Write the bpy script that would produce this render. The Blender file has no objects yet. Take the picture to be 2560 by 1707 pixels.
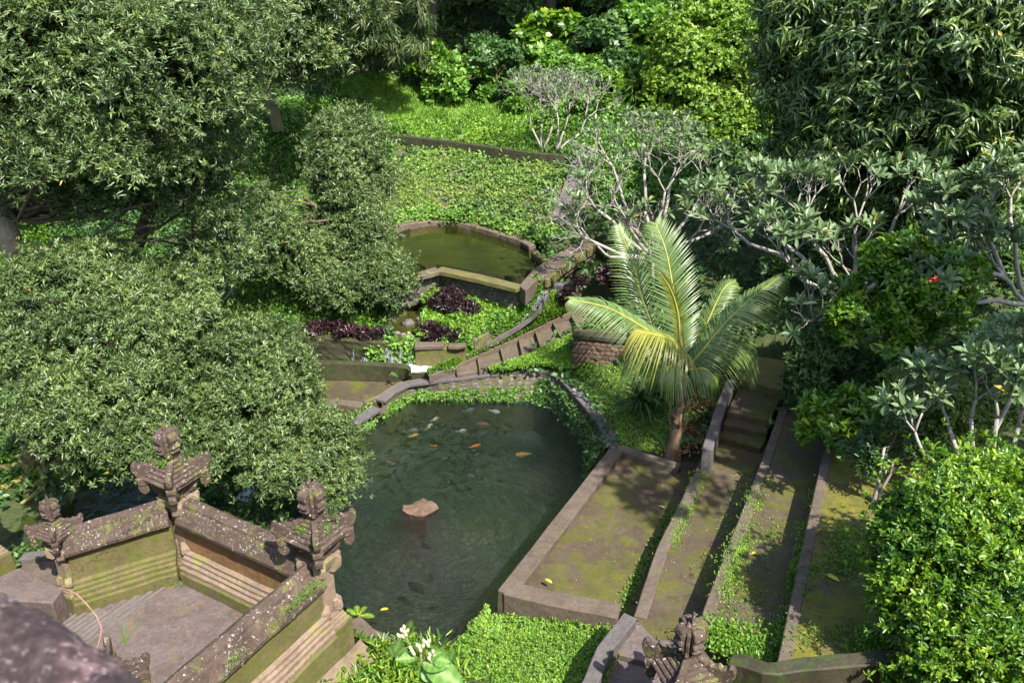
import bpy, bmesh, math, random
import numpy as np
from mathutils import Vector, Matrix, noise as mnoise

R = math.radians
rng = np.random.default_rng(7)
random.seed(7)
scene = bpy.context.scene
col = scene.collection

# ------------------------------------------------------------------ camera, sky, sun
FPX, PITCH, CAMZ = 2177.0, R(26.0), 11.0
cd = bpy.data.cameras.new("camera")
cd.sensor_width = 36.0
cd.lens = 36.0 * FPX / 2560.0
cd.clip_start, cd.clip_end = 0.1, 600
cam = bpy.data.objects.new("camera", cd)
cam.location = (0, 0, CAMZ)
cam.rotation_euler = (R(90) - PITCH, 0, 0)
cd.dof.use_dof = True
cd.dof.focus_distance = 16.0
cd.dof.aperture_fstop = 4.5
col.objects.link(cam)
scene.camera = cam

SUN = Vector((0.47, -0.72, 1.12)).normalized()      # towards the sun
world = bpy.data.worlds.new("World")
scene.world = world
world.use_nodes = True
wn = world.node_tree.nodes
wl = world.node_tree.links
wn.clear()
sky = wn.new("ShaderNodeTexSky")
sky.sky_type = 'NISHITA'
sky.sun_disc = False
sky.sun_elevation = math.asin(SUN.z)
sky.sun_rotation = math.atan2(SUN.x, SUN.y)
sky.dust_density = 1.5
bg = wn.new("ShaderNodeBackground")
bg.inputs['Strength'].default_value = 0.15
wo = wn.new("ShaderNodeOutputWorld")
wl.new(sky.outputs[0], bg.inputs[0])
wl.new(bg.outputs[0], wo.inputs[0])
sd = bpy.data.lights.new("sun", 'SUN')
sd.energy = 4.6
sd.angle = R(0.55)
sd.color = (1.0, 0.95, 0.86)
so = bpy.data.objects.new("sun", sd)
so.rotation_euler = SUN.to_track_quat('Z', 'Y').to_euler()
so.location = SUN * 60
col.objects.link(so)
scene.view_settings.view_transform = 'Standard'
scene.view_settings.look = 'None'
scene.view_settings.exposure = 1.25
scene.view_settings.gamma = 1.0
scene.render.engine = 'CYCLES'
scene.cycles.max_bounces = 6
scene.cycles.transparent_max_bounces = 12
scene.cycles.caustics_reflective = False
scene.cycles.caustics_refractive = False

# ------------------------------------------------------------------ surveying helpers
REG = {'F': (0, 0, 1.0), 'D': (0, 0, 2560 / 2352.0),
       'R1': (0, 0, .38265), 'R2': (800, 0, .38265), 'R3': (1660, 0, .38265),
       'R4': (0, 550, .38265), 'R5': (800, 550, .38265), 'R6': (1660, 550, .38265),
       'B1': (0, 1107, .38265), 'B2': (800, 1107, .38265), 'B3': (1660, 1107, .38265),
       'N1': (1060, 640, .19133), 'N2': (760, 780, .19133), 'N3': (1780, 850, .19133),
       'N4': (0, 1300, .2596), 'N5': (880, 1500, .15306), 'N6': (1420, 540, .3827)}
CP_, SP_ = math.cos(PITCH), math.sin(PITCH)


def ray(r, x, y):
    ox, oy, s = REG[r]
    u, v = ox + x * s, oy + y * s
    a, b = (u - 1280.0) / FPX, (853.5 - v) / FPX
    return Vector((a, CP_ + b * SP_, -SP_ + b * CP_))


def at(r, x, y, z):
    """point of the photograph's ray that lies at height z"""
    d = ray(r, x, y)
    return d * ((z - CAMZ) / d.z) + Vector((0, 0, CAMZ))


def aty(r, x, y, dist):
    """point of the ray at ground distance dist"""
    d = ray(r, x, y)
    return d * (dist / d.y) + Vector((0, 0, CAMZ))


def depth(p):
    return p.y * CP_ + (CAMZ - p.z) * SP_


# ------------------------------------------------------------------ object helpers
def tag(o, label=None, cat=None, group=None, kind=None):
    if label:
        o['label'] = label
    if cat:
        o['category'] = cat
    if group:
        o['group'] = group
    if kind:
        o['kind'] = kind
    return o


def thing(name, label, cat, loc=(0, 0, 0), group=None, rotz=0.0):
    o = bpy.data.objects.new(name, None)
    o.empty_display_size = 0.2
    o.location = loc
    o.rotation_euler = (0, 0, rotz)
    col.objects.link(o)
    return tag(o, label, cat, group)


def link(name, me, parent=None, mat=None, smooth=False):
    o = bpy.data.objects.new(name, me)
    col.objects.link(o)
    if parent is not None:
        o.parent = parent
        # meshes are written in world coordinates unless told otherwise
    if mat is not None and not me.materials:
        for m in (mat if isinstance(mat, (list, tuple)) else [mat]):
            me.materials.append(m)
    if smooth:
        me.polygons.foreach_set('use_smooth', [True] * len(me.polygons))
    return o


def child_world(name, me, parent, mat=None, smooth=False):
    """me is in world coordinates; parent is an unrotated empty"""
    o = link(name, me, None, mat, smooth)
    o.parent = parent
    o.matrix_parent_inverse = (Matrix.Translation(parent.location) @ Matrix.Rotation(parent.rotation_euler.z, 4, 'Z')).inverted()
    return o


def mesh_np(name, V, F, tint=None, smooth=False):
    V = np.ascontiguousarray(V, dtype=np.float32)
    F = np.ascontiguousarray(F, dtype=np.int32)
    me = bpy.data.meshes.new(name)
    k = F.shape[1]
    me.vertices.add(len(V))
    me.vertices.foreach_set('co', V.ravel())
    me.loops.add(F.size)
    me.loops.foreach_set('vertex_index', F.ravel())
    me.polygons.add(len(F))
    me.polygons.foreach_set('loop_start', np.arange(0, F.size, k, dtype=np.int32))
    me.polygons.foreach_set('loop_total', np.full(len(F), k, dtype=np.int32))
    if smooth:
        me.polygons.foreach_set('use_smooth', np.ones(len(F), dtype=bool))
    if tint is not None:
        a = me.attributes.new('tint', 'FLOAT', 'POINT')
        a.data.foreach_set('value', np.ascontiguousarray(tint, dtype=np.float32))
    me.update(calc_edges=True)
    return me


class G:
    """collects faces for one mesh"""

    def __init__(self):
        self.v, self.f, self.m = [], [], []

    def add(self, vs, fs, mi=0):
        b = len(self.v)
        self.v += [tuple(p) for p in vs]
        self.f += [tuple(b + i for i in f) for f in fs]
        self.m += [mi] * len(fs)

    def box(self, c, s, rz=0.0, mi=0, taper=1.0, ry=0.0):
        x, y, z = s[0] / 2, s[1] / 2, s[2] / 2
        M = Matrix.Rotation(rz, 3, 'Z') @ Matrix.Rotation(ry, 3, 'Y')
        vs = []
        for k, zz in ((1.0, -z), (taper, z)):
            for a, b in ((-x, -y), (x, -y), (x, y), (-x, y)):
                vs.append(Vector(c) + M @ Vector((a * k, b * k, zz)))
        self.add(vs, [(3, 2, 1, 0), (4, 5, 6, 7), (0, 1, 5, 4), (1, 2, 6, 5), (2, 3, 7, 6), (3, 0, 4, 7)], mi)

    def prism(self, top, bot, mi=0):
        """top, bot: equal lists of 3D points, counter-clockwise seen from above"""
        n = len(top)
        self.add(list(top) + list(bot),
                 [tuple(range(n)), tuple(range(2 * n - 1, n - 1, -1))] +
                 [(i + n, (i + 1) % n + n, (i + 1) % n, i) for i in range(n)], mi)

    def flat(self, poly, z0, z1, mi=0):
        poly = [Vector((p[0], p[1], 0)) for p in poly]
        if area(poly) < 0:
            poly = poly[::-1]
        self.prism([Vector((p.x, p.y, z1)) for p in poly], [Vector((p.x, p.y, z0)) for p in poly], mi)

    def tube(self, pts, rad, n=6, mi=0, cap=True):
        pts = [Vector(p) for p in pts]
        if not isinstance(rad, (list, tuple)):
            rad = [rad] * len(pts)
        ring = []
        side = None
        for i, p in enumerate(pts):
            t = (pts[min(i + 1, len(pts) - 1)] - pts[max(i - 1, 0)])
            if t.length < 1e-6:
                t = Vector((0, 0, 1))
            t.normalize()
            if side is None:
                side = t.cross(Vector((0.3, 0.2, 1))) if abs(t.z) < .9 else t.cross(Vector((1, 0, 0)))
            side = (side - t * side.dot(t))
            side.normalize()
            up = t.cross(side)
            ring.append([p + (side * math.cos(2 * math.pi * k / n) + up * math.sin(2 * math.pi * k / n)) * rad[i] for k in range(n)])
        vs = [q for r_ in ring for q in r_]
        fs = []
        for i in range(len(pts) - 1):
            for k in range(n):
                a, b = i * n + k, i * n + (k + 1) % n
                fs.append((a, b, b + n, a + n))
        if cap:
            fs.append(tuple(range(n - 1, -1, -1)))
            fs.append(tuple(range((len(pts) - 1) * n, len(pts) * n)))
        self.add(vs, fs, mi)

    def mesh(self, name, bevel=0.0, smooth=False, sub=0.0, jit=0.0):
        me = bpy.data.meshes.new(name)
        me.from_pydata(self.v, [], self.f)
        if any(self.m):
            me.polygons.foreach_set('material_index', self.m)
        if bevel or sub:
            bm = bmesh.new()
            bm.from_mesh(me)
            bmesh.ops.recalc_face_normals(bm, faces=bm.faces)
            if sub:
                for _ in range(3):
                    es = [e for e in bm.edges if e.calc_length() > sub]
                    if not es:
                        break
                    bmesh.ops.subdivide_edges(bm, edges=es, cuts=1, use_grid_fill=True)
            if bevel:
                es = [e for e in bm.edges if len(e.link_faces) == 2 and e.calc_face_angle(0) > .5]
                bmesh.ops.bevel(bm, geom=es, offset=bevel, segments=1, affect='EDGES')
            if jit:
                for v in bm.verts:
                    n = mnoise.noise_vector(v.co * 2.3)
                    n2 = mnoise.noise_vector(v.co * 9.0)
                    v.co += n * jit + n2 * jit * .5
            bm.to_mesh(me)
            bm.free()
        if smooth:
            me.polygons.foreach_set('use_smooth', [True] * len(me.polygons))
        me.update()
        return me

    def part(self, name, mat, parent=None, bevel=0.0, smooth=False, sub=0.0, jit=0.0, local=False):
        me = self.mesh(name, bevel, smooth, sub, jit)
        if parent is None or local:
            return link(name, me, parent, mat)
        return child_world(name, me, parent, mat)


def area(p):
    return sum(p[i][0] * p[(i + 1) % len(p)][1] - p[(i + 1) % len(p)][0] * p[i][1] for i in range(len(p))) / 2


def ribbon(pts, width, thick, g=None, taper=0.0):
    """beam along a 3D polyline: flat top of the given width, thick below the line"""
    pts = [Vector(p) for p in pts]
    L, Rr = [], []
    for i, p in enumerate(pts):
        t = pts[min(i + 1, len(pts) - 1)] - pts[max(i - 1, 0)]
        n = Vector((-t.y, t.x, 0)).normalized() * width / 2
        L.append(p + n)
        Rr.append(p - n)
    g = g or G()
    n = len(pts)
    k = 1 + taper
    vs = []
    for i in range(n):
        c = pts[i]
        d = Vector((0, 0, thick[i] if isinstance(thick, (list, tuple)) else thick))
        vs += [L[i], Rr[i], c + (Rr[i] - c) * k - d, c + (L[i] - c) * k - d]
    fs = []
    for i in range(n - 1):
        a = i * 4
        for k2 in range(4):
            b = (k2 + 1) % 4
            fs.append((a + k2, a + 4 + k2, a + 4 + b, a + b))
    fs += [(0, 1, 2, 3), (n * 4 - 1, n * 4 - 2, n * 4 - 3, n * 4 - 4)]
    g.add(vs, fs)
    return g


# ------------------------------------------------------------------ materials
def node_mat(name):
    m = bpy.data.materials.new(name)
    m.use_nodes = True
    nt = m.node_tree
    for n in list(nt.nodes):
        if n.type not in ('OUTPUT_MATERIAL', 'BSDF_PRINCIPLED'):
            nt.nodes.remove(n)
    return m, nt, nt.nodes['Principled BSDF'], nt.nodes['Material Output']


class NT:
    def __init__(self, nt):
        self.nt = nt
        self.pos = None

    def n(self, t, **kw):
        x = self.nt.nodes.new('ShaderNode' + t)
        for k, v in kw.items():
            setattr(x, k, v)
        return x

    def P(self):
        if self.pos is None:
            self.pos = self.n('NewGeometry').outputs['Position']
        return self.pos

    def set(self, node, key, v):
        if hasattr(v, 'is_linked'):
            self.nt.links.new(v, node.inputs[key])
        else:
            node.inputs[key].default_value = v

    def noise(self, scale, detail=4.0, rough=.6, vec=None, dist=0.0, out='Fac'):
        x = self.n('TexNoise')
        self.set(x, 'Vector', vec if vec is not None else self.P())
        x.inputs['Scale'].default_value = scale
        x.inputs['Detail'].default_value = detail
        x.inputs['Roughness'].default_value = rough
        x.inputs['Distortion'].default_value = dist
        return x.outputs[out]

    def voro(self, scale, feature='F1', out='Distance', vec=None):
        x = self.n('TexVoronoi', feature=feature)
        self.set(x, 'Vector', vec if vec is not None else self.P())
        x.inputs['Scale'].default_value = scale
        return x.outputs[out]

    def ramp(self, fac, stops):
        x = self.n('ValToRGB')
        self.set(x, 'Fac', fac)
        e = x.color_ramp.elements
        while len(e) < len(stops):
            e.new(.5)
        for i, (p, c) in enumerate(stops):
            e[i].position = p
            e[i].color = (c if isinstance(c, (tuple, list)) else (c, c, c)) + ((1,) if not isinstance(c, (tuple, list)) or len(c) == 3 else ())
        return x.outputs['Color']

    def mix(self, fac, a, b, mode='MIX'):
        x = self.n('MixRGB', blend_type=mode)
        self.set(x, 'Fac', fac)
        self.set(x, 'Color1', a if hasattr(a, 'is_linked') else tuple(a) + (1,))
        self.set(x, 'Color2', b if hasattr(b, 'is_linked') else tuple(b) + (1,))
        return x.outputs[0]

    def math(self, op, a, b=0.0, clamp=False):
        x = self.n('Math', operation=op, use_clamp=clamp)
        self.set(x, 0, a)
        self.set(x, 1, b)
        return x.outputs[0]

    def vmath(self, op, a, b=(0, 0, 0), out=0):
        x = self.n('VectorMath', operation=op)
        self.set(x, 0, a)
        self.set(x, 1, b)
        return x.outputs[out]

    def bump(self, h, strength, dist, prev=None):
        x = self.n('Bump')
        self.set(x, 'Height', h)
        x.inputs['Strength'].default_value = strength
        x.inputs['Distance'].default_value = dist
        if prev is not None:
            self.set(x, 'Normal', prev)
        return x.outputs[0]


def stone_mat(name, base, light, dark, moss, moss_amt=.5, speck=.5, scale=1.0, rough=.9, obj_var=0.0, moss2=None, bump=1.0, lichen=(.42, .40, .34)):
    m, nt, b, out = node_mat(name)
    k = NT(nt)
    n1 = k.noise(1.6 * scale, 6, .62)
    n2 = k.noise(9 * scale, 5, .65)
    n3 = k.noise(60 * scale, 3, .6)
    c = k.ramp(n1, [(.3, dark), (.5, base), (.72, light)])
    c = k.mix(.55, c, k.ramp(n2, [(.25, tuple(x * .55 for x in base)), (.6, tuple(min(1, x * 1.25) for x in base)), (.8, light)]))
    c = k.mix(.35, c, k.ramp(n3, [(.3, (.3, .3, .3)), (.7, (1.6, 1.6, 1.6))]), 'MULTIPLY')
    # moss favours faces that look up
    geo = k.n('NewGeometry')
    sep = k.n('SeparateXYZ')
    nt.links.new(geo.outputs['Normal'], sep.inputs[0])
    mn = k.noise(2.3 * scale, 7, .68, dist=.4)
    lo = .66 - .3 * moss_amt
    mf = k.ramp(mn, [(lo, 0.0), (lo + .13, 1.0)])
    mn2 = k.noise(34 * scale, 3, .6)
    mf = k.math('MULTIPLY', mf, k.ramp(mn2, [(.3, .25), (.6, 1.0)]), True)
    mcol = k.mix(k.ramp(k.noise(5 * scale, 4), [(.35, 0.0), (.65, 1.0)]), moss, moss2 or tuple(x * 1.7 for x in moss))
    c = k.mix(k.math('MULTIPLY', mf, min(1, .35 + moss_amt)), c, mcol)
    if speck > 0:
        sp = k.noise(15 * scale, 8, .74)
        pat = k.noise(3.1 * scale, 5, .6)
        sf = k.math('MULTIPLY', k.ramp(sp, [(.63 - .05 * speck, 0.0), (.67 - .05 * speck, 1.0)]), k.ramp(pat, [(.64 - .2 * speck, 0.0), (.72 - .2 * speck, 1.0)]), True)
        dots = k.voro(38 * scale)
        sf = k.math('MAXIMUM', sf, k.math('MULTIPLY', k.ramp(dots, [(.10, 1.0), (.15, 0.0)]), k.ramp(k.noise(7 * scale, 3), [(.56, 0.0), (.60, .8)])))
        c = k.mix(sf, c, lichen)
    if obj_var:
        oi = k.n('ObjectInfo')
        c = k.mix(obj_var, c, k.ramp(oi.outputs['Random'], [(0.0, (.5, .5, .52)), (.35, (.95, .9, .9)), (.7, (1.3, 1.25, 1.2)), (1.0, (1.6, 1.4, 1.25))]), 'MULTIPLY')
    nt.links.new(c, b.inputs['Base Color'])
    b.inputs['Roughness'].default_value = rough
    b.inputs['Specular IOR Level'].default_value = .25
    nb = k.bump(n2, .5 * bump, .03)
    nb = k.bump(n3, .6 * bump, .012, nb)
    nt.links.new(nb, b.inputs['Normal'])
    return m


def leaf_mat(name, dark, mid, light, rare=(.35, .28, .03), rough=.42, trans=.25, spec=.5, rare_at=.985, tr=(1.25, 1.35, .6)):
    m, nt, b, out = node_mat(name)
    k = NT(nt)
    a = k.n('Attribute', attribute_name='tint')
    f = a.outputs['Fac']
    big = k.noise(.9, 3)
    ff = k.math('ADD', f, k.math('MULTIPLY', k.math('SUBTRACT', big, .5), 1.0), True)
    c = k.ramp(ff, [(0, dark), (.5, mid), (1.0, light)])
    c = k.mix(k.math('GREATER_THAN', f, rare_at), c, rare)
    nt.links.new(c, b.inputs['Base Color'])
    b.inputs['Roughness'].default_value = rough
    b.inputs['Specular IOR Level'].default_value = spec
    if trans > 0:
        t = k.n('BsdfTranslucent')
        nt.links.new(k.mix(1.0, c, tr, 'MULTIPLY'), t.inputs['Color'])
        mx = k.n('MixShader')
        mx.inputs[0].default_value = trans
        nt.links.new(b.outputs[0], mx.inputs[1])
        nt.links.new(t.outputs[0], mx.inputs[2])
        nt.links.new(mx.outputs[0], out.inputs['Surface'])
    return m


M = {}
M['terrace'] = stone_mat('terrace_concrete', (.072, .054, .034), (.125, .098, .074), (.030, .023, .014), (.062, .068, .012), .72, .16, .7, moss2=(.10, .105, .014), lichen=(.25, .22, .18))
M['curb'] = stone_mat('curb_concrete', (.105, .080, .062), (.155, .125, .105), (.055, .042, .030), (.075, .080, .015), .35, .2, 1.2, lichen=(.3, .27, .24))
M['cap'] = stone_mat('cap_stone', (.12, .095, .07), (.18, .15, .12), (.06, .045, .03), (.11, .105, .018), .5, .25, 1.3, lichen=(.3, .28, .24))
M['greycap'] = stone_mat('grey_cap', (.105, .092, .09), (.155, .14, .14), (.055, .047, .045), (.09, .10, .02), .2, .3, 1.3, lichen=(.28, .27, .26))
M['temple'] = stone_mat('temple_stone', (.078, .053, .043), (.135, .098, .082), (.030, .020, .016), (.11, .125, .022), .45, 1.0, 1.5, lichen=(.48, .45, .39))
M['temple_bare'] = stone_mat('temple_bare', (.20, .145, .105), (.30, .225, .18), (.10, .07, .048), (.15, .17, .025), .42, .4, 1.4)
M['mossy'] = stone_mat('mossy_wall', (.125, .105, .045), (.19, .16, .08), (.05, .042, .02), (.085, .100, .018), .7, .25, 1.6, moss2=(.13, .14, .030))
M['orange'] = stone_mat('orange_wall', (.20, .105, .050), (.32, .21, .12), (.10, .065, .030), (.10, .10, .025), .6, .2, 1.6)
M['floor'] = stone_mat('court_floor', (.115, .088, .080), (.165, .138, .138), (.060, .040, .026), (.12, .085, .02), .35, .75, 1.6, lichen=(.28, .26, .27), rough=.7)
M['dark_stone'] = stone_mat('dark_wet_stone', (.045, .04, .025), (.09, .075, .05), (.018, .018, .012), (.035, .055, .012), .6, .1, 1.4, rough=.55)
M['wall'] = stone_mat('mortar', (.10, .08, .055), (.17, .14, .11), (.045, .035, .022), (.075, .095, .014), .6, .2, 1.6)
M['stone'] = stone_mat('grey_stone', (.135, .125, .12), (.22, .205, .20), (.07, .062, .058), (.07, .09, .02), .4, .5, 3.0, obj_var=.7)
M['brown_stone'] = stone_mat('brown_stone', (.13, .09, .065), (.20, .14, .10), (.06, .045, .03), (.07, .08, .02), .3, .2, 3.0, obj_var=.8)
M['parapet'] = stone_mat('parapet_stone', (.20, .115, .11), (.50, .33, .32), (.012, .008, .008), (.14, .07, .06), .05, .6, 14.0, lichen=(.8, .65, .65), bump=2.0)
M['bark'] = stone_mat('bark', (.12, .09, .06), (.22, .18, .13), (.05, .038, .025), (.07, .08, .02), .4, .5, 2.5)
M['pale_bark'] = stone_mat('pale_bark', (.24, .19, .13), (.42, .36, .28), (.11, .08, .05), (.15, .15, .03), .5, .4, 2.5)
M['grey_bark'] = stone_mat('grey_bark', (.34, .31, .27), (.47, .44, .39), (.20, .18, .15), (.16, .17, .08), .15, .2, 4.0)
M['root'] = stone_mat('mossy_root', (.22, .20, .07), (.32, .28, .12), (.10, .09, .03), (.14, .17, .02), .6, .2, 2.0)
M['palm_bark'] = stone_mat('palm_bark', (.20, .13, .08), (.34, .24, .16), (.08, .05, .03), (.10, .09, .03), .2, .2, 3.0)
M['red_bark'] = stone_mat('red_bark', (.22, .07, .02), (.30, .11, .03), (.10, .04, .02), (.06, .05, .02), .2, .1, 3.0)

M['leaf_ficus'] = leaf_mat('leaf_ficus', (.026, .052, .015), (.090, .146, .040), (.25, .33, .10), rough=.38, trans=.25, spec=.6)
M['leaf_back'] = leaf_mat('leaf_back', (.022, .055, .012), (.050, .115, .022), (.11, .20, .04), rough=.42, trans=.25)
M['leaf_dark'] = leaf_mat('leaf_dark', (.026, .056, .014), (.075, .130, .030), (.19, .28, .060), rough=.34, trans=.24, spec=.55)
M['leaf_jungle'] = leaf_mat('leaf_jungle', (.030, .075, .022), (.065, .145, .035), (.13, .24, .06), rough=.45, trans=.25)
M['leaf_bright'] = leaf_mat('leaf_bright', (.055, .135, .014), (.115, .245, .030), (.235, .41, .065), rough=.5, trans=.3)
M['leaf_lime'] = leaf_mat('leaf_lime', (.030, .095, .010), (.095, .21, .016), (.32, .44, .030), rough=.38, trans=.32, spec=.55)
M['leaf_vine'] = leaf_mat('leaf_vine', (.060, .130, .012), (.145, .255, .022), (.29, .43, .045), rough=.5, trans=.3)
M['leaf_frang'] = leaf_mat('leaf_frang', (.075, .130, .052), (.135, .205, .088), (.22, .30, .145), rough=.42, trans=.2, rare_at=.99)
M['leaf_purple'] = leaf_mat('leaf_purple', (.010, .008, .008), (.024, .011, .013), (.075, .028, .030), rare=(.05, .09, .02), rough=.4, trans=.15, tr=(1.5, .7, .7))
M['leaf_palm'] = leaf_mat('leaf_palm', (.060, .125, .022), (.125, .205, .050), (.23, .32, .11), rough=.40, trans=.32, spec=.5, rare_at=2)
M['leaf_straps'] = leaf_mat('leaf_straps', (.03, .07, .01), (.06, .13, .02), (.13, .21, .04), rough=.35, trans=.2, rare_at=2)
M['leaf_bamboo'] = leaf_mat('leaf_bamboo', (.035, .065, .015), (.065, .11, .03), (.15, .16, .07), rough=.45, trans=.25, rare=(.3, .22, .12), rare_at=.93)
M['grass'] = leaf_mat('grass_blades', (.10, .21, .016), (.20, .36, .034), (.33, .50, .08), rough=.55, trans=.3, rare=(.28, .27, .08), rare_at=.96)
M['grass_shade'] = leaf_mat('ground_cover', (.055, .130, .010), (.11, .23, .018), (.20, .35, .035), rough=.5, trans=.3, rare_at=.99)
M['ivy'] = leaf_mat('ivy_leaves', (.06, .115, .018), (.125, .205, .030), (.25, .34, .055), rough=.5, trans=.28, rare=(.30, .20, .06), rare_at=.97)
M['litter'] = leaf_mat('litter', (.09, .03, .015), (.22, .085, .04), (.40, .22, .12), rare=(.45, .35, .1), rough=.7, trans=.1, tr=(1, 1, 1))
M['yellow_leaf'] = leaf_mat('yellow_leaf', (.45, .36, .03), (.6, .48, .05), (.7, .6, .1), rough=.5, trans=.2, tr=(1, 1, 1))


M['nosing'] = stone_mat('pale_nosing', (.13, .11, .10), (.20, .175, .165), (.08, .065, .058), (.10, .10, .03), .2, .4, 2.0)


def soil_mat():
    m, nt, b, out = node_mat('soil')
    k = NT(nt)
    n1 = k.noise(.8, 6, .65)
    n2 = k.noise(7, 5, .65)
    c = k.ramp(n1, [(.3, (.030, .045, .012)), (.5, (.05, .075, .016)), (.7, (.085, .065, .035))])
    c = k.mix(.5, c, k.ramp(n2, [(.3, (.02, .022, .01)), (.55, (.06, .08, .018)), (.75, (.11, .085, .05))]))
    nt.links.new(c, b.inputs['Base Color'])
    b.inputs['Roughness'].default_value = .95
    nt.links.new(k.bump(k.noise(14, 5, .7), .8, .08), b.inputs['Normal'])
    return m


M['soil'] = soil_mat()


def flat_mat(name, c, rough=.6, var=.3, scale=8, metallic=0):
    m, nt, b, out = node_mat(name)
    k = NT(nt)
    n = k.noise(scale, 4)
    nt.links.new(k.ramp(n, [(.3, tuple(x * (1 - var) for x in c)), (.7, tuple(min(1, x * (1 + var)) for x in c))]), b.inputs['Base Color'])
    b.inputs['Roughness'].default_value = rough
    b.inputs['Metallic'].default_value = metallic
    return m


def water_mat(name, tintc, swirl=None, bump=.25, rough=.04, scale=5.0, murk=.0, murkc=(.02, .03, .025)):
    m, nt, b, out = node_mat(name)
    k = NT(nt)
    nt.nodes.remove(b)
    if swirl is not None:
        d = k.vmath('SUBTRACT', k.P(), swirl)
        s = k.n('SeparateXYZ')
        nt.links.new(d, s.inputs[0])
        r = k.vmath('LENGTH', d, out='Value')
        ux = k.math('DIVIDE', s.outputs[0], k.math('ADD', r, .05))
        uy = k.math('DIVIDE', s.outputs[1], k.math('ADD', r, .05))
        # spiral streaks: stretched along the circle round the stirring stone
        cmb = k.n('CombineXYZ')
        nt.links.new(k.math('MULTIPLY', r, 7.0), cmb.inputs[0])
        nt.links.new(k.math('MULTIPLY', ux, 5.5), cmb.inputs[1])
        nt.links.new(k.math('MULTIPLY', uy, 5.5), cmb.inputs[2])
        h1 = k.noise(2.2, 6, .62, vec=cmb.outputs[0], dist=1.1)
        h2 = k.noise(22, 3, .6, dist=.3)
        h = k.math('ADD', h1, k.math('MULTIPLY', h2, .35))
    else:
        h = k.math('ADD', k.noise(scale, 4, .6, dist=.5), k.math('MULTIPLY', k.noise(scale * 4, 3), .3))
    nrm = k.bump(h, bump, .14)
    gl = k.n('BsdfGlossy')
    gl.inputs['Roughness'].default_value = rough
    gl.inputs['Color'].default_value = (1, 1, 1, 1)
    nt.links.new(nrm, gl.inputs['Normal'])
    tr = k.n('BsdfTransparent')
    tr.inputs['Color'].default_value = tuple(tintc) + (1,)
    under = tr.outputs[0]
    if murk > 0:
        df = k.n('BsdfDiffuse')
        df.inputs['Color'].default_value = tuple(murkc) + (1,)
        mm = k.n('MixShader')
        mm.inputs[0].default_value = murk
        nt.links.new(tr.outputs[0], mm.inputs[1])
        nt.links.new(df.outputs[0], mm.inputs[2])
        under = mm.outputs[0]
    fr = k.n('Fresnel')
    fr.inputs['IOR'].default_value = 1.5
    nt.links.new(nrm, fr.inputs['Normal'])
    mx = k.n('MixShader')
    nt.links.new(fr.outputs[0], mx.inputs[0])
    nt.links.new(under, mx.inputs[1])
    nt.links.new(gl.outputs[0], mx.inputs[2])
    nt.links.new(mx.outputs[0], out.inputs['Surface'])
    return m


def foam_mat(name, cover=.5, scale=6.0, stretch=(1, 1, 1), soft=.18):
    m, nt, b, out = node_mat(name)
    k = NT(nt)
    v = k.vmath('MULTIPLY', k.P(), stretch)
    n = k.noise(scale, 6, .7, vec=v, dist=.3)
    b.inputs['Base Color'].default_value = (.82, .86, .90, 1)
    b.inputs['Roughness'].default_value = .35
    nt.links.new(k.bump(n, .9, .05), b.inputs['Normal'])
    tr = k.n('BsdfTransparent')
    tr.inputs['Color'].default_value = (.75, .8, .8, 1)
    gl = k.n('BsdfGlossy')
    gl.inputs['Roughness'].default_value = .08
    m2 = k.n('MixShader')
    m2.inputs[0].default_value = .12
    nt.links.new(tr.outputs[0], m2.inputs[1])
    nt.links.new(gl.outputs[0], m2.inputs[2])
    mx = k.n('MixShader')
    nt.links.new(k.ramp(n, [(.62 - .3 * cover, 0.0), (.62 - .3 * cover + soft, 1.0 if soft < .3 else .8)]), mx.inputs[0])
    nt.links.new(m2.outputs[0], mx.inputs[1])
    nt.links.new(b.outputs[0], mx.inputs[2])
    nt.links.new(mx.outputs[0], out.inputs['Surface'])
    return m


def bottom_mat(name, cols, scale=1.0, swirl=None):
    m, nt, b, out = node_mat(name)
    k = NT(nt)
    n1 = k.noise(.45 * scale, 4, .55)
    n2 = k.noise(18 * scale, 4, .65)
    c = k.ramp(n1, [(.35, cols[0]), (.5, cols[1]), (.66, cols[2])])
    c = k.mix(.75, c, k.ramp(n2, [(.3, (.45, .45, .42)), (.55, (1, 1, 1)), (.72, (1.9, 1.9, 1.8))]), 'MULTIPLY')
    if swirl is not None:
        # ripple light through the turning water, painted into the bottom colour as arcs
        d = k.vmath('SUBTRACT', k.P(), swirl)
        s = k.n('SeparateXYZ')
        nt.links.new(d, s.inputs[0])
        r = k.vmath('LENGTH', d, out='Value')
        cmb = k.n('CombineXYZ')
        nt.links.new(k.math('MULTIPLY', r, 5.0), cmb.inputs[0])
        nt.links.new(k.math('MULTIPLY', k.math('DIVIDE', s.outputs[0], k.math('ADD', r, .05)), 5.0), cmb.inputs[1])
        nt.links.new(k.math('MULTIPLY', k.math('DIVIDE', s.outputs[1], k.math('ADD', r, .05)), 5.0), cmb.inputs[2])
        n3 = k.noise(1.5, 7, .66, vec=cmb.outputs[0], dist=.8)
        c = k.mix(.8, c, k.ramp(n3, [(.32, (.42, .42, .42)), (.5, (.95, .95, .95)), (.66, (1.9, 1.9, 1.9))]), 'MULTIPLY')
    nt.links.new(c, b.inputs['Base Color'])
    b.inputs['Roughness'].default_value = .9
    nt.links.new(k.bump(n2, .5, .05), b.inputs['Normal'])
    return m


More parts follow.
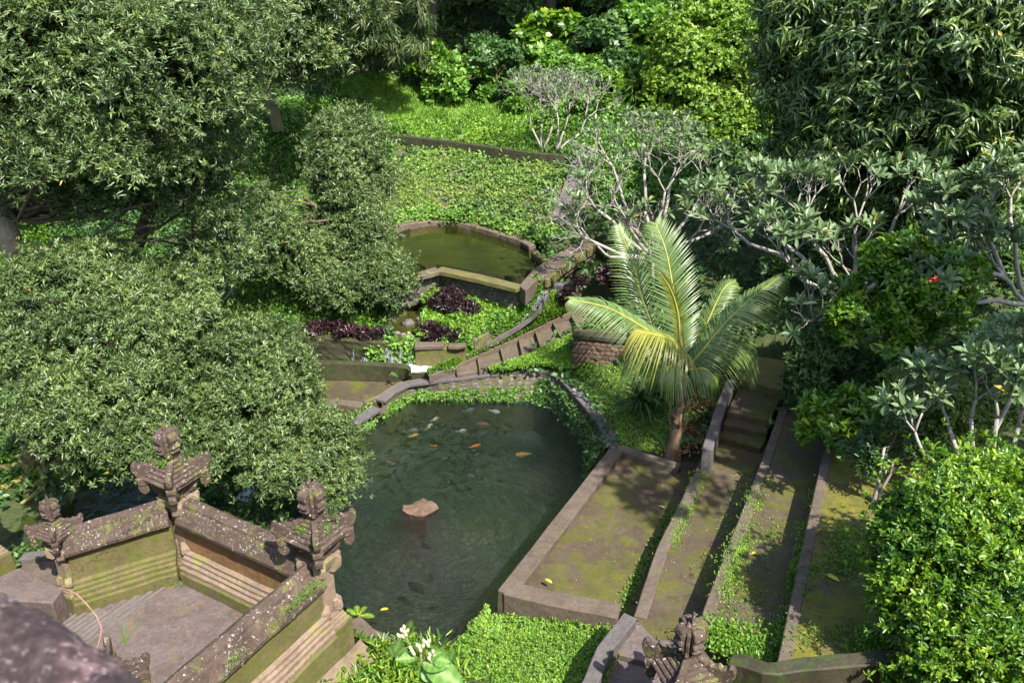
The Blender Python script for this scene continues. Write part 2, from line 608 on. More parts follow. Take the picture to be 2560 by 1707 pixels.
# ------------------------------------------------------------------ foliage engine
# a leaf template: vertices as (along, across, up), faces
LEAF = (np.array([(0, 0, 0), (.42, .5, .07), (.42, -.5, .07), (1, 0, -.06)], float), np.array([(0, 2, 3), (0, 3, 1)]))
LEAF6 = (np.array([(0, 0, 0), (.32, .42, .05), (.32, -.42, .05), (.72, .42, .02), (.72, -.42, .02), (1, 0, -.10), (.5, 0, -.02)], float),
         np.array([(0, 6, 1), (1, 6, 3), (3, 6, 5), (0, 2, 6), (2, 4, 6), (4, 5, 6)]))
LEAFDROOP = (np.array([(0, 0, 0), (.35, .5, .06), (.35, -.5, .06), (.7, .38, -.10), (.7, -.38, -.10), (1, 0, -.38), (.5, 0, -.02)], float),
             np.array([(0, 6, 1), (1, 6, 3), (3, 6, 5), (0, 2, 6), (2, 4, 6), (4, 5, 6)]))
BLADE = (np.array([(0, .5, 0), (0, -.5, 0), (.55, .38, .06), (.55, -.38, .06), (1, 0, -.12)], float), np.array([(0, 1, 3), (0, 3, 2), (2, 3, 4)]))
HEART = (np.array([(0, 0, 0), (.12, .42, .05), (.12, -.42, .05), (.5, .5, .02), (.5, -.5, .02), (1, 0, -.2), (.4, 0, -.03)], float),
         np.array([(0, 6, 1), (1, 6, 3), (3, 6, 5), (0, 2, 6), (2, 4, 6), (4, 5, 6)]))


def unit(a):
    return a / np.maximum(np.linalg.norm(a, axis=-1, keepdims=True), 1e-9)


def leaves(tmpl, P, D, N, L, W):
    tv, tf = tmpl
    D = unit(D)
    S = unit(np.cross(D, N))
    N = np.cross(S, D)
    n, k = len(P), len(tv)
    L = np.broadcast_to(np.asarray(L, float), (n,))[:, None, None]
    W = np.broadcast_to(np.asarray(W, float), (n,))[:, None, None]
    V = P[:, None, :] + tv[None, :, 0:1] * L * D[:, None, :] + tv[None, :, 1:2] * W * S[:, None, :] + tv[None, :, 2:3] * L * N[:, None, :]
    F = tf[None] + (np.arange(n) * k)[:, None, None]
    return V.reshape(-1, 3), F.reshape(-1, tf.shape[1]), k


def rosettes(P, A, per, L, W, spread=1.05, sj=.35, droop=0.0, tmpl=LEAF, stem=0.0):
    """per leaves round each twig tip P with axis A"""
    n = len(P)
    P = np.repeat(P, per, 0)
    A = unit(np.repeat(A, per, 0))
    ph = rng.uniform(0, 2 * np.pi, n * per)
    ref = np.where(np.abs(A[:, 2:3]) < .9, np.array([[0, 0, 1.0]]), np.array([[1.0, 0, 0]]))
    X = unit(np.cross(A, ref))
    Y = np.cross(A, X)
    sp = spread + rng.normal(0, sj, n * per)
    rad = X * np.cos(ph)[:, None] + Y * np.sin(ph)[:, None]
    D = A * np.cos(sp)[:, None] + rad * np.sin(sp)[:, None]
    D[:, 2] -= droop
    D = unit(D)
    l = L * rng.uniform(.65, 1.2, n * per)
    w = W * rng.uniform(.75, 1.15, n * per)
    P = P + rng.normal(0, 1, P.shape) * (stem if stem else L * .18)
    V, F, k = leaves(tmpl, P, D, A + rng.normal(0, .15, A.shape), l, w)
    ros = np.repeat(rng.uniform(0, 1, n), per)
    t = np.clip(.45 * ros + .55 * rng.uniform(0, 1, n * per), 0, 1)
    t = np.where(rng.uniform(0, 1, n * per) > .9965, 1.0, t * .97)
    return V, F, np.repeat(t, k)


def subblobs(blobs, per=9, lo=.28, hi=.46, seed=1):
    r = np.random.default_rng(seed)
    out = []
    for c, rad in blobs:
        c, rad = np.array(c), np.array(rad)
        m = rad.mean()
        for _ in range(per):
            d = unit(r.normal(0, 1, 3))
            if d[2] < -.5:
                d[2] *= -1
            s = lo * .55 + (hi - lo * .55) * r.uniform(0, 1)
            cc = c + d * rad * (1 - s * .45)
            out.append((cc, np.array([1, 1, .8]) * s * (rad * .5 + m * .5)))
    return out


def on_blobs(sub, n, inner=.6, lowcut=-.55):
    w = np.array([s[1][0] * s[1][1] + s[1][0] * s[1][2] for s in sub])
    w = w / w.sum()
    idx = rng.choice(len(sub), n, p=w)
    C = np.array([s[0] for s in sub])[idx]
    Rd = np.array([s[1] for s in sub])[idx]
    d = unit(rng.normal(0, 1, (n, 3)))
    low = d[:, 2] < lowcut
    d[low, 2] *= -1
    f = inner + (1.08 - inner) * rng.uniform(0, 1, n) ** .6
    f = np.where(rng.uniform(0, 1, n) < .22, rng.uniform(1.0, 1.42, n), f)
    P = C + d * Rd * f[:, None]
    A = unit(unit(d / Rd) * .8 + np.array([0, 0, .55]) + rng.normal(0, .28, (n, 3)))
    return P, A


def px_blobs(spec):
    """(D-frame x, y, ground distance, radius x px, radius y px, depth m) -> ellipsoids"""
    out = []
    for (x, y, dist, rx, ry, rd) in spec:
        p = aty('D', x, y, dist)
        s = depth(p) / 2000.0
        out.append((np.array(p), np.array([rx * s, rd, ry * s])))
    return out


def crown_part(root, name, blobs, n, per, L, W, mat, tmpl=LEAF, subs=9, spread=1.05, droop=0.0, inner=.6, seed=1, lo=.28, hi=.46, kind=None, lowcut=-.55, airy=0.0):
    sub = subblobs(blobs, subs, lo, hi, seed)
    P, A = on_blobs(sub, int(n * (1 - airy)), inner, lowcut)
    if airy:
        # loose twigs spread through the crown between the denser masses, thinned by a wandering field
        P2, A2 = on_blobs([(c, r * 1.02) for c, r in blobs], int(n * airy * 1.6), .45, lowcut)
        f = np.sin(P2[:, 0] * 3.1 + np.sin(P2[:, 2] * 2.3) * 2) * np.cos(P2[:, 1] * 2.9 + P2[:, 2] * 1.7) + np.sin(P2[:, 2] * 4.7 + P2[:, 0] * 1.9) * .6
        P2, A2 = P2[f > -.35], A2[f > -.35]
        P2 = P2 + rng.normal(0, .10, P2.shape)
        P, A = np.concatenate([P, P2]), np.concatenate([A, unit(A2 + rng.normal(0, .35, A2.shape))])
    V, F, t = rosettes(P, A, per, L, W, spread, .35, droop, tmpl)
    o = child_world(name, mesh_np(name, V, F, t), root, mat)
    if kind:
        o['kind'] = kind
    return sub


def wiggle(a, b, n=6, amp=.15, sag=0.0):
    a, b = Vector(a), Vector(b)
    L = (b - a).length
    out = []
    off = Vector((random.random() * 50, random.random() * 50, random.random() * 50))
    for i in range(n + 1):
        t = i / n
        p = a.lerp(b, t)
        w = math.sin(math.pi * t)
        nv = mnoise.noise_vector(off + Vector((t * 2.2, 0, 0)))
        out.append(p + nv * amp * L * w + Vector((0, 0, -sag * L * w)))
    return out


def limbs_part(root, name, trunk, trad, targets, mat, r0=.09, tips=0, tiplen=.5):
    """trunk polyline with radii, limbs run from the trunk to the crown's masses"""
    g = G()
    g.tube(trunk, trad, 9)
    for c in targets:
        c = Vector(c)
        j = min(range(len(trunk)), key=lambda i: (Vector(trunk[i]) - c).length + (0.6 if Vector(trunk[i]).z > c.z else 0))
        rr = min(r0, trad[j] * .7) if isinstance(trad, list) else r0
        pts = wiggle(trunk[j], c, 7, .22)
        g.tube(pts, [rr * (1 - .8 * i / 7) for i in range(8)], 6, 1)
        for _ in range(tips):
            k = random.randint(3, 7)
            d = Vector((random.gauss(0, 1), random.gauss(0, 1), random.gauss(.5, .7))).normalized() * tiplen * random.uniform(.6, 1.4)
            g.tube(wiggle(pts[k], pts[k] + d, 4, .15), [rr * .3, rr * .25, rr * .2, rr * .14, rr * .07], 4, 1)
    return g.part(name, [mat, M['bark']], root, smooth=True)

# ------------------------------------------------------------------ outlines of pools and terraces
def PZ(r, pts, z):
    return [at(r, x, y, z) for x, y in pts]


wallL0, wallL1 = at('F', 1529, 1112, 1.0), at('F', 1244, 1474, 1.0)
pool = PZ('R5', [(600, 1160), (900, 1172), (1180, 1182), (1400, 1190), (1510, 1230), (1600, 1300), (1700, 1400)], 0) + \
    [at('F', 1469, 1120, 0)] + [Vector((wallL0.x - .32, wallL0.y - .35, 0)).lerp(Vector((wallL1.x, wallL1.y, 0)), .12)] + \
    [Vector((wallL1.x, wallL1.y, 0))] + PZ('B2', [(1090, 1090), (1000, 1190), (880, 1300), (830, 1345), (700, 1345), (480, 1300), (230, 1180), (150, 1060)], 0) + \
    PZ('F', [(760, 1420), (745, 1340), (770, 1250), (815, 1180), (892, 1093), (950, 1045)], 0)
BZ = .42
basin = PZ('N2', [(-160, 890), (760, 890), (1290, 900), (1000, 1120), (760, 1190), (280, 1130), (-160, 1110)], BZ)
TZ = .70
trough = PZ('N2', [(-160, 760), (760, 720), (1380, 765), (1640, 785), (1900, 640), (1700, 600), (1400, 620), (1030, 640), (500, 600), (-160, 590)], TZ)
T1Z, T2Z, T3Z, T4Z = .84, 1.36, 1.9, 2.42
t1 = [wallL0, wallL1, at('B2', 1940, 1140, 1.0), at('B2', 2110, 1100, T1Z), at('F', 1700, 1290, T1Z), at('F', 1790, 1160, T1Z), at('F', 1700, 1150, T1Z)]
e2 = PZ('F', [(1584.4, 1539), (1642, 1367), (1700, 1256), (1763, 1122)], T2Z + .02)
e3 = PZ('F', [(1740, 1580), (1761, 1516), (1905, 1149), (1950, 1020)], T3Z)
e4 = PZ('F', [(1930, 1690), (1943, 1654), (1989, 1444), (2050, 1164), (2075, 1060)], T4Z)
t2 = e2 + [at('F', x, y, T2Z) for x, y in ((1797, 1080), (1925, 1100), (1900, 1170), (1765, 1530), (1730, 1600), (1640, 1600))]
t3 = e3 + [at('F', 2100, 1060, T3Z), at('F', 2000, 1660, T3Z), at('F', 1850, 1640, T3Z)]
t4 = e4 + [at('F', 2330, 1050, T4Z), at('F', 2400, 1700, T4Z)]
courtz = 1.2
ris = [((420, 1475), (432, 1545)), ((690, 1320), (722, 1505)), ((985, 1190), (1038, 1400)), ((1225, 1070), (1275, 1290)), ((1440, 970), (1510, 1185)), ((1665, 855), (1768, 1060)), ((1900, 745), (1990, 940)), ((2120, 660), (2230, 850)), ((2350, 560), (2480, 760))]
zs = [.70, .76, .84, .94, 1.05, 1.17, 1.29, 1.42, 1.55]
ladder = [at('N1', *ris[i][0], zs[i]) for i in range(9)] + [at('N1', *ris[i][1], zs[i]) for i in range(8, -1, -1)]
stairs_p = PZ('N3', [(60, 1300), (640, 1420), (760, 1060), (960, 640), (960, 260), (370, 180), (290, 490), (180, 900)], 1.7)
pond2 = PZ('R2', [(480, 1540), (690, 1465), (960, 1490), (1180, 1540), (1390, 1568)], 2.2) + \
    PZ('R5', [(1400, 180), (1425, 265), (1310, 390), (760, 300), (690, 320), (560, 250), (300, 200), (-60, 190), (-200, 60), (100, -60)], 2.2)
pond3 = PZ('N1', [(1640, 300), (1990, 30), (2250, -60), (2450, 60), (2200, 200), (1850, 350)], 2.05)
MZ = 1.3
midpond = PZ('N2', [(1090, 300), (1200, 130), (1330, 0), (1480, -60), (1600, 60), (1520, 230), (1430, 330)], MZ)

# ------------------------------------------------------------------ ground
CPS = [(1180, 1600, .5), (1350, 1560, .62), (1500, 1600, .75), (1450, 1700, .75), (1250, 1510, .5), (940, 1690, .45), (860, 1600, .35), (1120, 1690, .5),
       (1640, 1690, .9), (1900, 1690, 1.7), (2200, 1690, 2.2), (2500, 1690, 2.5), (2500, 1400, 2.5), (2300, 1250, 2.42), (2500, 1100, 2.6), (2200, 1050, 2.42), (2000, 900, 2.3),
       (2300, 900, 2.5), (2550, 800, 2.7), (2540, 700, 2.8), (2300, 650, 3.0),
       (1685, 1125, 1.0), (1600, 1080, .95), (1500, 1000, .92), (1440, 950, .9), (1550, 950, 1.05), (1650, 1000, 1.15), (1420, 915, .85), (1500, 925, 1.0), (1400, 860, 1.15),
       (1700, 900, 1.5), (1800, 850, 1.9), (1790, 930, 1.7), (1750, 1060, 1.25), (1480, 815, 1.9), (1560, 790, 1.95), (1600, 860, 1.6),
       (1150, 905, .75), (1250, 850, 1.2), (1340, 800, 1.5), (1400, 760, 1.75), (1320, 785, 1.35), (1200, 860, 1.0), (1080, 925, .55), (1360, 715, 2.05), (1440, 720, 2.0), (1480, 760, 1.95),
       (1560, 740, 2.1), (1050, 850, 1.35), (1100, 800, 1.5), (1160, 820, 1.4), (1200, 760, 1.65), (1120, 740, 1.7), (1270, 760, 1.7), (1000, 780, 1.5), (960, 800, 1.4), (1000, 745, 1.7),
       (900, 760, 1.55), (850, 800, 1.4), (780, 820, 1.35), (700, 800, 1.35), (600, 740, 1.35), (500, 650, 1.55), (420, 640, 1.65), (700, 720, 1.6), (850, 700, 1.95), (550, 800, 1.2),
       (850, 1030, .12), (780, 1060, .12), (860, 1050, .15), (750, 1100, .05), (700, 1200, -.15), (640, 1160, -.2), (600, 1050, .1), (400, 1050, .1), (300, 1150, -.1), (250, 1250, -.25),
       (450, 1250, -.25), (100, 1150, .2), (0, 1100, .3), (0, 1000, .6), (150, 900, .8), (350, 850, .9), (450, 900, .7), (650, 900, .4), (300, 700, 1.4), (100, 700, 1.6), (0, 600, 2.0), (640, 1320, .1),
       (830, 560, 2.5), (640, 640, 2.0), (700, 560, 2.35), (955, 345, 4.1), (1380, 385, 4.1), (870, 330, 4.15), (960, 545, 2.35), (1100, 540, 2.35), (1300, 590, 2.35), (1370, 615, 2.4),
       (1450, 560, 2.6), (1500, 420, 4.0), (1450, 400, 4.1), (1550, 500, 3.3), (1600, 600, 2.6), (1700, 700, 2.2), (800, 430, 3.2), (760, 350, 4.2), (690, 500, 2.5), (600, 430, 3.4), (640, 350, 4.3),
       (1000, 320, 4.2), (1200, 340, 4.15), (1400, 362, 4.12), (950, 250, 4.7), (1100, 260, 4.6), (1250, 270, 4.6), (900, 210, 5.0), (1150, 240, 4.75), (1000, 200, 5.1), (1300, 210, 5.2), (1450, 300, 4.7), (1600, 350, 4.5)]
W = [(0, 42, 7.2), (-15, 40, 7), (15, 38, 7), (0, 50, 13), (-20, 55, 16), (20, 52, 16), (0, 62, 22), (-30, 62, 24), (30, 62, 24), (-30, 40, 14), (30, 40, 14), (-30, 20, 7), (30, 20, 8),
     (-30, 5, 6), (30, 5, 7), (12, 25, 4.2), (15, 30, 6), (-14, 25, 3.6), (-16, 15, 1.8), (14, 12, 3.2), (-12, 9, .6), (-9, 11, 0)]
for x in (-12, -6, -2, 2, 6, 12):
    W += [(x, 2, 7.7), (x, 3, 6.5), (x, 4, 5.2), (x, 5, 4.0), (x, 6, 2.9), (x, 7, 1.7 + (.6 if x > 4 else 0)), (x, 1, 9.2), (x, -4, 9.3)]
cpw = np.array([list(at('F', a, b, c)) for a, b, c in CPS] + [list(map(float, w)) for w in W])
_A = np.linalg.norm(cpw[:, None, :2] - cpw[None, :, :2], axis=2) - 0.0
_n = len(cpw)
_K = np.zeros((_n + 3, _n + 3))
_K[:_n, :_n] = _A - np.eye(_n) * .12
_K[:_n, _n] = 1
_K[:_n, _n + 1:] = cpw[:, :2]
_K[_n:, :_n] = _K[:_n, _n:].T
_w = np.linalg.solve(_K, np.concatenate([cpw[:, 2], np.zeros(3)]))


PINS = []


def pin(q, out, line, rad, off):
    """lay the ground just below a built edge"""
    best = np.full(len(q), 1e9)
    zz = np.zeros(len(q))
    for a, b in zip(line[:-1], line[1:]):
        a, b = np.array(a), np.array(b)
        e = b[:2] - a[:2]
        t = np.clip(((q - a[:2]) @ e) / max(e @ e, 1e-9), 0, 1)
        d = np.linalg.norm(q - a[:2] - t[:, None] * e, axis=1)
        k = d < best
        best = np.where(k, d, best)
        zz = np.where(k, a[2] + t * (b[2] - a[2]), zz)
    w = np.clip(1.6 - best / rad * 1.6, 0, 1)
    out[:] = out * (1 - w) + (zz - off) * w


def N1L(pts):
    return [tuple(at('N1', x, y, z)) for x, y, z in pts]


LADL_ = ((60, 1560, .72), (400, 1450, .76), (680, 1300, .84), (980, 1175, .93), (1220, 1060, 1.03), (1440, 955, 1.14), (1660, 845, 1.26), (1900, 735, 1.40), (2120, 640, 1.54))
CHAN_ = ((1620, 470, 2.1), (1500, 680, 1.85), (1400, 790, 1.58), (1240, 900, 1.36), (980, 1050, 1.16), (700, 1200, .98), (480, 1310, .88), (60, 1520, .74))
PINS += [(N1L([(1240, 385, 2.42), (1480, 290, 2.42), (1600, 300, 2.42)]), .3, .12),
         (N1L([(870, 1480, .77), (1300, 1320, .97), (1790, 1085, 1.23), (2250, 860, 1.5)]), .5, .06),
         (N1L(LADL_), .3, .03),
         (N1L(CHAN_), .25, .02),
         (N1L([(640, 1095, 1.28), (880, 950, 1.44), (1020, 850, 1.54), (1190, 690, 1.68), (1262, 540, 1.86)]), .4, .10),
         ([tuple(at('R5', x, y, z)) for x, y, z in ((150, 1370, .42), (372, 1222, .44))], .4, .06),
         ([tuple(at('R5', x, y, z)) for x, y, z in ((1000, 1000, .62), (1250, 965, .70), (1400, 955, .76), (1520, 975, .81), (1600, 1010, .84), (1680, 1090, .86), (1770, 1190, .9), (1855, 1290, .93), (1910, 1380, .95), (1925, 1465, .98))], .4, .05)]


def height(X, Y):
    X, Y = np.asarray(X, float), np.asarray(Y, float)
    sh = X.shape
    q = np.stack([X.ravel(), Y.ravel()], 1)
    out = np.empty(len(q))
    for s in range(0, len(q), 20000):
        d = np.linalg.norm(q[s:s + 20000, None, :] - cpw[None, :, :2], axis=2)
        out[s:s + 20000] = d @ _w[:_n] + _w[_n] + q[s:s + 20000] @ _w[_n + 1:]
    for line, rad, off in PINS:
        pin(q, out, line, rad, off)
    return out.reshape(sh)


def inpoly(X, Y, poly):
    X, Y = np.asarray(X, float), np.asarray(Y, float)
    ins = np.zeros(X.shape, bool)
    n = len(poly)
    for i in range(n):
        x1, y1, x2, y2 = poly[i][0], poly[i][1], poly[(i + 1) % n][0], poly[(i + 1) % n][1]
        c = ((y1 > Y) != (y2 > Y)) & (X < (x2 - x1) * (Y - y1) / ((y2 - y1) if y2 != y1 else 1e-9) + x1)
        ins ^= c
    return ins


def polydist(X, Y, poly, closed=True):
    X, Y = np.asarray(X, float), np.asarray(Y, float)
    d = np.full(X.shape, 1e9)
    n = len(poly)
    for i in range(n if closed else n - 1):
        a, b = np.array(poly[i][:2]), np.array(poly[(i + 1) % n][:2])
        e = b - a
        t = np.clip(((X - a[0]) * e[0] + (Y - a[1]) * e[1]) / max(e @ e, 1e-9), 0, 1)
        d = np.minimum(d, np.hypot(X - a[0] - t * e[0], Y - a[1] - t * e[1]))
    return d


P1c, P2c = at('F', 425, 1142, courtz + 2.2), at('F', 783, 1287, courtz + 2.2)
dW2 = (P2c - P1c); dW2.z = 0; dW2.normalize()
dW3 = Vector((dW2.y, -dW2.x, 0))            # from the second pillar towards the camera
P0c = at('F', 132, 1298, 2.42)
court = [Vector((P1c.x, P1c.y, 0)), Vector((P2c.x, P2c.y, 0)), Vector((P2c.x, P2c.y, 0)) + dW3 * 4.2, Vector((P0c.x, P0c.y, 0)) + dW3 * 3.0, Vector((P0c.x - .1, P0c.y, 0))]

CUTS = [(pool, .22, -1.3), (basin, .1, .2), (trough, .1, .3), (ladder, .02, .3), (stairs_p, .12, 1.0), (t1, .12, .3), (t2, .1, .8), (t3, .1, 1.2), (t4, .05, 1.9), (pond2, .25, 1.75), (pond3, .2, 1.7), (midpond, .05, MZ - .12), (court, .3, .25)]
gx, gy = np.arange(-30, 30.01, .2), np.arange(-4, 62.01, .2)
XX, YY = np.meshgrid(gx, gy)
ZZ = height(XX, YY)
ZZ += (mn := np.sin(XX * 1.7 + np.sin(YY * 1.3)) * np.cos(YY * 1.9 + np.sin(XX * .9))) * .03 + np.sin(XX * 5.1 + YY * 3.3) * np.cos(YY * 4.7 - XX * 2.1) * .02
for poly, mrg, lvl in CUTS:
    msk = inpoly(XX, YY, poly) | (polydist(XX, YY, poly) < mrg)
    ZZ = np.where(msk, np.minimum(ZZ, lvl), ZZ)
nx, ny = len(gx), len(gy)
idx = np.arange(nx * ny).reshape(ny, nx)
FF = np.stack([idx[:-1, :-1], idx[:-1, 1:], idx[1:, 1:], idx[1:, :-1]], -1).reshape(-1, 4)
ground = link('ground', mesh_np('ground', np.stack([XX, YY, ZZ], -1).reshape(-1, 3), FF, smooth=True), None, M['soil'])
tag(ground, kind='structure')
g = G()
n = 24
for i in range(n):
    for j in range(n):
        pass
far = []
for (x0, x1, y0, y1) in ((-250, -29.5, -60, 250), (29.5, 250, -60, 250), (-29.6, 29.6, 61.5, 250), (-29.6, 29.6, -60, -3.5)):
    vs = [(x0, y0), (x1, y0), (x1, y1), (x0, y1)]

    def zf(x, y):
        return float(np.clip(6 + max(0, y - 20) * .38 + max(0, abs(x) - 30) * .12, -2, 60)) - (.2 if y > 0 else -3)
    m_ = 8
    b0 = len(g.v)
    pts = [(x0 + (x1 - x0) * a / m_, y0 + (y1 - y0) * c / m_) for c in range(m_ + 1) for a in range(m_ + 1)]
    g.add([(x, y, zf(x, y)) for x, y in pts], [(c * (m_ + 1) + a, c * (m_ + 1) + a + 1, (c + 1) * (m_ + 1) + a + 1, (c + 1) * (m_ + 1) + a) for c in range(m_) for a in range(m_)])
tag(g.part('hillside', M['soil']), kind='structure')

# ------------------------------------------------------------------ water bodies
stir = at('B2', 655, 430, 0)
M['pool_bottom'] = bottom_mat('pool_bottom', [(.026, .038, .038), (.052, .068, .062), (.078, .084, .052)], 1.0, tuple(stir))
M['pond_bottom'] = bottom_mat('pond_bottom', [(.012, .017, .004), (.030, .036, .006), (.042, .038, .010)], 1.3)
M['water'] = water_mat('pool_water', (.72, .80, .80), tuple(stir), 1.0, .05)
M['pond_water'] = water_mat('pond_water', (.80, .84, .55), None, .12, .05, 3.0)
M['foam'] = foam_mat('foam', 1.0, 5.0)
M['fall'] = foam_mat('falling_water', .55, 9.0, (3.0, 3.0, .45), .34)
M['stream'] = foam_mat('stream_water', .45, 4.0)


def basin_mesh(name, poly, zt, zb, mat, zin=None):
    g = G()
    poly = poly if area(poly) > 0 else poly[::-1]
    n = len(poly)
    g.add([(p[0], p[1], zt) for p in poly] + [(p[0], p[1], zb) for p in poly],
          [tuple(range(n, 2 * n))] + [((i + 1) % n, i, i + n, (i + 1) % n + n) for i in range(n)])
    return tag(g.part(name, mat), kind='structure')


def sheet(name, poly, z, mat, kind='structure'):
    poly = poly if area(poly) > 0 else poly[::-1]
    g = G()
    g.add([(p[0], p[1], z) for p in poly], [tuple(range(len(poly)))])
    return tag(g.part(name, mat), kind=kind)


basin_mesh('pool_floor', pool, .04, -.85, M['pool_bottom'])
sheet('pool_water', pool, 0.0, M['water'])
basin_mesh('upper_pond_floor', pond2, 2.25, 1.95, M['pond_bottom'])
sheet('upper_pond_water', pond2, 2.2, M['pond_water'])
basin_mesh('side_pond_floor', pond3, 2.08, 1.85, M['dark_stone'])
sheet('side_pond_water', pond3, 2.05, M['pond_water'])
basin_mesh('shallow_pond_floor', midpond, MZ + .02, MZ - .06, M['terrace'])
sheet('shallow_pond_water', midpond, MZ - .01, M['pond_water'])
basin_mesh('trough_floor', trough, TZ, .35, M['dark_stone'])
sheet('trough_water', trough, TZ - .03, M['pond_water'])
foamp = PZ('N2', [(1090, 710), (1140, 650), (1300, 655), (1500, 650), (1640, 620), (1890, 620), (1640, 775), (1400, 780), (1330, 745), (1220, 738)], TZ)


def rippled(name, poly, z, mat, amp=.04, step=.06, zfun=None):
    xs = [p[0] for p in poly]
    ys = [p[1] for p in poly]
    X, Y = np.meshgrid(np.arange(min(xs), max(xs) + step, step), np.arange(min(ys), max(ys) + step, step))
    d = np.where(inpoly(X, Y, poly), polydist(X, Y, poly), 0)
    Z = (zfun(X, Y) if zfun else z) + np.minimum(d * 2, 1) * amp * (1 + np.sin(X * 23 + np.sin(Y * 17) * 2) * np.cos(Y * 29 + np.sin(X * 13))) / 1.5
    ins = inpoly(X, Y, poly)
    ny_, nx_ = X.shape
    ix = np.arange(nx_ * ny_).reshape(ny_, nx_)
    q = np.stack([ix[:-1, :-1], ix[:-1, 1:], ix[1:, 1:], ix[1:, :-1]], -1).reshape(-1, 4)
    keep = ins.ravel()[q].any(1)
    return link(name, mesh_np(name, np.stack([X, Y, Z], -1).reshape(-1, 3), q[keep], smooth=True), None, mat)


tag(rippled('white_water', foamp, TZ - .02, M['foam'], .07), kind='stuff')

# stream pieces beyond the pool
s1 = [at('N1', x, y, z) for x, y, z in ((1600, 445, 2.12), (1545, 520, 2.05), (1480, 610, 1.95), (1420, 690, 1.82), (1370, 760, 1.65))]


def channel_sheet(name, pts, width, mat, amp=.02, kind='structure'):
    V, F = [], []
    pts = [Vector(p) for p in pts]
    n = 40
    seg = []
    for i in range(n + 1):
        t = i / n * (len(pts) - 1)
        j = min(int(t), len(pts) - 2)
        seg.append(pts[j].lerp(pts[j + 1], t - j))
    for i, p in enumerate(seg):
        d = seg[min(i + 1, n)] - seg[max(i - 1, 0)]
        s = Vector((-d.y, d.x, 0)).normalized()
        wd = width * (1 + .25 * math.sin(i * .7))
        for k in range(6):
            q = p + s * (k / 5 - .5) * wd
            q.z += amp * mnoise.noise(q * 9)
            V.append(tuple(q))
    for i in range(n):
        for k in range(5):
            a = i * 6 + k
            F.append((a, a + 1, a + 7, a + 6))
    return tag(link(name, mesh_np(name, np.array(V), np.array(F), smooth=True), None, mat), kind=kind)


channel_sheet('stream', s1, .17, M['fall'], .05)
s2 = [at('N1', x, y, z) for x, y, z in ((1370, 750, 1.60), (1280, 850, 1.44), (1200, 910, 1.34), (700, 1185, 1.0), (330, 1370, .84))]
s2 = [p + Vector((0, 0, .03)) for p in s2]
channel_sheet('stream', s2, .10, M['stream'], .02)
# lower stream to the left of the pool, under the trees
s3 = [at('B1', x, y, z) for x, y, z in ((1960, 40, .12), (1860, 110, .08), (1780, 190, 0), (1700, 250, -.03), (1640, 320, -.06), (1580, 380, -.1))]
channel_sheet('stream', s3, .42, M['foam'], .12)
# dark pool in the shade behind the courtyard
dk = PZ('B1', [(560, 330), (900, 190), (1060, 250), (1100, 420), (600, 620), (330, 700), (0, 720), (-200, 500), (100, 480), (300, 500)], -.12)
sheet('shaded_stream_water', dk, -.06, M['pond_water'])
g = G(); g.flat(dk, -.6, -.14); tag(g.part('shaded_stream_bed', M['dark_stone']), kind='structure')

# ------------------------------------------------------------------ stones for rubble walls
STONES = []
for s in range(6):
    r_ = random.Random(s + 3)
    nn = 6 + s % 2
    ring = [(math.cos(2 * math.pi * i / nn + r_.uniform(-.25, .25)) * r_.uniform(.42, .54), math.sin(2 * math.pi * i / nn + r_.uniform(-.2, .2)) * r_.uniform(.42, .54)) for i in range(nn)]
    g = G()
    v = [(a, b, -.2) for a, b in ring] + [(a, b, .12 + r_.uniform(-.04, .04)) for a, b in ring] + [(a * .66, b * .66, .30 + r_.uniform(-.04, .05)) for a, b in ring]
    f = [tuple(range(2 * nn, 3 * nn))]
    for k in range(2):
        for i in range(nn):
            j = (i + 1) % nn
            f.append((k * nn + i, k * nn + j, (k + 1) * nn + j, (k + 1) * nn + i))
    g.add(v, f)
    STONES.append(g)
_stone_me = {}


def stone_part(parent, p, t, nrm, w, h, mat, matname):
    k = (random.randrange(6), matname)
    if k not in _stone_me:
        me = STONES[k[0]].mesh('stone')
        me.materials.append(mat)
        _stone_me[k] = me
    o = bpy.data.objects.new('stone', _stone_me[k])
    col.objects.link(o)
    t = t.normalized()
    up = nrm.cross(t).normalized()
    M3 = Matrix((t, up, nrm.normalized())).transposed().to_4x4()
    a = random.uniform(-.5, .5)
    w *= random.uniform(.8, 1.2)
    h *= random.uniform(.85, 1.15)
    o.parent = parent
    o.matrix_parent_inverse = Matrix.Translation(parent.location).inverted()
    o.matrix_basis = Matrix.Translation(p) @ M3 @ Matrix.Rotation(a, 4, 'Z') @ Matrix.Diagonal((w, h, min(w, h) * random.uniform(.35, .6), 1))


def stone_face(parent, a0, a1, b0, b1, size, mat, matname, skip=None, maxn=260):
    """a0-a1 lower edge, b0-b1 upper edge of the wall face"""
    L = (a1 - a0).length
    Hh = ((b0 - a0).length + (b1 - a1).length) / 2
    rows = max(1, round(Hh / (size * .82)))
    cnt = 0
    nrm = (a1 - a0).cross(b0 - a0).normalized()
    if nrm.y > 0:
        nrm = -nrm
    tdir = (a1 - a0)
    for r_ in range(rows):
        x = random.uniform(-.3, .3) * size
        while x < L:
            w = size * random.uniform(.75, 1.45)
            u, v = (x + w / 2) / L, (r_ + .5 + random.uniform(-.12, .12)) / rows
            if 0 < u < 1 and cnt < maxn:
                p = a0.lerp(a1, u).lerp(b0.lerp(b1, u), v)
                if skip is None or not skip(u, v):
                    stone_part(parent, p, tdir, nrm, w * 1.06, Hh / rows * random.uniform(.98, 1.15), mat, matname)
                    cnt += 1
            x += w
    return cnt


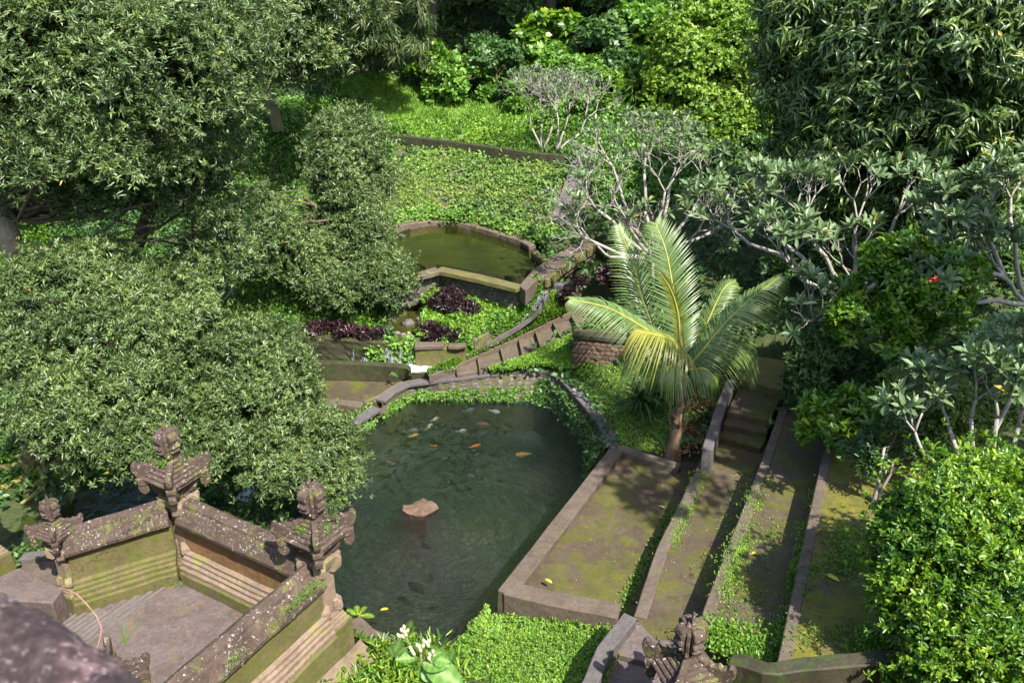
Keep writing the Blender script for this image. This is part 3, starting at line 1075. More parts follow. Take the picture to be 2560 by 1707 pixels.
# ------------------------------------------------------------------ main pool: walls and cap
pw = thing('retaining_wall', 'curved rubble stone wall with grey cap along the back of the fish pool', 'wall', tuple(at('R5', 1000, 1100, .3)))
capz = [(150, 1370, .42), (260, 1290, .43), (372, 1222, .44)]
capz2 = [(395, 1175, .45), (470, 1110, .46), (570, 1062, .47), (760, 1035, .54), (1000, 1008, .62), (1250, 975, .70), (1400, 965, .76), (1500, 978, .80), (1580, 1020, .84), (1660, 1100, .86), (1750, 1200, .9), (1835, 1300, .93), (1890, 1390, .95), (1905, 1465, .98)]
capP = [at('R5', x, y, z) for x, y, z in capz2]
capP1 = [at('R5', x, y, z) for x, y, z in capz]
child_world('cap', ribbon(capP, .27, .09).mesh('cap', .015, sub=.3, jit=.012), pw, M['greycap'])
lw = thing('retaining_wall', 'low grey capped wall with green plants at the left edge of the pool', 'wall', tuple(capP1[1]))
child_world('cap', ribbon(capP1, .28, .09).mesh('cap', .015, sub=.3, jit=.012), lw, M['greycap'])


def nearest_on(poly, p):
    best = None
    for i in range(len(poly)):
        a, b = Vector((poly[i][0], poly[i][1])), Vector((poly[(i + 1) % len(poly)][0], poly[(i + 1) % len(poly)][1]))
        e = b - a
        t = max(0, min(1, (Vector((p.x, p.y)) - a).dot(e) / max(e.length_squared, 1e-9)))
        q = a + e * t
        d = (q - Vector((p.x, p.y))).length
        if best is None or d < best[0]:
            best = (d, Vector((q.x, q.y, 0)))
    return best[1]


def pool_face(root, line, width=.2):
    g = G()
    top, bot = [], []
    n = 40
    for i in range(n + 1):
        t = i / n * (len(line) - 1)
        j = min(int(t), len(line) - 2)
        p = line[j].lerp(line[j + 1], t - j)
        q = nearest_on(pool, p)
        q = q + (Vector((q.x, q.y, 0)) - Vector((stir.x, stir.y, 0))).normalized() * -.02
        dirn = Vector((q.x - p.x, q.y - p.y, 0))
        dirn = dirn.normalized() * min(.1, dirn.length) if dirn.length > 1e-4 else dirn
        top.append(Vector((p.x, p.y, p.z - .05)) + dirn)
        bot.append(Vector((q.x, q.y, -.2)))
    back = [Vector((p.x, p.y, p.z - .06)) - (b - p).normalized() * .15 for p, b in zip(top, bot)]
    vs = []
    for a, b in zip(top, bot):
        bk = Vector((a.x, a.y, a.z)) + (Vector((a.x, a.y, 0)) - Vector((b.x, b.y, 0))).normalized() * .12
        lo = Vector((b.x, b.y, -.9))
        vs += [bk, a, a.lerp(b, .5) + (Vector((b.x - a.x, b.y - a.y, 0)) * .05), b, lo]
    fs = []
    for i in range(n):
        for k in range(4):
            a = i * 5 + k
            fs.append((a, a + 1, a + 6, a + 5))
    g.add(vs, fs)
    child_world('wall_face', g.mesh('wall_face', jit=.015), root, M['wall'])
    return top, bot


ptop, pbot = pool_face(pw, capP)
_ = pool_face(lw, capP1)
cnt = 0
for i in range(6, 31):
    a0, a1 = pbot[i], pbot[i + 1]
    b0, b1 = ptop[i], ptop[i + 1]
    a0, a1 = a0.lerp(b0, .32), a1.lerp(b1, .32)
    nrm = (a1 - a0).cross(b0 - a0).normalized()
    cc = Vector((stir.x, stir.y, 0)) - a0
    if nrm.dot(cc) < 0:
        nrm = -nrm
    w = (a1 - a0).length
    Hh = (b0 - a0).length
    rows = max(2, round(Hh / .11))
    for r_ in range(rows):
        nn_ = max(1, round(w / .12))
        for c_ in range(nn_):
            p = a0.lerp(a1, (c_ + .5 + .4 * (r_ % 2) + random.uniform(-.3, .3)) / nn_).lerp(b0.lerp(b1, .5), (r_ + .4) / rows)
            stone_part(pw, p, a1 - a0, nrm, w / nn_ * random.uniform(.95, 1.25), Hh / rows * random.uniform(.95, 1.2), M['stone'], 'stone')
# drain hole in the wall (dark ring of stones)
# wooden grate in the gap of the pool wall
gt = thing('sluice_grate', 'small grate of thin wooden bars in the gap of the pool wall', 'grate', tuple(at('N2', 1040, 1290, .25)))
for i in range(6):
    a = at('N2', 985 + i * 3, 1270 + i * 16, .30)
    b = at('N2', 1085 + i * 1, 1212 + i * 13, .30)
    g = G(); g.tube([a, b + Vector((0, 0, .02))], .010, 5)
    g.part('bar', M['curb'], gt)

# ------------------------------------------------------------------ basin on the left, trough wall, waterfall ledge
bs = thing('stone_basin', 'shallow empty concrete basin left of the fish pool with a low sloping back wall', 'basin', tuple(at('N2', 700, 1000, .22)))
g = G(); g.flat(basin, .0, BZ); g.part('floor', M['terrace'], bs, .01)
# sloping low wall between basin and trough
A = [at('N2', x, y, .88) for x, y in ((-160, 668), (300, 680), (760, 695), (1200, 715), (1345, 738), (1390, 775))]
B = [at('N2', x, y, BZ + .01) for x, y in ((-160, 880), (300, 890), (760, 900), (1150, 915), (1290, 900), (1330, 880))]
g = G()
n = len(A)
Ab = [a + Vector((0, .22, 0)) for a in A]
Ac = [a + Vector((0, .25, -.5)) for a in A]
g.add(Ac + Ab + A + B, [(k * n + i, (k + 1) * n + i, (k + 1) * n + i + 1, k * n + i + 1) for k in range(3) for i in range(n - 1)] + [(n - 1, 4 * n - 1, 3 * n - 1, 2 * n - 1)])
g.part('back_wall', M['dark_stone'], bs, sub=.3, jit=.02)
g = ribbon([at('N2', x, y, BZ + .1) for x, y in ((270, 1165), (500, 1175), (760, 1205))], .24, .3); g.part('curb', M['curb'], bs, .02, sub=.3, jit=.012)
g = ribbon([at('N2', x, y, BZ + .05) for x, y in ((780, 1165), (1000, 1080), (1180, 960), (1290, 900))], .10, .2); g.part('curb', M['cap'], bs, .012, sub=.3, jit=.01)

ld = thing('waterfall_ledge', 'dark wet stone ledge the small waterfalls run down behind the basin', 'wall', tuple(at('N2', 700, 380, MZ)))
lt = [at('N2', x, y, MZ) for x, y in ((-200, 320), (0, 335), (500, 370), (900, 400), (1040, 395), (1180, 372), (1430, 372))]
g = G()
n = len(lt)
back = [p + Vector((.05, .45, 0)) for p in lt]
mid = [Vector((p.x, p.y + .02, MZ - .10)) for p in lt]
lo = [Vector((p.x, p.y + .06, .3)) for p in lt]
g.add(back + lt + mid + lo, [(k * n + i, (k + 1) * n + i, (k + 1) * n + i + 1, k * n + i + 1) for k in range(3) for i in range(n - 1)])
g.part('ledge', M['dark_stone'], ld, sub=.12, jit=.05)
cb = thing('concrete_block', 'brown concrete block above the white water right of the waterfalls', 'block', tuple(at('N2', 1640, 430, 1.3)))
g = ribbon([at('N2', x, y, 1.30) for x, y in ((1440, 415), (1640, 412), (1830, 415))], .26, .12); g.part('top_slab', M['curb'], cb, .02, sub=.2, jit=.012)
g = ribbon([at('N2', x, y, 1.20) for x, y in ((1455, 440), (1640, 445), (1850, 450), (2100, 430))], .30, .60); g.part('body', M['mossy'], cb, .01, sub=.2, jit=.015)
g = ribbon([at('N2', x, y, 1.32) for x, y in ((1880, 425), (2000, 425), (2110, 410))], .2, .1); g.part('top_slab', M['curb'], cb, .02, sub=.2, jit=.012)
pp = thing('drain_pipe', 'short white pipe pouring water over the foaming trough', 'pipe', tuple(at('N2', 1676, 500, .95)))
g = G(); g.tube([at('N2', 1676, 500, 1.0) + Vector((0, .1, 0)), at('N2', 1676, 508, .98) + Vector((0, -.08, 0))], .035, 8)
g.part('pipe', flat_mat('pipe_white', (.6, .6, .6), .5), pp)


def fall(name, label, pts, width, mat, group=None):
    """water falling along a 3D line"""
    V, F = [], []
    n = 14
    pts = [Vector(p) for p in pts]
    for i in range(n + 1):
        t = i / n * (len(pts) - 1)
        j = min(int(t), len(pts) - 2)
        p = pts[j].lerp(pts[j + 1], t - j)
        wd = width * (.7 + .6 * i / n)
        for k in range(7):
            a = (k / 6 - .5)
            V.append((p.x + a * wd + .02 * mnoise.noise(Vector((k * .7, i * .3, p.x * 9))), p.y - .10 * math.cos(a * 3) + .05 * mnoise.noise(Vector((k * 1.3, i * .2, p.x * 5))), p.z))
    for i in range(n):
        for k in range(6):
            a = i * 7 + k
            F.append((a, a + 1, a + 8, a + 7))
    o = link(name, mesh_np(name, np.array(V), np.array(F), smooth=True), None, mat)
    return tag(o, label, 'waterfall', group)


def fall_px(label, x0, y0, x1, y1, w, zt, zb, r='N2', group='small waterfalls along the dark ledge'):
    a = at(r, x0, y0, zt)
    b = Vector((at(r, x1, y1, zb).x, a.y - .12, zb))
    return fall('waterfall', label, [a, a.lerp(b, .5) + Vector((0, -.04, 0)), b], w, M['fall'], group)


fall_px('widest strand of falling water on the ledge, left of the bright leaves', 1085, 455, 1110, 700, .26, 1.12, .68)
fall_px('thin bright strand of water beside the leafy clump above the foam', 1278, 465, 1225, 700, .11, 1.1, .68)
fall_px('short pale waterfall in the dark part of the ledge', 795, 570, 785, 700, .17, .95, .68)
fall_px('faint thin waterfall in deep shade left of the short pale one', 655, 460, 630, 680, .06, 1.1, .68)
fall_px('narrow trickle at the right end of the ledge plants', 1380, 560, 1380, 680, .07, .95, .68)
fall_px('jet of water dropping from the white pipe', 1676, 520, 1676, 650, .035, .98, .68)
fall_px('tall foaming waterfall seen through a gap in the trees', 1935, 900, 1920, 1200, .30, 4.1, 2.9, 'R1', None)
fall_px('lower broad cascade under the tall waterfall among leaves', 1890, 1200, 1880, 1290, .40, 2.9, 2.35, 'R1', None)

# ------------------------------------------------------------------ fish ladder of stepped stone landings
st = thing('stepped_channel', 'stepped brown stone channel climbing to the right behind the pool', 'steps', tuple(at('N1', 1200, 1200, 1.1)))
for i in range(len(ris) - 1):
    z = zs[i]
    a, b = at('N1', *ris[i][0], z), at('N1', *ris[i][1], z)
    c, d = at('N1', *ris[i + 1][1], z), at('N1', *ris[i + 1][0], z)
    g = G(); g.flat([a, b, c, d], z - .35, z)
    g.part('step', M['curb'], st, .012, sub=.25, jit=.008)
    if i > 0:
        # raised lip on the edge of each landing
        e = (d - a).normalized() * .045
        g = G(); g.flat([a, b, b + e, a + e], z - .02, z + .05)
        g.part('step_lip', M['mossy'], st, .008)
rl = ribbon([at('N1', x, y, z) for x, y, z in ((900, 1470, .77), (1090, 1420, .86), (1300, 1320, .97), (1540, 1205, 1.10), (1790, 1085, 1.23), (2000, 960, 1.36), (2250, 860, 1.5), (2500, 780, 1.64))], .13, .25)
rl.part('side_wall', M['curb'], st, .015, sub=.25, jit=.012)
ll = ribbon([at('N1', x, y, z) for x, y, z in ((60, 1560, .72), (400, 1450, .76), (680, 1300, .84), (980, 1175, .93), (1220, 1060, 1.03), (1440, 955, 1.14), (1660, 845, 1.26), (1900, 735, 1.40), (2120, 640, 1.54))], .06, .2)
ll.part('side_wall', M['curb'], st, .012, sub=.25, jit=.015)

cv = thing('garden_wall', 'curving dark stone wall climbing from the white water to the upper pond corner', 'wall', tuple(at('N1', 1100, 800, 1.6)))
g = ribbon([at('N1', x, y, z) for x, y, z in ((640, 1095, 1.28), (760, 1020, 1.36), (880, 950, 1.44))], .15, .3); g.part('cap', M['cap'], cv, .015, sub=.25, jit=.012)
g = ribbon([at('N1', x, y, z) for x, y, z in ((930, 920, 1.48), (1020, 850, 1.54), (1110, 780, 1.6), (1190, 690, 1.68), (1240, 600, 1.78), (1262, 540, 1.86))], .2, .35); g.part('cap', M['cap'], cv, .015, sub=.25, jit=.012)
g = ribbon([at('N1', x, y, z) for x, y, z in ((1262, 545, 1.95), (1280, 470, 2.1), (1300, 400, 2.3))], .16, .5); g.part('pier', M['wall'], cv, .015, sub=.25, jit=.012)
cl = thing('channel_edge', 'thin dark stone edge of the narrow water channel in the green bank', 'kerb', tuple(at('N1', 900, 1090, 1.2)))
g = ribbon([at('N1', x, y, z + .05) for x, y, z in ((1620, 470, 2.1), (1500, 680, 1.85), (1400, 790, 1.58), (1240, 900, 1.36), (980, 1050, 1.16), (700, 1200, .98), (480, 1310, .88), (60, 1520, .74))], .06, .15)
g.part('edge', M['greycap'], cl, .01, sub=.25, jit=.012)

# wall in front of the upper pond
fw = thing('retaining_wall', 'rubble wall with moss yellow cap holding the green upper pond', 'wall', tuple(at('N1', 700, 350, 2.0)))
Fz = 2.42
cf = [at('N1', x, y, Fz) for x, y in ((-330, 300), (60, 205), (190, 160), (700, 265), (1250, 400))]
g = ribbon([cf[0], cf[1], cf[2] + Vector((0, -.02, 0))], .30, .14); g.part('cap', M['cap'], fw, .02, sub=.3, jit=.012)
g = ribbon(cf[2:], .33, .14); g.part('cap', M['mossy'], fw, .02, sub=.3, jit=.012)
f0, f1, f2 = [at('N1', x, y, Fz - .14) for x, y in ((-330, 350), (215, 215), (1230, 440))]
for a, b, zb in ((f0, f1, 1.5), (f1, f2, 1.55)):
    g = G()
    off = Vector((0, .28, 0))
    a2, b2 = a + Vector((0, .05, 0)), b + Vector((0, .05, 0))
    g.prism([a2, b2, b2 + off, a2 + off], [Vector((p.x, p.y, zb)) for p in (a2, b2, b2 + off, a2 + off)])
    g.part('wall_face', M['wall'], fw)
    stone_face(fw, Vector((a2.x, a2.y, zb + .05)), Vector((b2.x, b2.y, zb + .05)), a2, b2, .145, M['stone'], 'stone')
pc = thing('pond_platform', 'broad grey concrete walk dividing the upper pond from the dark side pond', 'platform', tuple(at('N1', 1500, 200, Fz)))
pl = PZ('N1', [(1240, 385), (1330, 455), (1490, 290), (1600, 300), (1850, 100), (1990, 0), (2250, -160), (2050, -200), (1700, -20), (1530, 105), (1380, 220)], Fz + .01)
g = G(); g.flat(pl, 2.0, Fz + .01); g.part('slab', M['curb'], pc, .02, sub=.3, jit=.01)
g = ribbon([at('N1', x, y, Fz + .05) for x, y in ((1600, 300), (1720, 205), (1860, 100), (1990, 0), (2200, -130))], .09, .25); g.part('edge', M['mossy'], pc, .012, sub=.3, jit=.01)
g = ribbon([at('N1', x, y, 2.18) for x, y in ((1640, 350), (1740, 350), (1830, 375))], .2, .5); g.part('kerb', M['greycap'], pc, .02, sub=.3, jit=.01)
g = ribbon([at('N1', x, y, 2.2) for x, y in ((1850, 360), (1990, 300), (2190, 190), (2400, 120))], .22, .4); g.part('kerb', M['curb'], pc, .02, sub=.3, jit=.01)
# edge wall at the back of the upper pond
bw = thing('pond_edge', 'low brown kerb round the far side of the green upper pond', 'kerb', tuple(at('R2', 900, 1450, 2.3)))
g = ribbon([at('R2', x, y, z) for x, y, z in ((340, 1500, 2.42), (420, 1490, 2.40), (560, 1462, 2.38), (690, 1440, 2.36), (860, 1440, 2.34), (1000, 1466, 2.34), (1180, 1520, 2.34), (1330, 1568, 2.34), (1390, 1600, 2.34))], .24, .5)
g.part('kerb', M['cap'], bw, .02, sub=.3, jit=.02)
g = ribbon([at('R5', x, y, z) for x, y, z in ((1400, 195, 2.36), (1420, 220, 2.36), (1470, 250, 2.38), (1540, 255, 2.4))], .2, .4); g.part('kerb', M['mossy'], bw, .02, sub=.3, jit=.02)

# retaining bank behind the pond
bk = thing('retaining_wall', 'sloping ivy covered bank wall with dark cap and two stone ribs above the upper pond', 'wall', tuple(at('R2', 1000, 1200, 3)))
T = [at('R2', x, y, 4.05) for x, y in ((180, 870), (560, 898), (880, 950), (1150, 985), (1440, 1020), (1690, 1030))]
Bq = [at('R2', x, y, 2.36) for x, y in ((60, 1560), (420, 1475), (700, 1425), (1000, 1450), (1330, 1545), (1520, 1590))]
n = len(T)
g = G(); g.add(T + Bq, [(i, n + i, n + i + 1, i + 1) for i in range(n - 1)]); g.part('sloping_face', M['wall'], bk, sub=.25, jit=.05)
g = ribbon([at('R2', x, y, 4.22) for x, y in ((150, 862), (480, 880), (880, 925), (1150, 965), (1440, 1000), (1600, 1010))], .16, .36); g.part('cap', M['dark_stone'], bk, .02, sub=.4, jit=.015)
bank_face = (T, Bq)


_fn = (T[4] - T[1]).cross(Bq[3] - T[1]).normalized()


def onface(x, y):
    d = ray('R2', x, y)
    o = Vector((0, 0, CAMZ))
    return o + d * ((T[1] - o).dot(_fn) / d.dot(_fn))


def rib(pts, w, th, mat):
    g = G()
    L, Rr = [], []
    for p in pts:
        L.append(p + Vector((-w / 2, -.12, .10)))
        Rr.append(p + Vector((w / 2, -.12, .10)))
    n = len(pts)
    dn = [Vector((0, .1, -th))]
    vs = L + Rr + [p + dn[0] for p in Rr] + [p + dn[0] for p in L]
    fs = []
    for i in range(n - 1):
        for k in range(4):
            fs.append((k * n + i, k * n + i + 1, ((k + 1) % 4) * n + i + 1, ((k + 1) % 4) * n + i))
    fs += [(0, n, 2 * n, 3 * n), (n - 1, 4 * n - 1, 3 * n - 1, 2 * n - 1)]
    g.add(vs, fs)
    g.part('rib', mat, bk, .015, sub=.4, jit=.015)


rib([onface(x, y) for x, y in ((585, 893), (560, 990), (515, 1100), (475, 1200), (440, 1290))], .30, .3, M['cap'])
rib([onface(x, y) for x, y in ((1690, 1040), (1640, 1200), (1590, 1340), (1530, 1480))], .40, .3, M['greycap'])


# dark stone block wall on the lawn
blk = thing('rubble_wall', 'dark brown rubble wall with flat top behind the coconut palm', 'wall', tuple(at('N1', 2200, 1200, 1.5)))
q0, q1 = at('N1', 1950, 1040, 1.86), at('N6', 420, 810, 1.86)
p0, p1 = Vector((q0.x, q0.y, 1.0)), Vector((q1.x, q1.y, 1.0))
g = G()
off = Vector((.05, .4, 0))
g.prism([q0, q1, q1 + off, q0 + off], [p0, p1, p1 + off, p0 + off]); g.part('core', M['brown_stone'], blk, .02)
g = ribbon([q0 + Vector((0, .1, .05)), q1 + Vector((0, .1, .05))], .32, .12); g.part('cap', M['dark_stone'], blk, .015, sub=.3, jit=.015)
stone_face(blk, p0, p1, q0 + Vector((0, 0, -.12)), q1 + Vector((0, 0, -.12)), .15, M['brown_stone'], 'brown')

# ------------------------------------------------------------------ terraces on the right
M['terrace_moss'] = stone_mat('mossy_terrace', (.080, .062, .036), (.12, .095, .065), (.042, .034, .018), (.085, .088, .010), .95, .12, .7, moss2=(.16, .155, .014), lichen=(.25, .22, .18))


def terrace(label, poly, edge, z, z0, curbw, curbmat='curb', lip=.03):
    c = Vector((sum(p[0] for p in poly) / len(poly), sum(p[1] for p in poly) / len(poly), z))
    t = thing('stone_terrace', label, 'terrace', tuple(c), 'long stepped terraces right of the pool')
    g = G(); g.flat(poly, z0, z); g.part('floor', M['terrace_moss' if z > 2.2 else 'terrace'], t, sub=.5, jit=0.0)
    pts = [Vector((p[0], p[1], z + lip)) for p in edge]
    mid = []
    for i, p in enumerate(pts):
        d = pts[min(i + 1, len(pts) - 1)] - pts[max(i - 1, 0)]
        nn = Vector((d.y, -d.x, 0)).normalized()
        if nn.x < 0:
            nn = -nn
        mid.append(p + nn * curbw / 2)
    g = ribbon(mid, curbw, z + lip - z0 + .05); g.part('curb', M[curbmat], t, .014, sub=.3, jit=.010)
    return t


tr1 = terrace('lowest concrete terrace with raised rim beside the pool water', t1, [wallL1, wallL0], T1Z, -.8, .30, 'curb', .16)
g = ribbon([at('B2', 1200, 955, 1.0) + Vector((.05, .06, .0)), at('B2', 1500, 1035, 1.0) + Vector((0, .1, 0)), at('B2', 1960, 1125, .99) + Vector((0, .1, 0))], .34, .6); g.part('front_rim', M['curb'], tr1, .015, sub=.3, jit=.01)
g = ribbon([wallL0 + Vector((.1, -.05, 0)), at('B2', 2150, 90, 1.0), at('B2', 2352, 150, 1.0)], .22, .5); g.part('back_rim', M['curb'], tr1, .015, sub=.3, jit=.01)
terrace('second terrace strip above the lowest one, dappled with leaf shadows', t2, e2, T2Z, .2, .20, 'curb', .03)
terrace('third terrace strip, patched with bright green weeds', t3, e3, T3Z, .6, .17, 'curb', .02)
terrace('uppermost and widest terrace, mossy, beside the lime green bush', t4, e4, T4Z, 1.0, .16, 'curb', .02)
# stairs at the far end of terrace two
sx = thing('stone_stairs', 'shaded stone stairs climbing from the second terrace under the trees', 'stairs', tuple(at('N3', 450, 1200, 1.7)))
stl = [(90, 1262, 640, 1410), (150, 1100, 720, 1210), (190, 930, 760, 1060)]
zs2 = [T2Z + .14, T2Z + .28, T2Z + .42]
tops = []
for i, (x0, y0, x1, y1) in enumerate(stl):
    z = zs2[i]
    a, b = at('N3', x0, y0, z), at('N3', x1, y1, z)
    nd = Vector((-(b - a).y, (b - a).x, 0)).normalized()
    dd = 1.6 if i == 2 else .42
    g = G(); g.flat([a, b, b + nd * dd, a + nd * dd], z - .3, z)
    g.part('step', M['dark_stone'] if 0 else M['terrace'], sx, .012, sub=.4, jit=.008)
lz = 2.0
land = PZ('N3', [(370, 180), (960, 260), (930, 660), (290, 490)], lz)
g = G(); g.flat(land, lz - .8, lz); g.part('landing', M['mossy'], sx, .012, sub=.4, jit=.008)
g = ribbon([at('F', 1829, 948, 1.95), at('F', 1803, 1010, 1.93), at('F', 1783, 1078, 1.91), at('F', 1768, 1122, 1.90)], .20, 1.1); g.part('side_wall', M['greycap'], sx, .015, sub=.3, jit=.01)
# cap wall beside the lower right steps
cw = thing('garden_wall', 'grey capped wall running to the bottom edge beside the small landing', 'wall', tuple(at('B2', 1900, 1350, 1.5)))
cpl = [((2000, 1112), (2058, 1128)), ((1905, 1225), (1975, 1245)), ((1822, 1330), (1888, 1365)), ((1770, 1450), (1840, 1480)), ((1712, 1590), (1798, 1590)), ((1600, 1800), (1700, 1800))]
mid = [(at('B2', *a, 1.55) + at('B2', *b, 1.55)) / 2 for a, b in cpl]
g = ribbon(mid, .22, 1.2); g.part('cap', M['greycap'], cw, .015, sub=.3, jit=.01)
lp = thing('stone_stairs', 'weathered purple grey steps at the bottom of the picture beside the temple gate ornament', 'stairs', tuple(at('B2', 2150, 1300, 1.3)))
for i, (pl_, z) in enumerate((([(2058, 1160), (2400, 1240), (2400, 1500), (1960, 1380), (1900, 1330)], 1.36), ([(1940, 1375), (2300, 1480), (2300, 1700), (1870, 1560), (1850, 1450)], 1.24), ([(1880, 1480), (2300, 1640), (2300, 2100), (1750, 2000)], 1.10))):
    g = G(); g.flat(PZ('B2', pl_, z), z - .5, z); g.part('step', M['floor'], lp, .012, sub=.4, jit=.01)
dw = thing('garden_wall', 'dark curved coping at the bottom right in front of the upper terrace', 'wall', tuple(at('B3', 900, 1440, 2.8)))
g = ribbon([at('B3', x, y, z) for x, y, z in ((430, 1400, 2.55), (540, 1420, 2.6), (660, 1460, 2.65), (740, 1462, 2.68), (900, 1440, 2.72), (1150, 1415, 2.76), (1400, 1395, 2.8), (1800, 1370, 2.84))], .22, .9)
g.part('coping', M['dark_stone'], dw, .02, sub=.3, jit=.012)

# ------------------------------------------------------------------ temple court
def ring_box(g, hw, z0, z1, hw2=None, mi=0):
    hw2 = hw if hw2 is None else hw2
    g.add([(-hw, -hw, z0), (hw, -hw, z0), (hw, hw, z0), (-hw, hw, z0), (-hw2, -hw2, z1), (hw2, -hw2, z1), (hw2, hw2, z1), (-hw2, hw2, z1)],
          [(3, 2, 1, 0), (4, 5, 6, 7), (0, 1, 5, 4), (1, 2, 6, 5), (2, 3, 7, 6), (3, 0, 4, 7)], mi)


def plate(g, outline, th, ang, org=(0, 0, 0), mi=0):
    """2D outline (radial, z) extruded to thickness th, turned by ang about z"""
    c, s = math.cos(ang), math.sin(ang)
    n = len(outline)
    vs = []
    for k in (-th / 2, th / 2):
        for (r_, z) in outline:
            vs.append((org[0] + r_ * c - k * s, org[1] + r_ * s + k * c, org[2] + z))
    g.add(vs, [tuple(range(n - 1, -1, -1)), tuple(range(n, 2 * n))] + [(i, (i + 1) % n, (i + 1) % n + n, i + n) for i in range(n)], mi)


FIN = [(.02, 0), (.17, .02), (.16, .07), (.24, .11), (.20, .15), (.26, .19), (.21, .25), (.25, .32), (.22, .40), (.14, .43), (.06, .38), (.12, .31), (.09, .25), (.02, .24)]
HORN = [(.12, 2.12), (.30, 1.99), (.44, 1.91), (.53, 1.90), (.60, 1.95), (.645, 2.04), (.655, 2.13), (.62, 2.20), (.56, 2.205), (.53, 2.15), (.47, 2.13), (.42, 2.17), (.39, 2.13), (.34, 2.125), (.30, 2.165), (.27, 2.14), (.20, 2.17), (.12, 2.21)]
LEAFY = [(-.02, 0), (.15, .0), (.17, -.05), (.15, -.14), (.08, -.20), (.0, -.15)]


def pillar(label, loc, rotz, scale=1.0, roofs=1.0, finial=True, shaft_h=1.0, group='carved stone pillars of the temple court', zroof=1.9):
    t = thing('temple_pillar', label, 'pillar', tuple(loc), group, rotz)
    t.scale = (scale * .91, scale * .91, scale)

    def P(g, name, mat, bevel=.008, jit=.008, sub=.12):
        me = g.mesh(name, bevel, False, sub, jit)
        return link(name, me, t, mat)
    # plinth and base mouldings
    g = G(); ring_box(g, .30, -1.2, .22); P(g, 'plinth', M['mossy'])
    for hw, z0, z1, hw2 in ((.28, .22, .27, .27), (.25, .27, .33, .24), (.225, .33, .38, .215), (.20, .38, .44, .19)):
        g = G(); ring_box(g, hw, z0, z1, hw2); P(g, 'base_moulding', M['temple_bare'], sub=0)
    for k in range(4):
        g = G(); plate(g, [(.12, .44), (.27, .44), (.30, .50), (.29, .60), (.22, .68), (.14, .66)], .17, math.pi / 4 + k * math.pi / 2)
        P(g, 'foot_ornament', M['temple_bare'], .02, .012)
    g = G(); ring_box(g, .155, .44, 1.34, .145); P(g, 'shaft', M['temple_bare'])
    for k in range(4):
        g = G(); plate(g, [(.10, 1.22), (.22, 1.18), (.34, 1.28), (.36, 1.44), (.30, 1.50), (.10, 1.50)], .19, math.pi / 4 + k * math.pi / 2)
        P(g, 'capital_ornament', M['temple_bare'], .02, .012)
    g = G(); ring_box(g, .22, 1.34, 1.50, .26); P(g, 'capital', M['temple_bare'])
    g = G(); ring_box(g, .18, 1.50, 1.68, .20); P(g, 'neck', M['temple'])
    for k in range(4):
        g = G(); plate(g, [(.10, 1.56), (.26, 1.54), (.36, 1.64), (.36, 1.72), (.10, 1.72)], .16, math.pi / 4 + k * math.pi / 2)
        P(g, 'corner_bracket', M['temple'], .02, .01)
    for hw, z0, z1, hw2 in ((.27, 1.70, 1.76, .30), (.33, 1.765, 1.80, .34), (.37, 1.805, 1.88, .385)):
        g = G(); ring_box(g, hw, z0, z1, hw2); P(g, 'cornice', M['temple'], sub=0)
    # stepped pyramid roof
    lv = [(.415, 1.885, 1.935), (.365, 1.94, 1.985), (.31, 1.99, 2.035), (.255, 2.04, 2.08), (.20, 2.085, 2.125), (.15, 2.13, 2.19)]
    for hw, z0, z1 in lv:
        g = G(); ring_box(g, hw, z0, z1 - .008, hw - .022); P(g, 'roof_course', M['temple'], .014, .012, .1)
    for k in range(4):
        a = math.pi / 4 + k * math.pi / 2
        g = G(); plate(g, [(.40, 1.78), (.57, 1.78), (.60, 1.86), (.60, 1.925), (.40, 1.925)], .17, a)
        P(g, 'corner_block', M['temple'], .016, .012)
        g = G()
        plate(g, HORN, .10, a); P(g, 'corner_horn', M['temple'], .014, .012)
        g = G(); plate(g, [(x + .43, z + 1.80) for x, z in LEAFY], .13, a); P(g, 'hanging_ornament', M['temple'], .012, .01)
        # panels hanging between the horns
    if finial:
        g = G(); ring_box(g, .11, 2.20, 2.27, .13); P(g, 'finial_base', M['temple'])
        for k in range(4):
            g = G(); plate(g, [(.02, 2.26), (.20, 2.26), (.17, 2.32), (.19, 2.44), (.18, 2.60), (.12, 2.66), (.02, 2.66)], .055, k * math.pi / 2 + math.pi / 4)
            P(g, 'finial_rib', M['temple'], .010, .008)
            g = G(); plate(g, [(r_ * .92, z + 2.25) for r_, z in FIN], .17, k * math.pi / 2)
            P(g, 'finial_wing', M['temple'], .014, .010)
        g = G(); ring_box(g, .055, 2.26, 2.64, .05); P(g, 'finial_core', M['temple'])
        g = G(); g.box((0, 0, 2.665), (.24, .13, .055), math.pi / 4); ring_box(g, .04, 2.69, 2.86, .012); P(g, 'finial_spike', M['temple'], .008, .006)
    return t


rotW = math.atan2(dW2.y, dW2.x)
pillar('carved pillar standing at the far corner of the court, highest in the photo', (P1c.x, P1c.y, courtz), rotW, 1.0)
pillar('carved pillar at the pool side corner of the court with weeds on its roof', (P2c.x, P2c.y, courtz), rotW, 1.0)
pillar('smaller mossy pillar ending the left court wall', (P0c.x, P0c.y, .84), rotW + .12, .72)
pe = at('F', -12, 1365, 1.4) + Vector((-.28, .1, 0))
pillar('pillar cut off by the left edge of the photo', (pe.x, pe.y, .9), rotW, 1.0)
pg = at('F', 1722, 1640, 2.75)
pillar('gate pillar top with white lichen rising from the bottom edge of the photo', (pg.x, pg.y, .62), R(20), 1.0)
pr = at('F', 262, 1660, 3.3)
pillar('broken pillar top with long grass blades just behind the blurred parapet', (pr.x, pr.y, 1.55), rotW + .1, .8, finial=False)

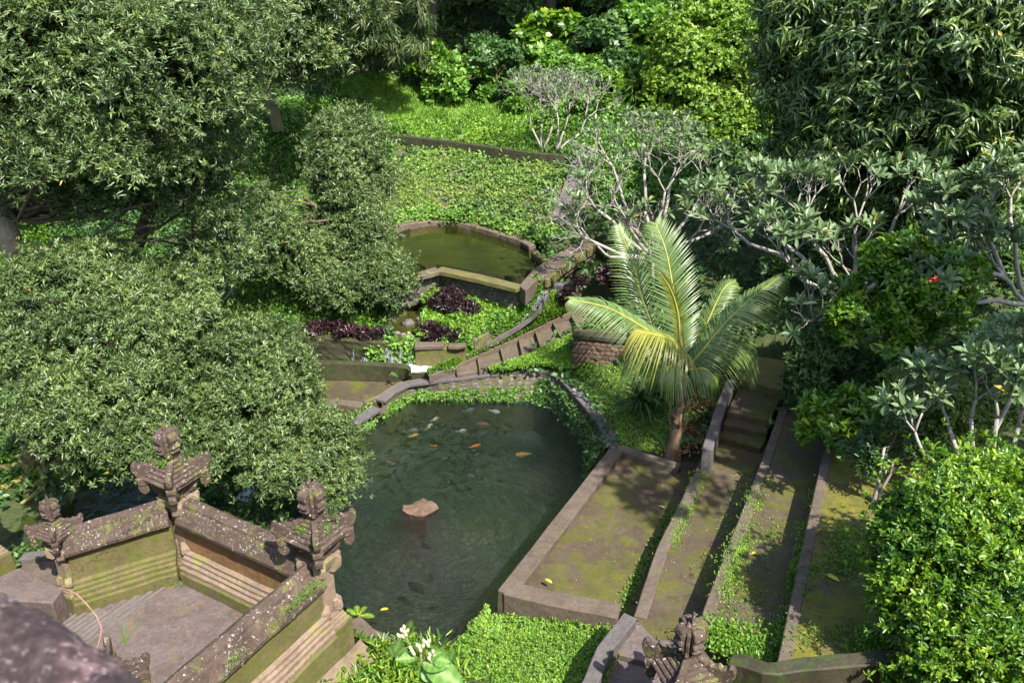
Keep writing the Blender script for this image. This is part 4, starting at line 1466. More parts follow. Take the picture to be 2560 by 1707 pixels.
# walls of the court: cap, panel and base mouldings swept along a line
PROF_CAP = [(0, 1.50), (.17, 1.42), (.20, 1.37), (.38, 1.20), (.38, 1.12), (.30, 1.11), (.30, 1.06), (.17, 1.05)]
PROF_BASE = [[(.14, .56), (.21, .53), (.21, .48)], [(.21, .48), (.25, .455), (.25, .41)], [(.25, .41), (.29, .385), (.29, .33)], [(.29, .33), (.33, .30), (.33, .24)], [(.33, .24), (.36, .21), (.36, -.9)]]


def sweep(name, a, b, prof, mat, root, both=True, z0=0.0, close=True, jit=.012, out_only=False, batter=0):
    """prof: (distance from the centre line, height); swept from a to b on both sides"""
    d = (b - a); d.z = 0
    L = d.length
    d.normalize()
    nrm = Vector((-d.y, d.x, 0))
    pr = [(x, z) for x, z in prof] + [(-x, z) for x, z in reversed(prof) if abs(x) > 1e-6]
    n = max(2, int(L / .18))
    vs, fs = [], []
    for i in range(n + 1):
        p = a.lerp(b, i / n)
        for x, z in pr:
            vs.append(Vector((p.x, p.y, p.z + z0 + z)) + nrm * x)
    m = len(pr)
    for i in range(n):
        for k in range(m):
            q = (k + 1) % m
            fs.append((i * m + k, i * m + q, (i + 1) * m + q, (i + 1) * m + k))
    fs += [tuple(range(m)), tuple(range((n + 1) * m - 1, n * m - 1, -1))]
    g = G(); g.add(vs, fs)
    me = g.mesh(name, 0, False, 0, 0)
    bm = bmesh.new(); bm.from_mesh(me)
    bmesh.ops.recalc_face_normals(bm, faces=bm.faces)
    for v in bm.verts:
        v.co += mnoise.noise_vector(v.co * 2.5) * jit + mnoise.noise_vector(v.co * 11) * jit * .4
    bm.to_mesh(me); bm.free()
    return child_world(name, me, root, mat)


def court_wall(label, a, b, panel, basem, capm='temple'):
    c = (a + b) / 2
    t = thing('temple_wall', label, 'wall', tuple(c), 'walls round the temple court')
    sweep('cap', a, b, [(0, 1.50), (.10, 1.43), (.115, 1.385), (.15, 1.365), (.265, 1.17), (.262, 1.115), (.14, 1.112)], M[capm], t)
    sweep('fillet', a, b, [(.19, 1.11), (.185, 1.06)], M[capm], t)
    sweep('panel', a, b, [(.145, 1.06), (.145, .50)], M[panel], t)
    for i, pr_ in enumerate(PROF_BASE):
        sweep('base_moulding', a, b, [(pr_[0][0], pr_[0][1] - .002 * i), pr_[1], pr_[2]] if i == 0 else [pr_[0], pr_[1], pr_[2]], M['mossy' if i == 4 else basem], t)
    return t


c1, c2 = Vector((P1c.x, P1c.y, courtz)), Vector((P2c.x, P2c.y, courtz))
c0 = Vector((P0c.x, P0c.y, .70))
d10 = (c0 - c1).normalized()
court_wall('far right court wall with orange stained panel facing the camera', c1 + dW2 * .16, c2 - dW2 * .16, 'orange', 'temple_bare')
court_wall('left court wall, green with moss, beside the worn steps', c1 + d10 * .16, c0 - d10 * .12, 'mossy', 'mossy', 'temple')
c3 = c2 + dW3 * 4.6
w3 = court_wall('near court wall running from the pool side pillar to the bottom edge', c2 + dW3 * .16, c3, 'mossy', 'temple_bare')
# battered footing on the pool side
fo = thing('wall_footing', 'pale sloping footing under the court wall beside the ferns', 'footing', tuple(c2 + dW3 * 1.5))
nn = dW2
g = G()
for i, (o0, z0_, o1, z1_) in enumerate(((.37, 1.0, .46, .8), (.46, .8, .62, .4), (.62, .4, .74, .25), (.74, .25, .95, -.6))):
    a0, a1 = c2 + nn * o0 - dW3 * .3, c3 + nn * o0
    b0, b1 = c2 + nn * o1 - dW3 * .42, c3 + nn * o1
    m_ = 24
    vs, fs = [], []
    for k in range(m_ + 1):
        pa, pb = a0.lerp(a1, k / m_), b0.lerp(b1, k / m_)
        vs += [(pa.x, pa.y, z0_), (pb.x, pb.y, z1_)]
    for k in range(m_):
        fs.append((2 * k, 2 * k + 2, 2 * k + 3, 2 * k + 1))
    g.add(vs, fs)
# return side facing the pool
for i, (o0, z0_, o1, z1_) in enumerate(((.3, 1.0, .42, .8), (.42, .8, .62, .0), (.62, .0, .8, -.6))):
    a0, a1 = c2 + nn * .5 - dW3 * o0, c2 - nn * 3.0 - dW3 * o0
    b0, b1 = c2 + nn * .8 - dW3 * o1, c2 - nn * 3.2 - dW3 * o1
    g.add([(a0.x, a0.y, z0_), (a1.x, a1.y, z0_), (b1.x, b1.y, z1_), (b0.x, b0.y, z1_)], [(0, 1, 2, 3)])
g.part('face', M['temple_bare'], fo, sub=.3, jit=.03)
ldg = thing('stone_ledge', 'low worn stone ledge between ferns and the near end of the pool', 'ledge', tuple(at('B2', 350, 1240, .25)))
g = ribbon([at('B2', x, y, z) for x, y, z in ((180, 1130, .3), (300, 1240, .28), (470, 1330, .25), (640, 1400, .24), (800, 1420, .24), (900, 1370, .26), (1000, 1260, .3), (1110, 1110, .36))], .34, 1.2)
g.part('ledge', M['curb'], ldg, .02, sub=.3, jit=.02)

# court floor and worn stairs
cf = thing('court_floor', 'speckled purple grey stone floor of the sunken temple court', 'floor', tuple((c1 + c2) / 2 + dW3 * 1.2))
e0 = at('B1', 1135, 925, courtz)
e1 = at('B1', 560, 1350, courtz)
ed = (e1 - e0).normalized()
fl = [e0 - ed * .1, c2 + Vector((0, 0, 0)), c3, e0 + ed * 5.0]
fl = [c1 + (e0 - c1) * .6] + fl
g = G(); g.flat([e0 - ed * .15, c1 + dW2 * .15, c2, c3, e0 + ed * 5.2], .3, courtz); g.part('slab', M['floor'], cf, .012)
sw = thing('court_stairs', 'worn grey stone steps going down along the mossy left court wall', 'stairs', tuple(e0))
en = Vector((ed.y, -ed.x, 0))
if en.x > 0:
    en = -en
for i in range(1, 13):
    z = courtz - .06 * i
    a = e0 + en * (.165 * (i - 1)) - ed * 1.0
    b = a + ed * 5.2
    g = G(); g.flat([a, b, b + en * .185, a + en * .185], z - .4, z)
    g.part('step', M['floor'], sw, .010, sub=.3, jit=.006)
    g = G(); g.flat([a + en * .135, b + en * .135, b + en * .187, a + en * .187], z - .03, z + .012)
    g.part('nosing', M['nosing'], sw, .006, sub=.3, jit=.006)
lf = thing('stone_landing', 'flat purple grey slab at the left edge below the small pillar', 'landing', tuple(at('B1', 150, 900, 1.25)))
g = G(); g.flat(PZ('B1', [(-300, 1000), (130, 812), (410, 955), (340, 1045), (130, 1030), (0, 1500), (-500, 1500)], 1.25), .1, 1.25); g.part('slab', M['floor'], lf, .015, sub=.3, jit=.008)
g = ribbon([at('B1', x, y, 1.05) for x, y in ((140, 735), (260, 725), (380, 712))], .2, .9); g.part('coping', M['greycap'], lf, .015, sub=.3, jit=.01)
g = G(); g.flat(PZ('B1', [(160, 770), (380, 740), (420, 960), (130, 830)], .95), .0, .95); g.part('slab', M['curb'], lf, .015, sub=.3, jit=.01)

# blurred parapet right in front of the camera
pt = thing('parapet', 'blurred pinkish stone parapet filling the bottom left corner', 'parapet', tuple(aty('F', 60, 1650, 1.0)))
g = G()
path = [aty('F', x, y, d) for x, y, d in ((-420, 1500, 1.15), (-150, 1560, 1.08), (0, 1622, 1.0), (130, 1692, .94), (240, 1780, .88), (330, 1850, .80), (400, 1990, .70))]
g.tube(path, [.075, .073, .07, .066, .062, .06, .06], 20)
me = g.mesh('coping', sub=.02, smooth=True)
bm = bmesh.new(); bm.from_mesh(me)
for v in bm.verts:
    v.co += mnoise.noise_vector(v.co * 18) * .008 + mnoise.noise_vector(v.co * 60) * .005
bm.to_mesh(me); bm.free()
def parapet_mat():
    m, nt, b, out = node_mat('pitted_pink_stone')
    k = NT(nt)
    n1 = k.noise(38, 3, .6)
    n2 = k.noise(95, 3, .6)
    c = k.ramp(n1, [(.34, (.02, .011, .011)), (.48, (.10, .055, .052)), (.62, (.23, .145, .14)), (.78, (.42, .32, .31))])
    c = k.mix(k.ramp(n2, [(.60, 0.0), (.66, .9)]), c, (.85, .72, .72))
    c = k.mix(k.ramp(k.noise(7, 3), [(.44, .85), (.60, .1)]), c, (.018, .010, .011))
    nt.links.new(c, b.inputs['Base Color'])
    b.inputs['Roughness'].default_value = .9
    nt.links.new(k.bump(n1, 1.0, .01), b.inputs['Normal'])
    return m


M['pitted'] = parapet_mat()
child_world('coping', me, pt, M['pitted'], True)
g = ribbon([p + Vector((-.03, -.03, -.03)) for p in path], .10, 1.4); g.part('wall_body', M['parapet'], pt)

# ------------------------------------------------------------------ fish and stone in the pool
def fish_mesh(name, L, fat=.16):
    g = G()
    prof = [(0, .012), (.06, .07), (.18, .125), (.32, .15), (.48, .135), (.64, .095), (.78, .05), (.86, .032)]
    vs, fs = [], []
    m = 8
    for x, r_ in prof:
        for k in range(m):
            a = 2 * math.pi * k / m
            vs.append(((.45 - x) * L, math.sin(a) * r_ * fat / .15 * L, math.cos(a) * r_ * 1.15 * fat / .15 * L))
    for i in range(len(prof) - 1):
        for k in range(m):
            fs.append((i * m + k, i * m + (k + 1) % m, (i + 1) * m + (k + 1) % m, (i + 1) * m + k))
    fs.append(tuple(range(m))); fs.append(tuple(range((len(prof) - 1) * m, len(prof) * m))[::-1])
    g.add(vs, fs)
    z = .01 * L
    g.add([(-.40 * L, 0, z), (-.62 * L, .10 * L, z), (-.53 * L, 0, z + .01), (-.62 * L, -.08 * L, z), (-.45 * L, 0, .10 * L), (-.45 * L, 0, -.09 * L)], [(0, 1, 2), (0, 2, 3), (0, 4, 2), (0, 2, 5)])
    for s in (1, -1):
        g.add([(.22 * L, s * .10 * L, -.02 * L), (.08 * L, s * .24 * L, -.03 * L), (.04 * L, s * .12 * L, -.02 * L)], [(0, 1, 2)])
    g.add([(.12 * L, 0, .13 * L), (-.02 * L, 0, .20 * L), (-.16 * L, 0, .10 * L)], [(0, 1, 2)])
    return g.mesh(name, smooth=True)


def koi_mat(name, c1_, c2_, sc=9):
    m, nt, b, out = node_mat(name)
    k = NT(nt)
    tc = k.n('TexCoord')
    n_ = k.noise(sc, 2, vec=tc.outputs['Object'])
    nt.links.new(k.ramp(n_, [(.47, c1_), (.53, c2_)]), b.inputs['Base Color'])
    b.inputs['Roughness'].default_value = .3
    return m


fm = {'dark': koi_mat('fish_dark', (.012, .014, .014), (.025, .028, .026)), 'orange': koi_mat('fish_orange', (.85, .16, .02), (.95, .25, .04)),
      'gold': koi_mat('fish_gold', (.80, .36, .06), (.85, .50, .15)), 'white': koi_mat('fish_white', (.75, .72, .66), (.85, .80, .74)),
      'patch': koi_mat('fish_patch', (.75, .68, .55), (.30, .20, .08)), 'dull': koi_mat('fish_dull', (.30, .13, .05), (.12, .09, .06)), 'grey': koi_mat('fish_grey', (.20, .24, .26), (.06, .07, .08))}
fmesh = {}
for k_ in fm:
    me = fish_mesh('fish', 1.0)
    me.materials.append(fm[k_])
    fmesh[k_] = me


def fish(kind, r, x, y, z, L, ang, label, group=None, cat='fish'):
    p = at(r, x, y, 0)
    p = at(r, x, y, 0) + Vector((0, 0, z - .045 - .10 * L))
    o = bpy.data.objects.new('koi_fish' if kind != 'dark' else 'dark_fish', fmesh[kind])
    col.objects.link(o)
    o.location = p
    o.scale = (L, L, L)
    o.rotation_euler = (0, 0, R(ang))
    return tag(o, label, cat, group)


fish('orange', 'R5', 1015, 1450, -.03, .30, 25, 'bright orange koi swimming near the centre of the pool')
fish('orange', 'R5', 745, 1450, -.04, .16, -10, 'small orange koi half hidden in the shoal')
fish('gold', 'R5', 1325, 1503, -.03, .38, 188, 'golden yellow koi right of the bright orange one')
fish('white', 'R5', 1142, 1225, -.03, .30, -20, 'white koi near the back wall of the pool')
fish('patch', 'R5', 750, 1277, -.03, .28, 40, 'cream and brown koi heading toward the left back wall')
fish('patch', 'R5', 712, 1322, -.04, .32, 60, 'patched koi trailing just below the cream one')
fish('dull', 'R5', 1070, 1297, -.08, .42, 178, 'dull orange koi below the white koi')
fish('grey', 'R5', 600, 1342, -.06, .40, 5, 'bluish grey koi with gold side on the left of the shoal')
fish('gold', 'R5', 612, 1362, -.12, .26, 30, 'thin golden koi beneath the bluish grey koi')
fish('grey', 'R5', 975, 1213, -.05, .34, 15, 'pale grey fish beside the white koi')
fish('patch', 'R5', 925, 1337, -.10, .28, 10, 'speckled pale koi in the middle of the shoal')
fish('grey', 'R5', 1072, 1355, -.10, .30, 35, 'grey koi between the shoal and the orange koi')
fish('dull', 'R5', 455, 1540, -.12, .32, 160, 'brownish koi in shallow water at the left side')
fish('dark', 'B2', 622, 915, -.02, .46, 138, 'large black fish alone in the near half of the pool')
fish('dark', 'B2', 812, 968, -.06, .22, 20, 'black fish to the right of the large black fish')
fish('grey', 'B2', 990, 190, -.05, .30, 150, 'blue grey fish in the open water above the stone')
fish('dark', 'B2', 690, 610, -.15, .36, 140, 'dim fish passing below the round stone')
fish('dark', 'B2', 725, 820, -.15, .28, 100, 'dim olive fish between the stone and the large black fish')
fish('dull', 'B2', 240, 1060, -.12, .28, 125, 'reddish fish near the near left corner of the pool')
for i in range(95):
    t_ = random.random()
    if i < 70:
        x, y = random.gauss(850, 230), random.gauss(1330, 75)
    else:
        x, y = random.uniform(450, 1200), random.uniform(1400, 1700)
    if not (420 < x < 1330 and 1195 < y < 1750):
        continue
    q = at('R5', x, y, 0)
    if not inpoly(np.array([q.x]), np.array([q.y]), pool)[0] or polydist(np.array([q.x]), np.array([q.y]), pool)[0] < .25:
        continue
    fish('dark', 'R5', x, y, random.uniform(-.22, -.04), random.uniform(.20, .36), random.gauss(35, 50), 'small dark fish in the shoal crowding the back left of the pool', 'dark fish of the shoal')
ps = thing('pool_stone', 'flat brown stone breaking the water near the middle of the pool', 'stone', tuple(stir))
g = G()
ring = [(math.cos(a) * r_, math.sin(a) * r_ * .75) for a, r_ in zip(np.linspace(0, 2 * math.pi, 10)[:-1], (.30, .27, .31, .24, .29, .31, .26, .28, .25))]
ring = [(a * 1.35, b * 1.35) for a, b in ring]
g.add([(stir.x + a, stir.y + b, .02 + .03 * math.sin(a * 9)) for a, b in ring] + [(stir.x + a * .9, stir.y + b * .9, -.11) for a, b in ring] + [(stir.x, stir.y, .05)],
      [(i, (i + 1) % 9, 18) for i in range(9)] + [(i + 9, (i + 1) % 9 + 9, (i + 1) % 9, i) for i in range(9)])
g.part('slab', M['brown_stone'], ps, 0, sub=.12, jit=.05)
g = G()
g.flat([(stir.x + a * .2, stir.y + b * .2 + .16) for a, b in ring], -.86, -.10)
g.part('support', M['dark_stone'], ps)
yl = thing('fallen_leaf', 'small yellow leaf floating near the near left corner of the pool', 'leaf', tuple(at('B2', 392, 1090, .01)))
V, F, k_ = leaves(LEAF6, np.array([list(yl.location)]), np.array([[1, .3, 0.]]), np.array([[0, 0, 1.]]), .16, .07)
child_world('blade', mesh_np('blade', V, F, np.full(len(V), .5)), yl, M['yellow_leaf'])
for (r_, x, y, z, L, lab) in (('B3', 1150, 905, T4Z + .02, .24, 'large yellow leaf lying on the uppermost terrace'), ('B2', 2210, 410, T1Z + .02, .13, 'small cream leaf lying on the lowest terrace near its shadow edge'),
                              ('B2', 1470, 885, 1.01, .16, 'thin yellow leaf lying on the front rim of the lowest terrace'), ('B3', 605, 716, T3Z + .02, .12, 'small orange leaf lying among weeds on the third terrace'),
                              ('B2', 2215, 465, T1Z + .02, .15, 'curled reddish leaf lying on the lowest terrace')):
    p = at(r_, x, y, z)
    yl = thing('fallen_leaf', lab, 'leaf', tuple(p))
    a = random.uniform(0, 6)
    V, F, k_ = leaves(LEAF6, np.array([list(p)]), np.array([[math.cos(a), math.sin(a), .05]]), np.array([[0, 0, 1.]]), L, L * .42)
    child_world('blade', mesh_np('blade', V, F, np.full(len(V), .5)), yl, M['yellow_leaf'] if 'red' not in lab else M['litter'])
for (x, y, L, lab) in ((1360, 150, .26, 'round grey boulder in the shallow brown pond'), (1500, 90, .13, 'small pale stone behind the boulder in the shallow pond'), (1215, 285, .16, 'grey stone at the lip of the shallow pond'), (1300, 300, .13, 'pinkish stone at the lip of the shallow pond'), (1355, 328, .14, 'flat cream stone at the lip above the leafy clump')):
    p = at('N2', x, y, MZ)
    o = bpy.data.objects.new('pond_stone', STONES[random.randrange(6)].mesh('pond_stone', .0, False, 0, 0))
    o.data.materials.append(M['stone'])
    col.objects.link(o)
    o.location = p
    o.scale = (L * 1.3, L, L * 1.2)
    tag(o, lab, 'stone')

# ------------------------------------------------------------------ low plants
def gz(x, y):
    return float(height(np.array([x]), np.array([y]))[0])


def march(r, x, y):
    z = 1.5
    for _ in range(14):
        p = at(r, x, y, min(z, 10.0))
        if p.y > 60 or p.y < 0:
            p = aty(r, x, y, 45)
            break
        z = .5 * z + .5 * gz(p.x, p.y)
    return Vector((p.x, p.y, gz(p.x, p.y)))


NOGO = [(pool, .12), (basin, .05), (trough, .1), (ladder, .0), (stairs_p, .05), (t1, .05), (t2, 0), (t3, 0), (t4, 0), (pond2, .18), (pond3, .1), (midpond, 0), (court, .2)]


def scatter(poly, dens, clump=0.0, nogo=True, zf=None, cs=1.3):
    xs, ys = [p[0] for p in poly], [p[1] for p in poly]
    a = (max(xs) - min(xs)) * (max(ys) - min(ys))
    n = int(a * dens)
    X, Y = rng.uniform(min(xs), max(xs), n), rng.uniform(min(ys), max(ys), n)
    ed = polydist(X, Y, poly)
    k = inpoly(X, Y, poly) | (ed < rng.uniform(0, .12, n))
    if nogo:
        for q, m_ in NOGO:
            k &= ~(inpoly(X, Y, q) | (polydist(X, Y, q) < m_))
    X, Y = X[k], Y[k]
    if clump:
        f = np.sin(X * 2.1 * cs + np.sin(Y * 1.7 * cs) * 1.6) * np.cos(Y * 2.6 * cs + np.sin(X * 1.9 * cs) * 1.3) * .5 + np.sin(X * 6.1 * cs + Y * 2) * np.cos(Y * 6.7 * cs - X * 2.2) * .3 + .5
        k = rng.uniform(0, 1, len(X)) < np.clip(f * 1.7 - clump + .3, 0, 1)
        X, Y = X[k], Y[k]
    Z = zf(X, Y) if zf else height(X, Y)
    return np.stack([X, Y, Z], 1)


def cover(name, P, per, L, W, mat, spread=.85, up=.03, tmpl=LEAF, lean=.3, kind='stuff', sizevar=True):
    A = np.array([[0, 0, 1.0]]) + rng.normal(0, lean, P.shape)
    P = P.copy()
    P[:, 2] += rng.uniform(0, up, len(P))
    V, F, t = rosettes(P, A, per, L, W, spread, .35, 0, tmpl, stem=L * .35)
    me = mesh_np(name, V, F, t)
    o = link(name, me, None, mat)
    return tag(o, kind=kind)


def mpoly(r, pts):
    return [march(r, x, y) for x, y in pts]


lawn = mpoly('R2', [(60, 560), (200, 500), (440, 520), (640, 600), (1000, 680), (1400, 720), (1700, 900), (1680, 1010), (1440, 990), (880, 925), (500, 870), (300, 850), (150, 700)])
Pz = scatter(lawn, 420)
far_ = Pz[:, 1] > np.percentile(Pz[:, 1], 45)
cover('lawn_grass', Pz[far_], 4, .17, .016, M['grass'], .45, .02, BLADE, .35)
cover('lawn_ground_cover', Pz[~far_], 4, .085, .05, M['grass'], .9, .05)
bump_ = scatter(lawn, 60, .55)
cover('lawn_weeds', bump_, 7, .12, .06, M['leaf_bright'], .9, .16)
garden = mpoly('N1', [(-330, 520), (0, 460), (300, 500), (700, 520), (1150, 480), (1290, 560), (1200, 700), (900, 930), (620, 1120), (0, 1120), (-100, 900), (-330, 800)])
Pz = scatter(garden, 520)
cover('garden_ground_cover', Pz, 5, .075, .048, M['grass'], .95, .08)
cover('garden_weeds', scatter(garden, 60, .5), 7, .13, .07, M['leaf_bright'], .95, .15)
band = mpoly('N1', [(60, 1540), (330, 1380), (700, 1200), (1250, 880), (1400, 700), (1600, 430), (1850, 380), (1950, 500), (1900, 740), (1660, 845), (1300, 1010), (980, 1170), (680, 1300), (300, 1480)])
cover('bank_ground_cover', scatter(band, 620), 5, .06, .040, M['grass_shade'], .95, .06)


def strip_cover(name, A_, B_, n_, per, L, W_, mat, lo=.08, hi=.92, lift=.03):
    """plants filling the band between two 3D polylines"""
    A_, B_ = np.array(A_), np.array(B_)
    u_ = rng.uniform(0, 1, n_)
    ia, ib = u_ * (len(A_) - 1), u_ * (len(B_) - 1)
    ja, jb = ia.astype(int), ib.astype(int)
    pa = A_[ja] + (A_[np.minimum(ja + 1, len(A_) - 1)] - A_[ja]) * (ia - ja)[:, None]
    pb_ = B_[jb] + (B_[np.minimum(jb + 1, len(B_) - 1)] - B_[jb]) * (ib - jb)[:, None]
    v_ = rng.uniform(lo, hi, n_)[:, None]
    P_ = pa * (1 - v_) + pb_ * v_
    P_[:, 2] += lift
    cover(name, P_, per, L, W_, mat, .9, .05)


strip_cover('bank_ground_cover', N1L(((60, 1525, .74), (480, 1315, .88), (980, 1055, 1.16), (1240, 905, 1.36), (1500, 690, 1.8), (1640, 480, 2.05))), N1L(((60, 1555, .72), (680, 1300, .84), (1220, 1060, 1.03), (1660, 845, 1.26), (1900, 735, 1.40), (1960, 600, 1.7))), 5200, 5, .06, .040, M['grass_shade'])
strip_cover('channel_ivy', N1L(((320, 1300, .95), (700, 1130, 1.1), (930, 960, 1.42), (1200, 760, 1.62), (1330, 560, 1.95), (1470, 330, 2.3))), N1L(((330, 1370, .84), (700, 1195, 1.0), (980, 1040, 1.18), (1240, 880, 1.38), (1400, 720, 1.62), (1590, 440, 2.1))), 1500, 5, .09, .07, M['leaf_bright'], .1, .8, .05)
strip_cover('slope_grass', N1L(((880, 1490, .76), (1300, 1345, .95), (1790, 1105, 1.2), (2250, 880, 1.46))), N1L(((900, 1520, .74), (1500, 1430, .9), (1900, 1500, .95), (2300, 1400, 1.1))), 6000, 4, .06, .028, M['grass'], .03, 1.0, .02)
left_iv = mpoly('N1', [(300, 1330), (640, 1140), (900, 960), (1130, 820), (1240, 700), (1290, 560), (1330, 400), (1500, 290), (1640, 400), (1500, 560), (1380, 700), (1250, 870), (700, 1190)])
cover('channel_ivy', scatter(left_iv, 300), 5, .10, .08, M['leaf_bright'], 1.0, .14, HEART)
plawn = mpoly('N6', [(-60, 960), (30, 950), (380, 990), (560, 1000), (800, 1180), (860, 1300), (700, 1560), (560, 1540), (330, 1500), (300, 1440), (200, 1260), (0, 1060), (-250, 1000), (-620, 1050), (-420, 930)])
PL = scatter(plawn, 620)
PL = PL[polydist(PL[:, 0], PL[:, 1], capP, False) > .17]
cover('palm_lawn', PL, 4, .05, .022, M['grass'], .8, .015)
PL = scatter(plawn, 40, .6)
PL = PL[polydist(PL[:, 0], PL[:, 1], capP, False) > .3]
cover('palm_lawn_weeds', PL, 5, .06, .035, M['leaf_bright'], .95, .03)
below = mpoly('N1', [(1000, 1450), (1540, 1230), (2000, 1000), (1950, 1400), (2300, 1450), (2300, 1600), (1300, 1440)])
cover('slope_grass', scatter(below, 700), 4, .07, .03, M['grass_shade'], .8, .05)
patch = mpoly('B2', [(1180, 975), (1300, 985), (1560, 1060), (1900, 1150), (1990, 1130), (1830, 1340), (1720, 1540), (1650, 1700), (1350, 1640), (1100, 1540), (960, 1500), (880, 1390), (960, 1270), (1090, 1100)])
Pz = scatter(patch, 900)
cover('patch_ground_cover', Pz[::3], 6, .05, .030, M['leaf_bright'], .95, .07)
cover('patch_ground_cover', np.concatenate([Pz[1::3], Pz[2::3]]), 6, .045, .022, M['grass'], .95, .06)
cover('patch_ground_cover', scatter(patch, 60, .5), 8, .055, .035, M['leaf_vine'], .95, .14)
lbank = mpoly('N2', [(150, 1240), (500, 1235), (720, 1240), (940, 1180), (960, 1220), (700, 1380), (450, 1560), (300, 1900), (-300, 1900), (-300, 1240)])
cover('bank_ferns', scatter(lbank, 330), 5, .10, .04, M['leaf_bright'], .95, .08)
floor_l = mpoly('D', [(180, 560), (330, 540), (560, 640), (700, 640), (860, 700), (880, 770), (700, 800), (560, 860), (420, 900), (250, 800), (-100, 800), (-100, 560)])
cover('forest_floor_plants', scatter(mpoly('D', [(150, 430), (560, 430), (600, 560), (330, 600), (100, 600)]), 150), 6, .14, .08, M['leaf_jungle'], .95, .18)
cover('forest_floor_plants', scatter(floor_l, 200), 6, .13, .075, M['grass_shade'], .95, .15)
low_l = mpoly('D', [(-100, 950), (300, 950), (700, 950), (720, 1100), (640, 1160), (560, 1140), (300, 1180), (180, 1090), (-100, 1150)])
cover('shaded_bank_plants', scatter(low_l, 110, .35), 6, .11, .06, M['grass_shade'], .95, .12)
wild = [(-17, 9), (17, 9), (22, 30), (26, 46), (-26, 46), (-20, 25)]
P_ = scatter(wild, 34, .2)
for q_ in (lawn, garden, band, left_iv, plawn, patch, below, lbank, dk):
    P_ = P_[~inpoly(P_[:, 0], P_[:, 1], q_)]
cover('undergrowth', P_[P_[:, 1] > 13], 6, .16, .09, M['leaf_jungle'], .95, .2)
slope_r = mpoly('D', [(1260, 230), (1500, 150), (1650, 330), (1560, 470), (1380, 480), (1330, 380), (1300, 320)])
cover('slope_plants', scatter(slope_r, 130), 6, .13, .08, M['leaf_bright'], .95, .22)
mid_l = mpoly('D', [(560, 250), (830, 230), (900, 300), (880, 480), (760, 560), (560, 520), (420, 400)])
cover('left_slope_plants', scatter(mid_l, 130), 6, .14, .08, M['leaf_bright'], .95, .2)

# ivy on the sloping bank behind the pond
RIB1 = [onface(x, y) for x, y in ((585, 893), (515, 1100), (440, 1290))]
RIB2 = [onface(x, y) for x, y in ((1690, 1040), (1590, 1340), (1530, 1480))]
Tt, Bb = bank_face
P = []
n = 15000
u = rng.uniform(0, 5, n); v = rng.uniform(0, 1, n)
j = u.astype(int); fr_ = (u - j)[:, None]
Ta, Ba = np.array([list(p) for p in Tt]), np.array([list(p) for p in Bb])
top_ = Ta[j] * (1 - fr_) + Ta[j + 1] * fr_
bot_ = Ba[j] * (1 - fr_) + Ba[j + 1] * fr_
P = top_ * (1 - v[:, None]) + bot_ * v[:, None]
P = P[~((polydist(P[:, 0], P[:, 1], RIB1, False) < .17) | (polydist(P[:, 0], P[:, 1], RIB2, False) < .24))]
n = len(P)
v = (4.05 - P[:, 2]) / 1.7
dn = np.sin(P[:, 0] * 3.1 + np.sin(P[:, 2] * 4)) * np.cos(P[:, 2] * 5.3 + P[:, 0]) * .5 + .5 + np.where(v > .85, .4, 0)
P = P[rng.uniform(0, 1, n) < np.clip(dn * .95 + .02, .08, 1)]
P[:, 1] -= .03
A = np.tile([[0, -.8, .6]], (len(P), 1)) + rng.normal(0, .3, P.shape)
V, F, t = rosettes(P, A, 4, .085, .06, .9, .35, .1, HEART, stem=.05)
iv = link('bank_ivy', mesh_np('bank_ivy', V, F, t), None, M['ivy']); tag(iv, kind='stuff')
n = 260
j = rng.integers(0, 5, n); fr_ = rng.uniform(0, 1, n)[:, None]
top_ = Ta[j] * (1 - fr_) + Ta[j + 1] * fr_
bot_ = Ba[j] * (1 - fr_) + Ba[j + 1] * fr_
v = np.where(rng.uniform(0, 1, n) < .65, rng.uniform(.88, 1.0, n), rng.uniform(0, .5, n))[:, None]
P = top_ * (1 - v) + bot_ * v + np.array([[0, -.08, .04]])
V, F, t = rosettes(P, np.tile([[0, -.5, .8]], (n, 1)) + rng.normal(0, .2, P.shape), 14, .13, .075, 1.0, .4, .1, LEAF, stem=.09)
tag(link('bank_shrubs', mesh_np('bank_shrubs', V, F, t), None, M['leaf_bright']), kind='stuff')


def face_plants(name, tp, bt, i0, i1, dens, v0, v1, L, W_, mat, per=6, tmpl=LEAF, out=.03, droop=.15):
    P, A = [], []
    c = np.array([stir.x, stir.y, 0])
    for i in range(i0, i1):
        a0, a1, b0, b1 = [np.array(q) for q in (bt[i], bt[i + 1], tp[i], tp[i + 1])]
        m_ = rng.poisson(dens * np.linalg.norm(a1 - a0) * max(.2, np.linalg.norm(b0 - a0)))
        uu, vv = rng.uniform(0, 1, (m_, 1)), rng.uniform(v0, v1, (m_, 1))
        q = (a0 * (1 - uu) + a1 * uu) * (1 - vv) + (b0 * (1 - uu) + b1 * uu) * vv
        d = unit(c - q) * np.array([1, 1, 0])
        P.append(q + d * out)
        A.append(d + np.array([0, 0, .6]))
    P, A = np.concatenate(P), np.concatenate(A)
    V, F, t = rosettes(P, A + rng.normal(0, .25, P.shape), per, L, W_, 1.0, .35, droop, tmpl, stem=.04)
    return tag(link(name, mesh_np(name, V, F, t), None, mat), kind='stuff')


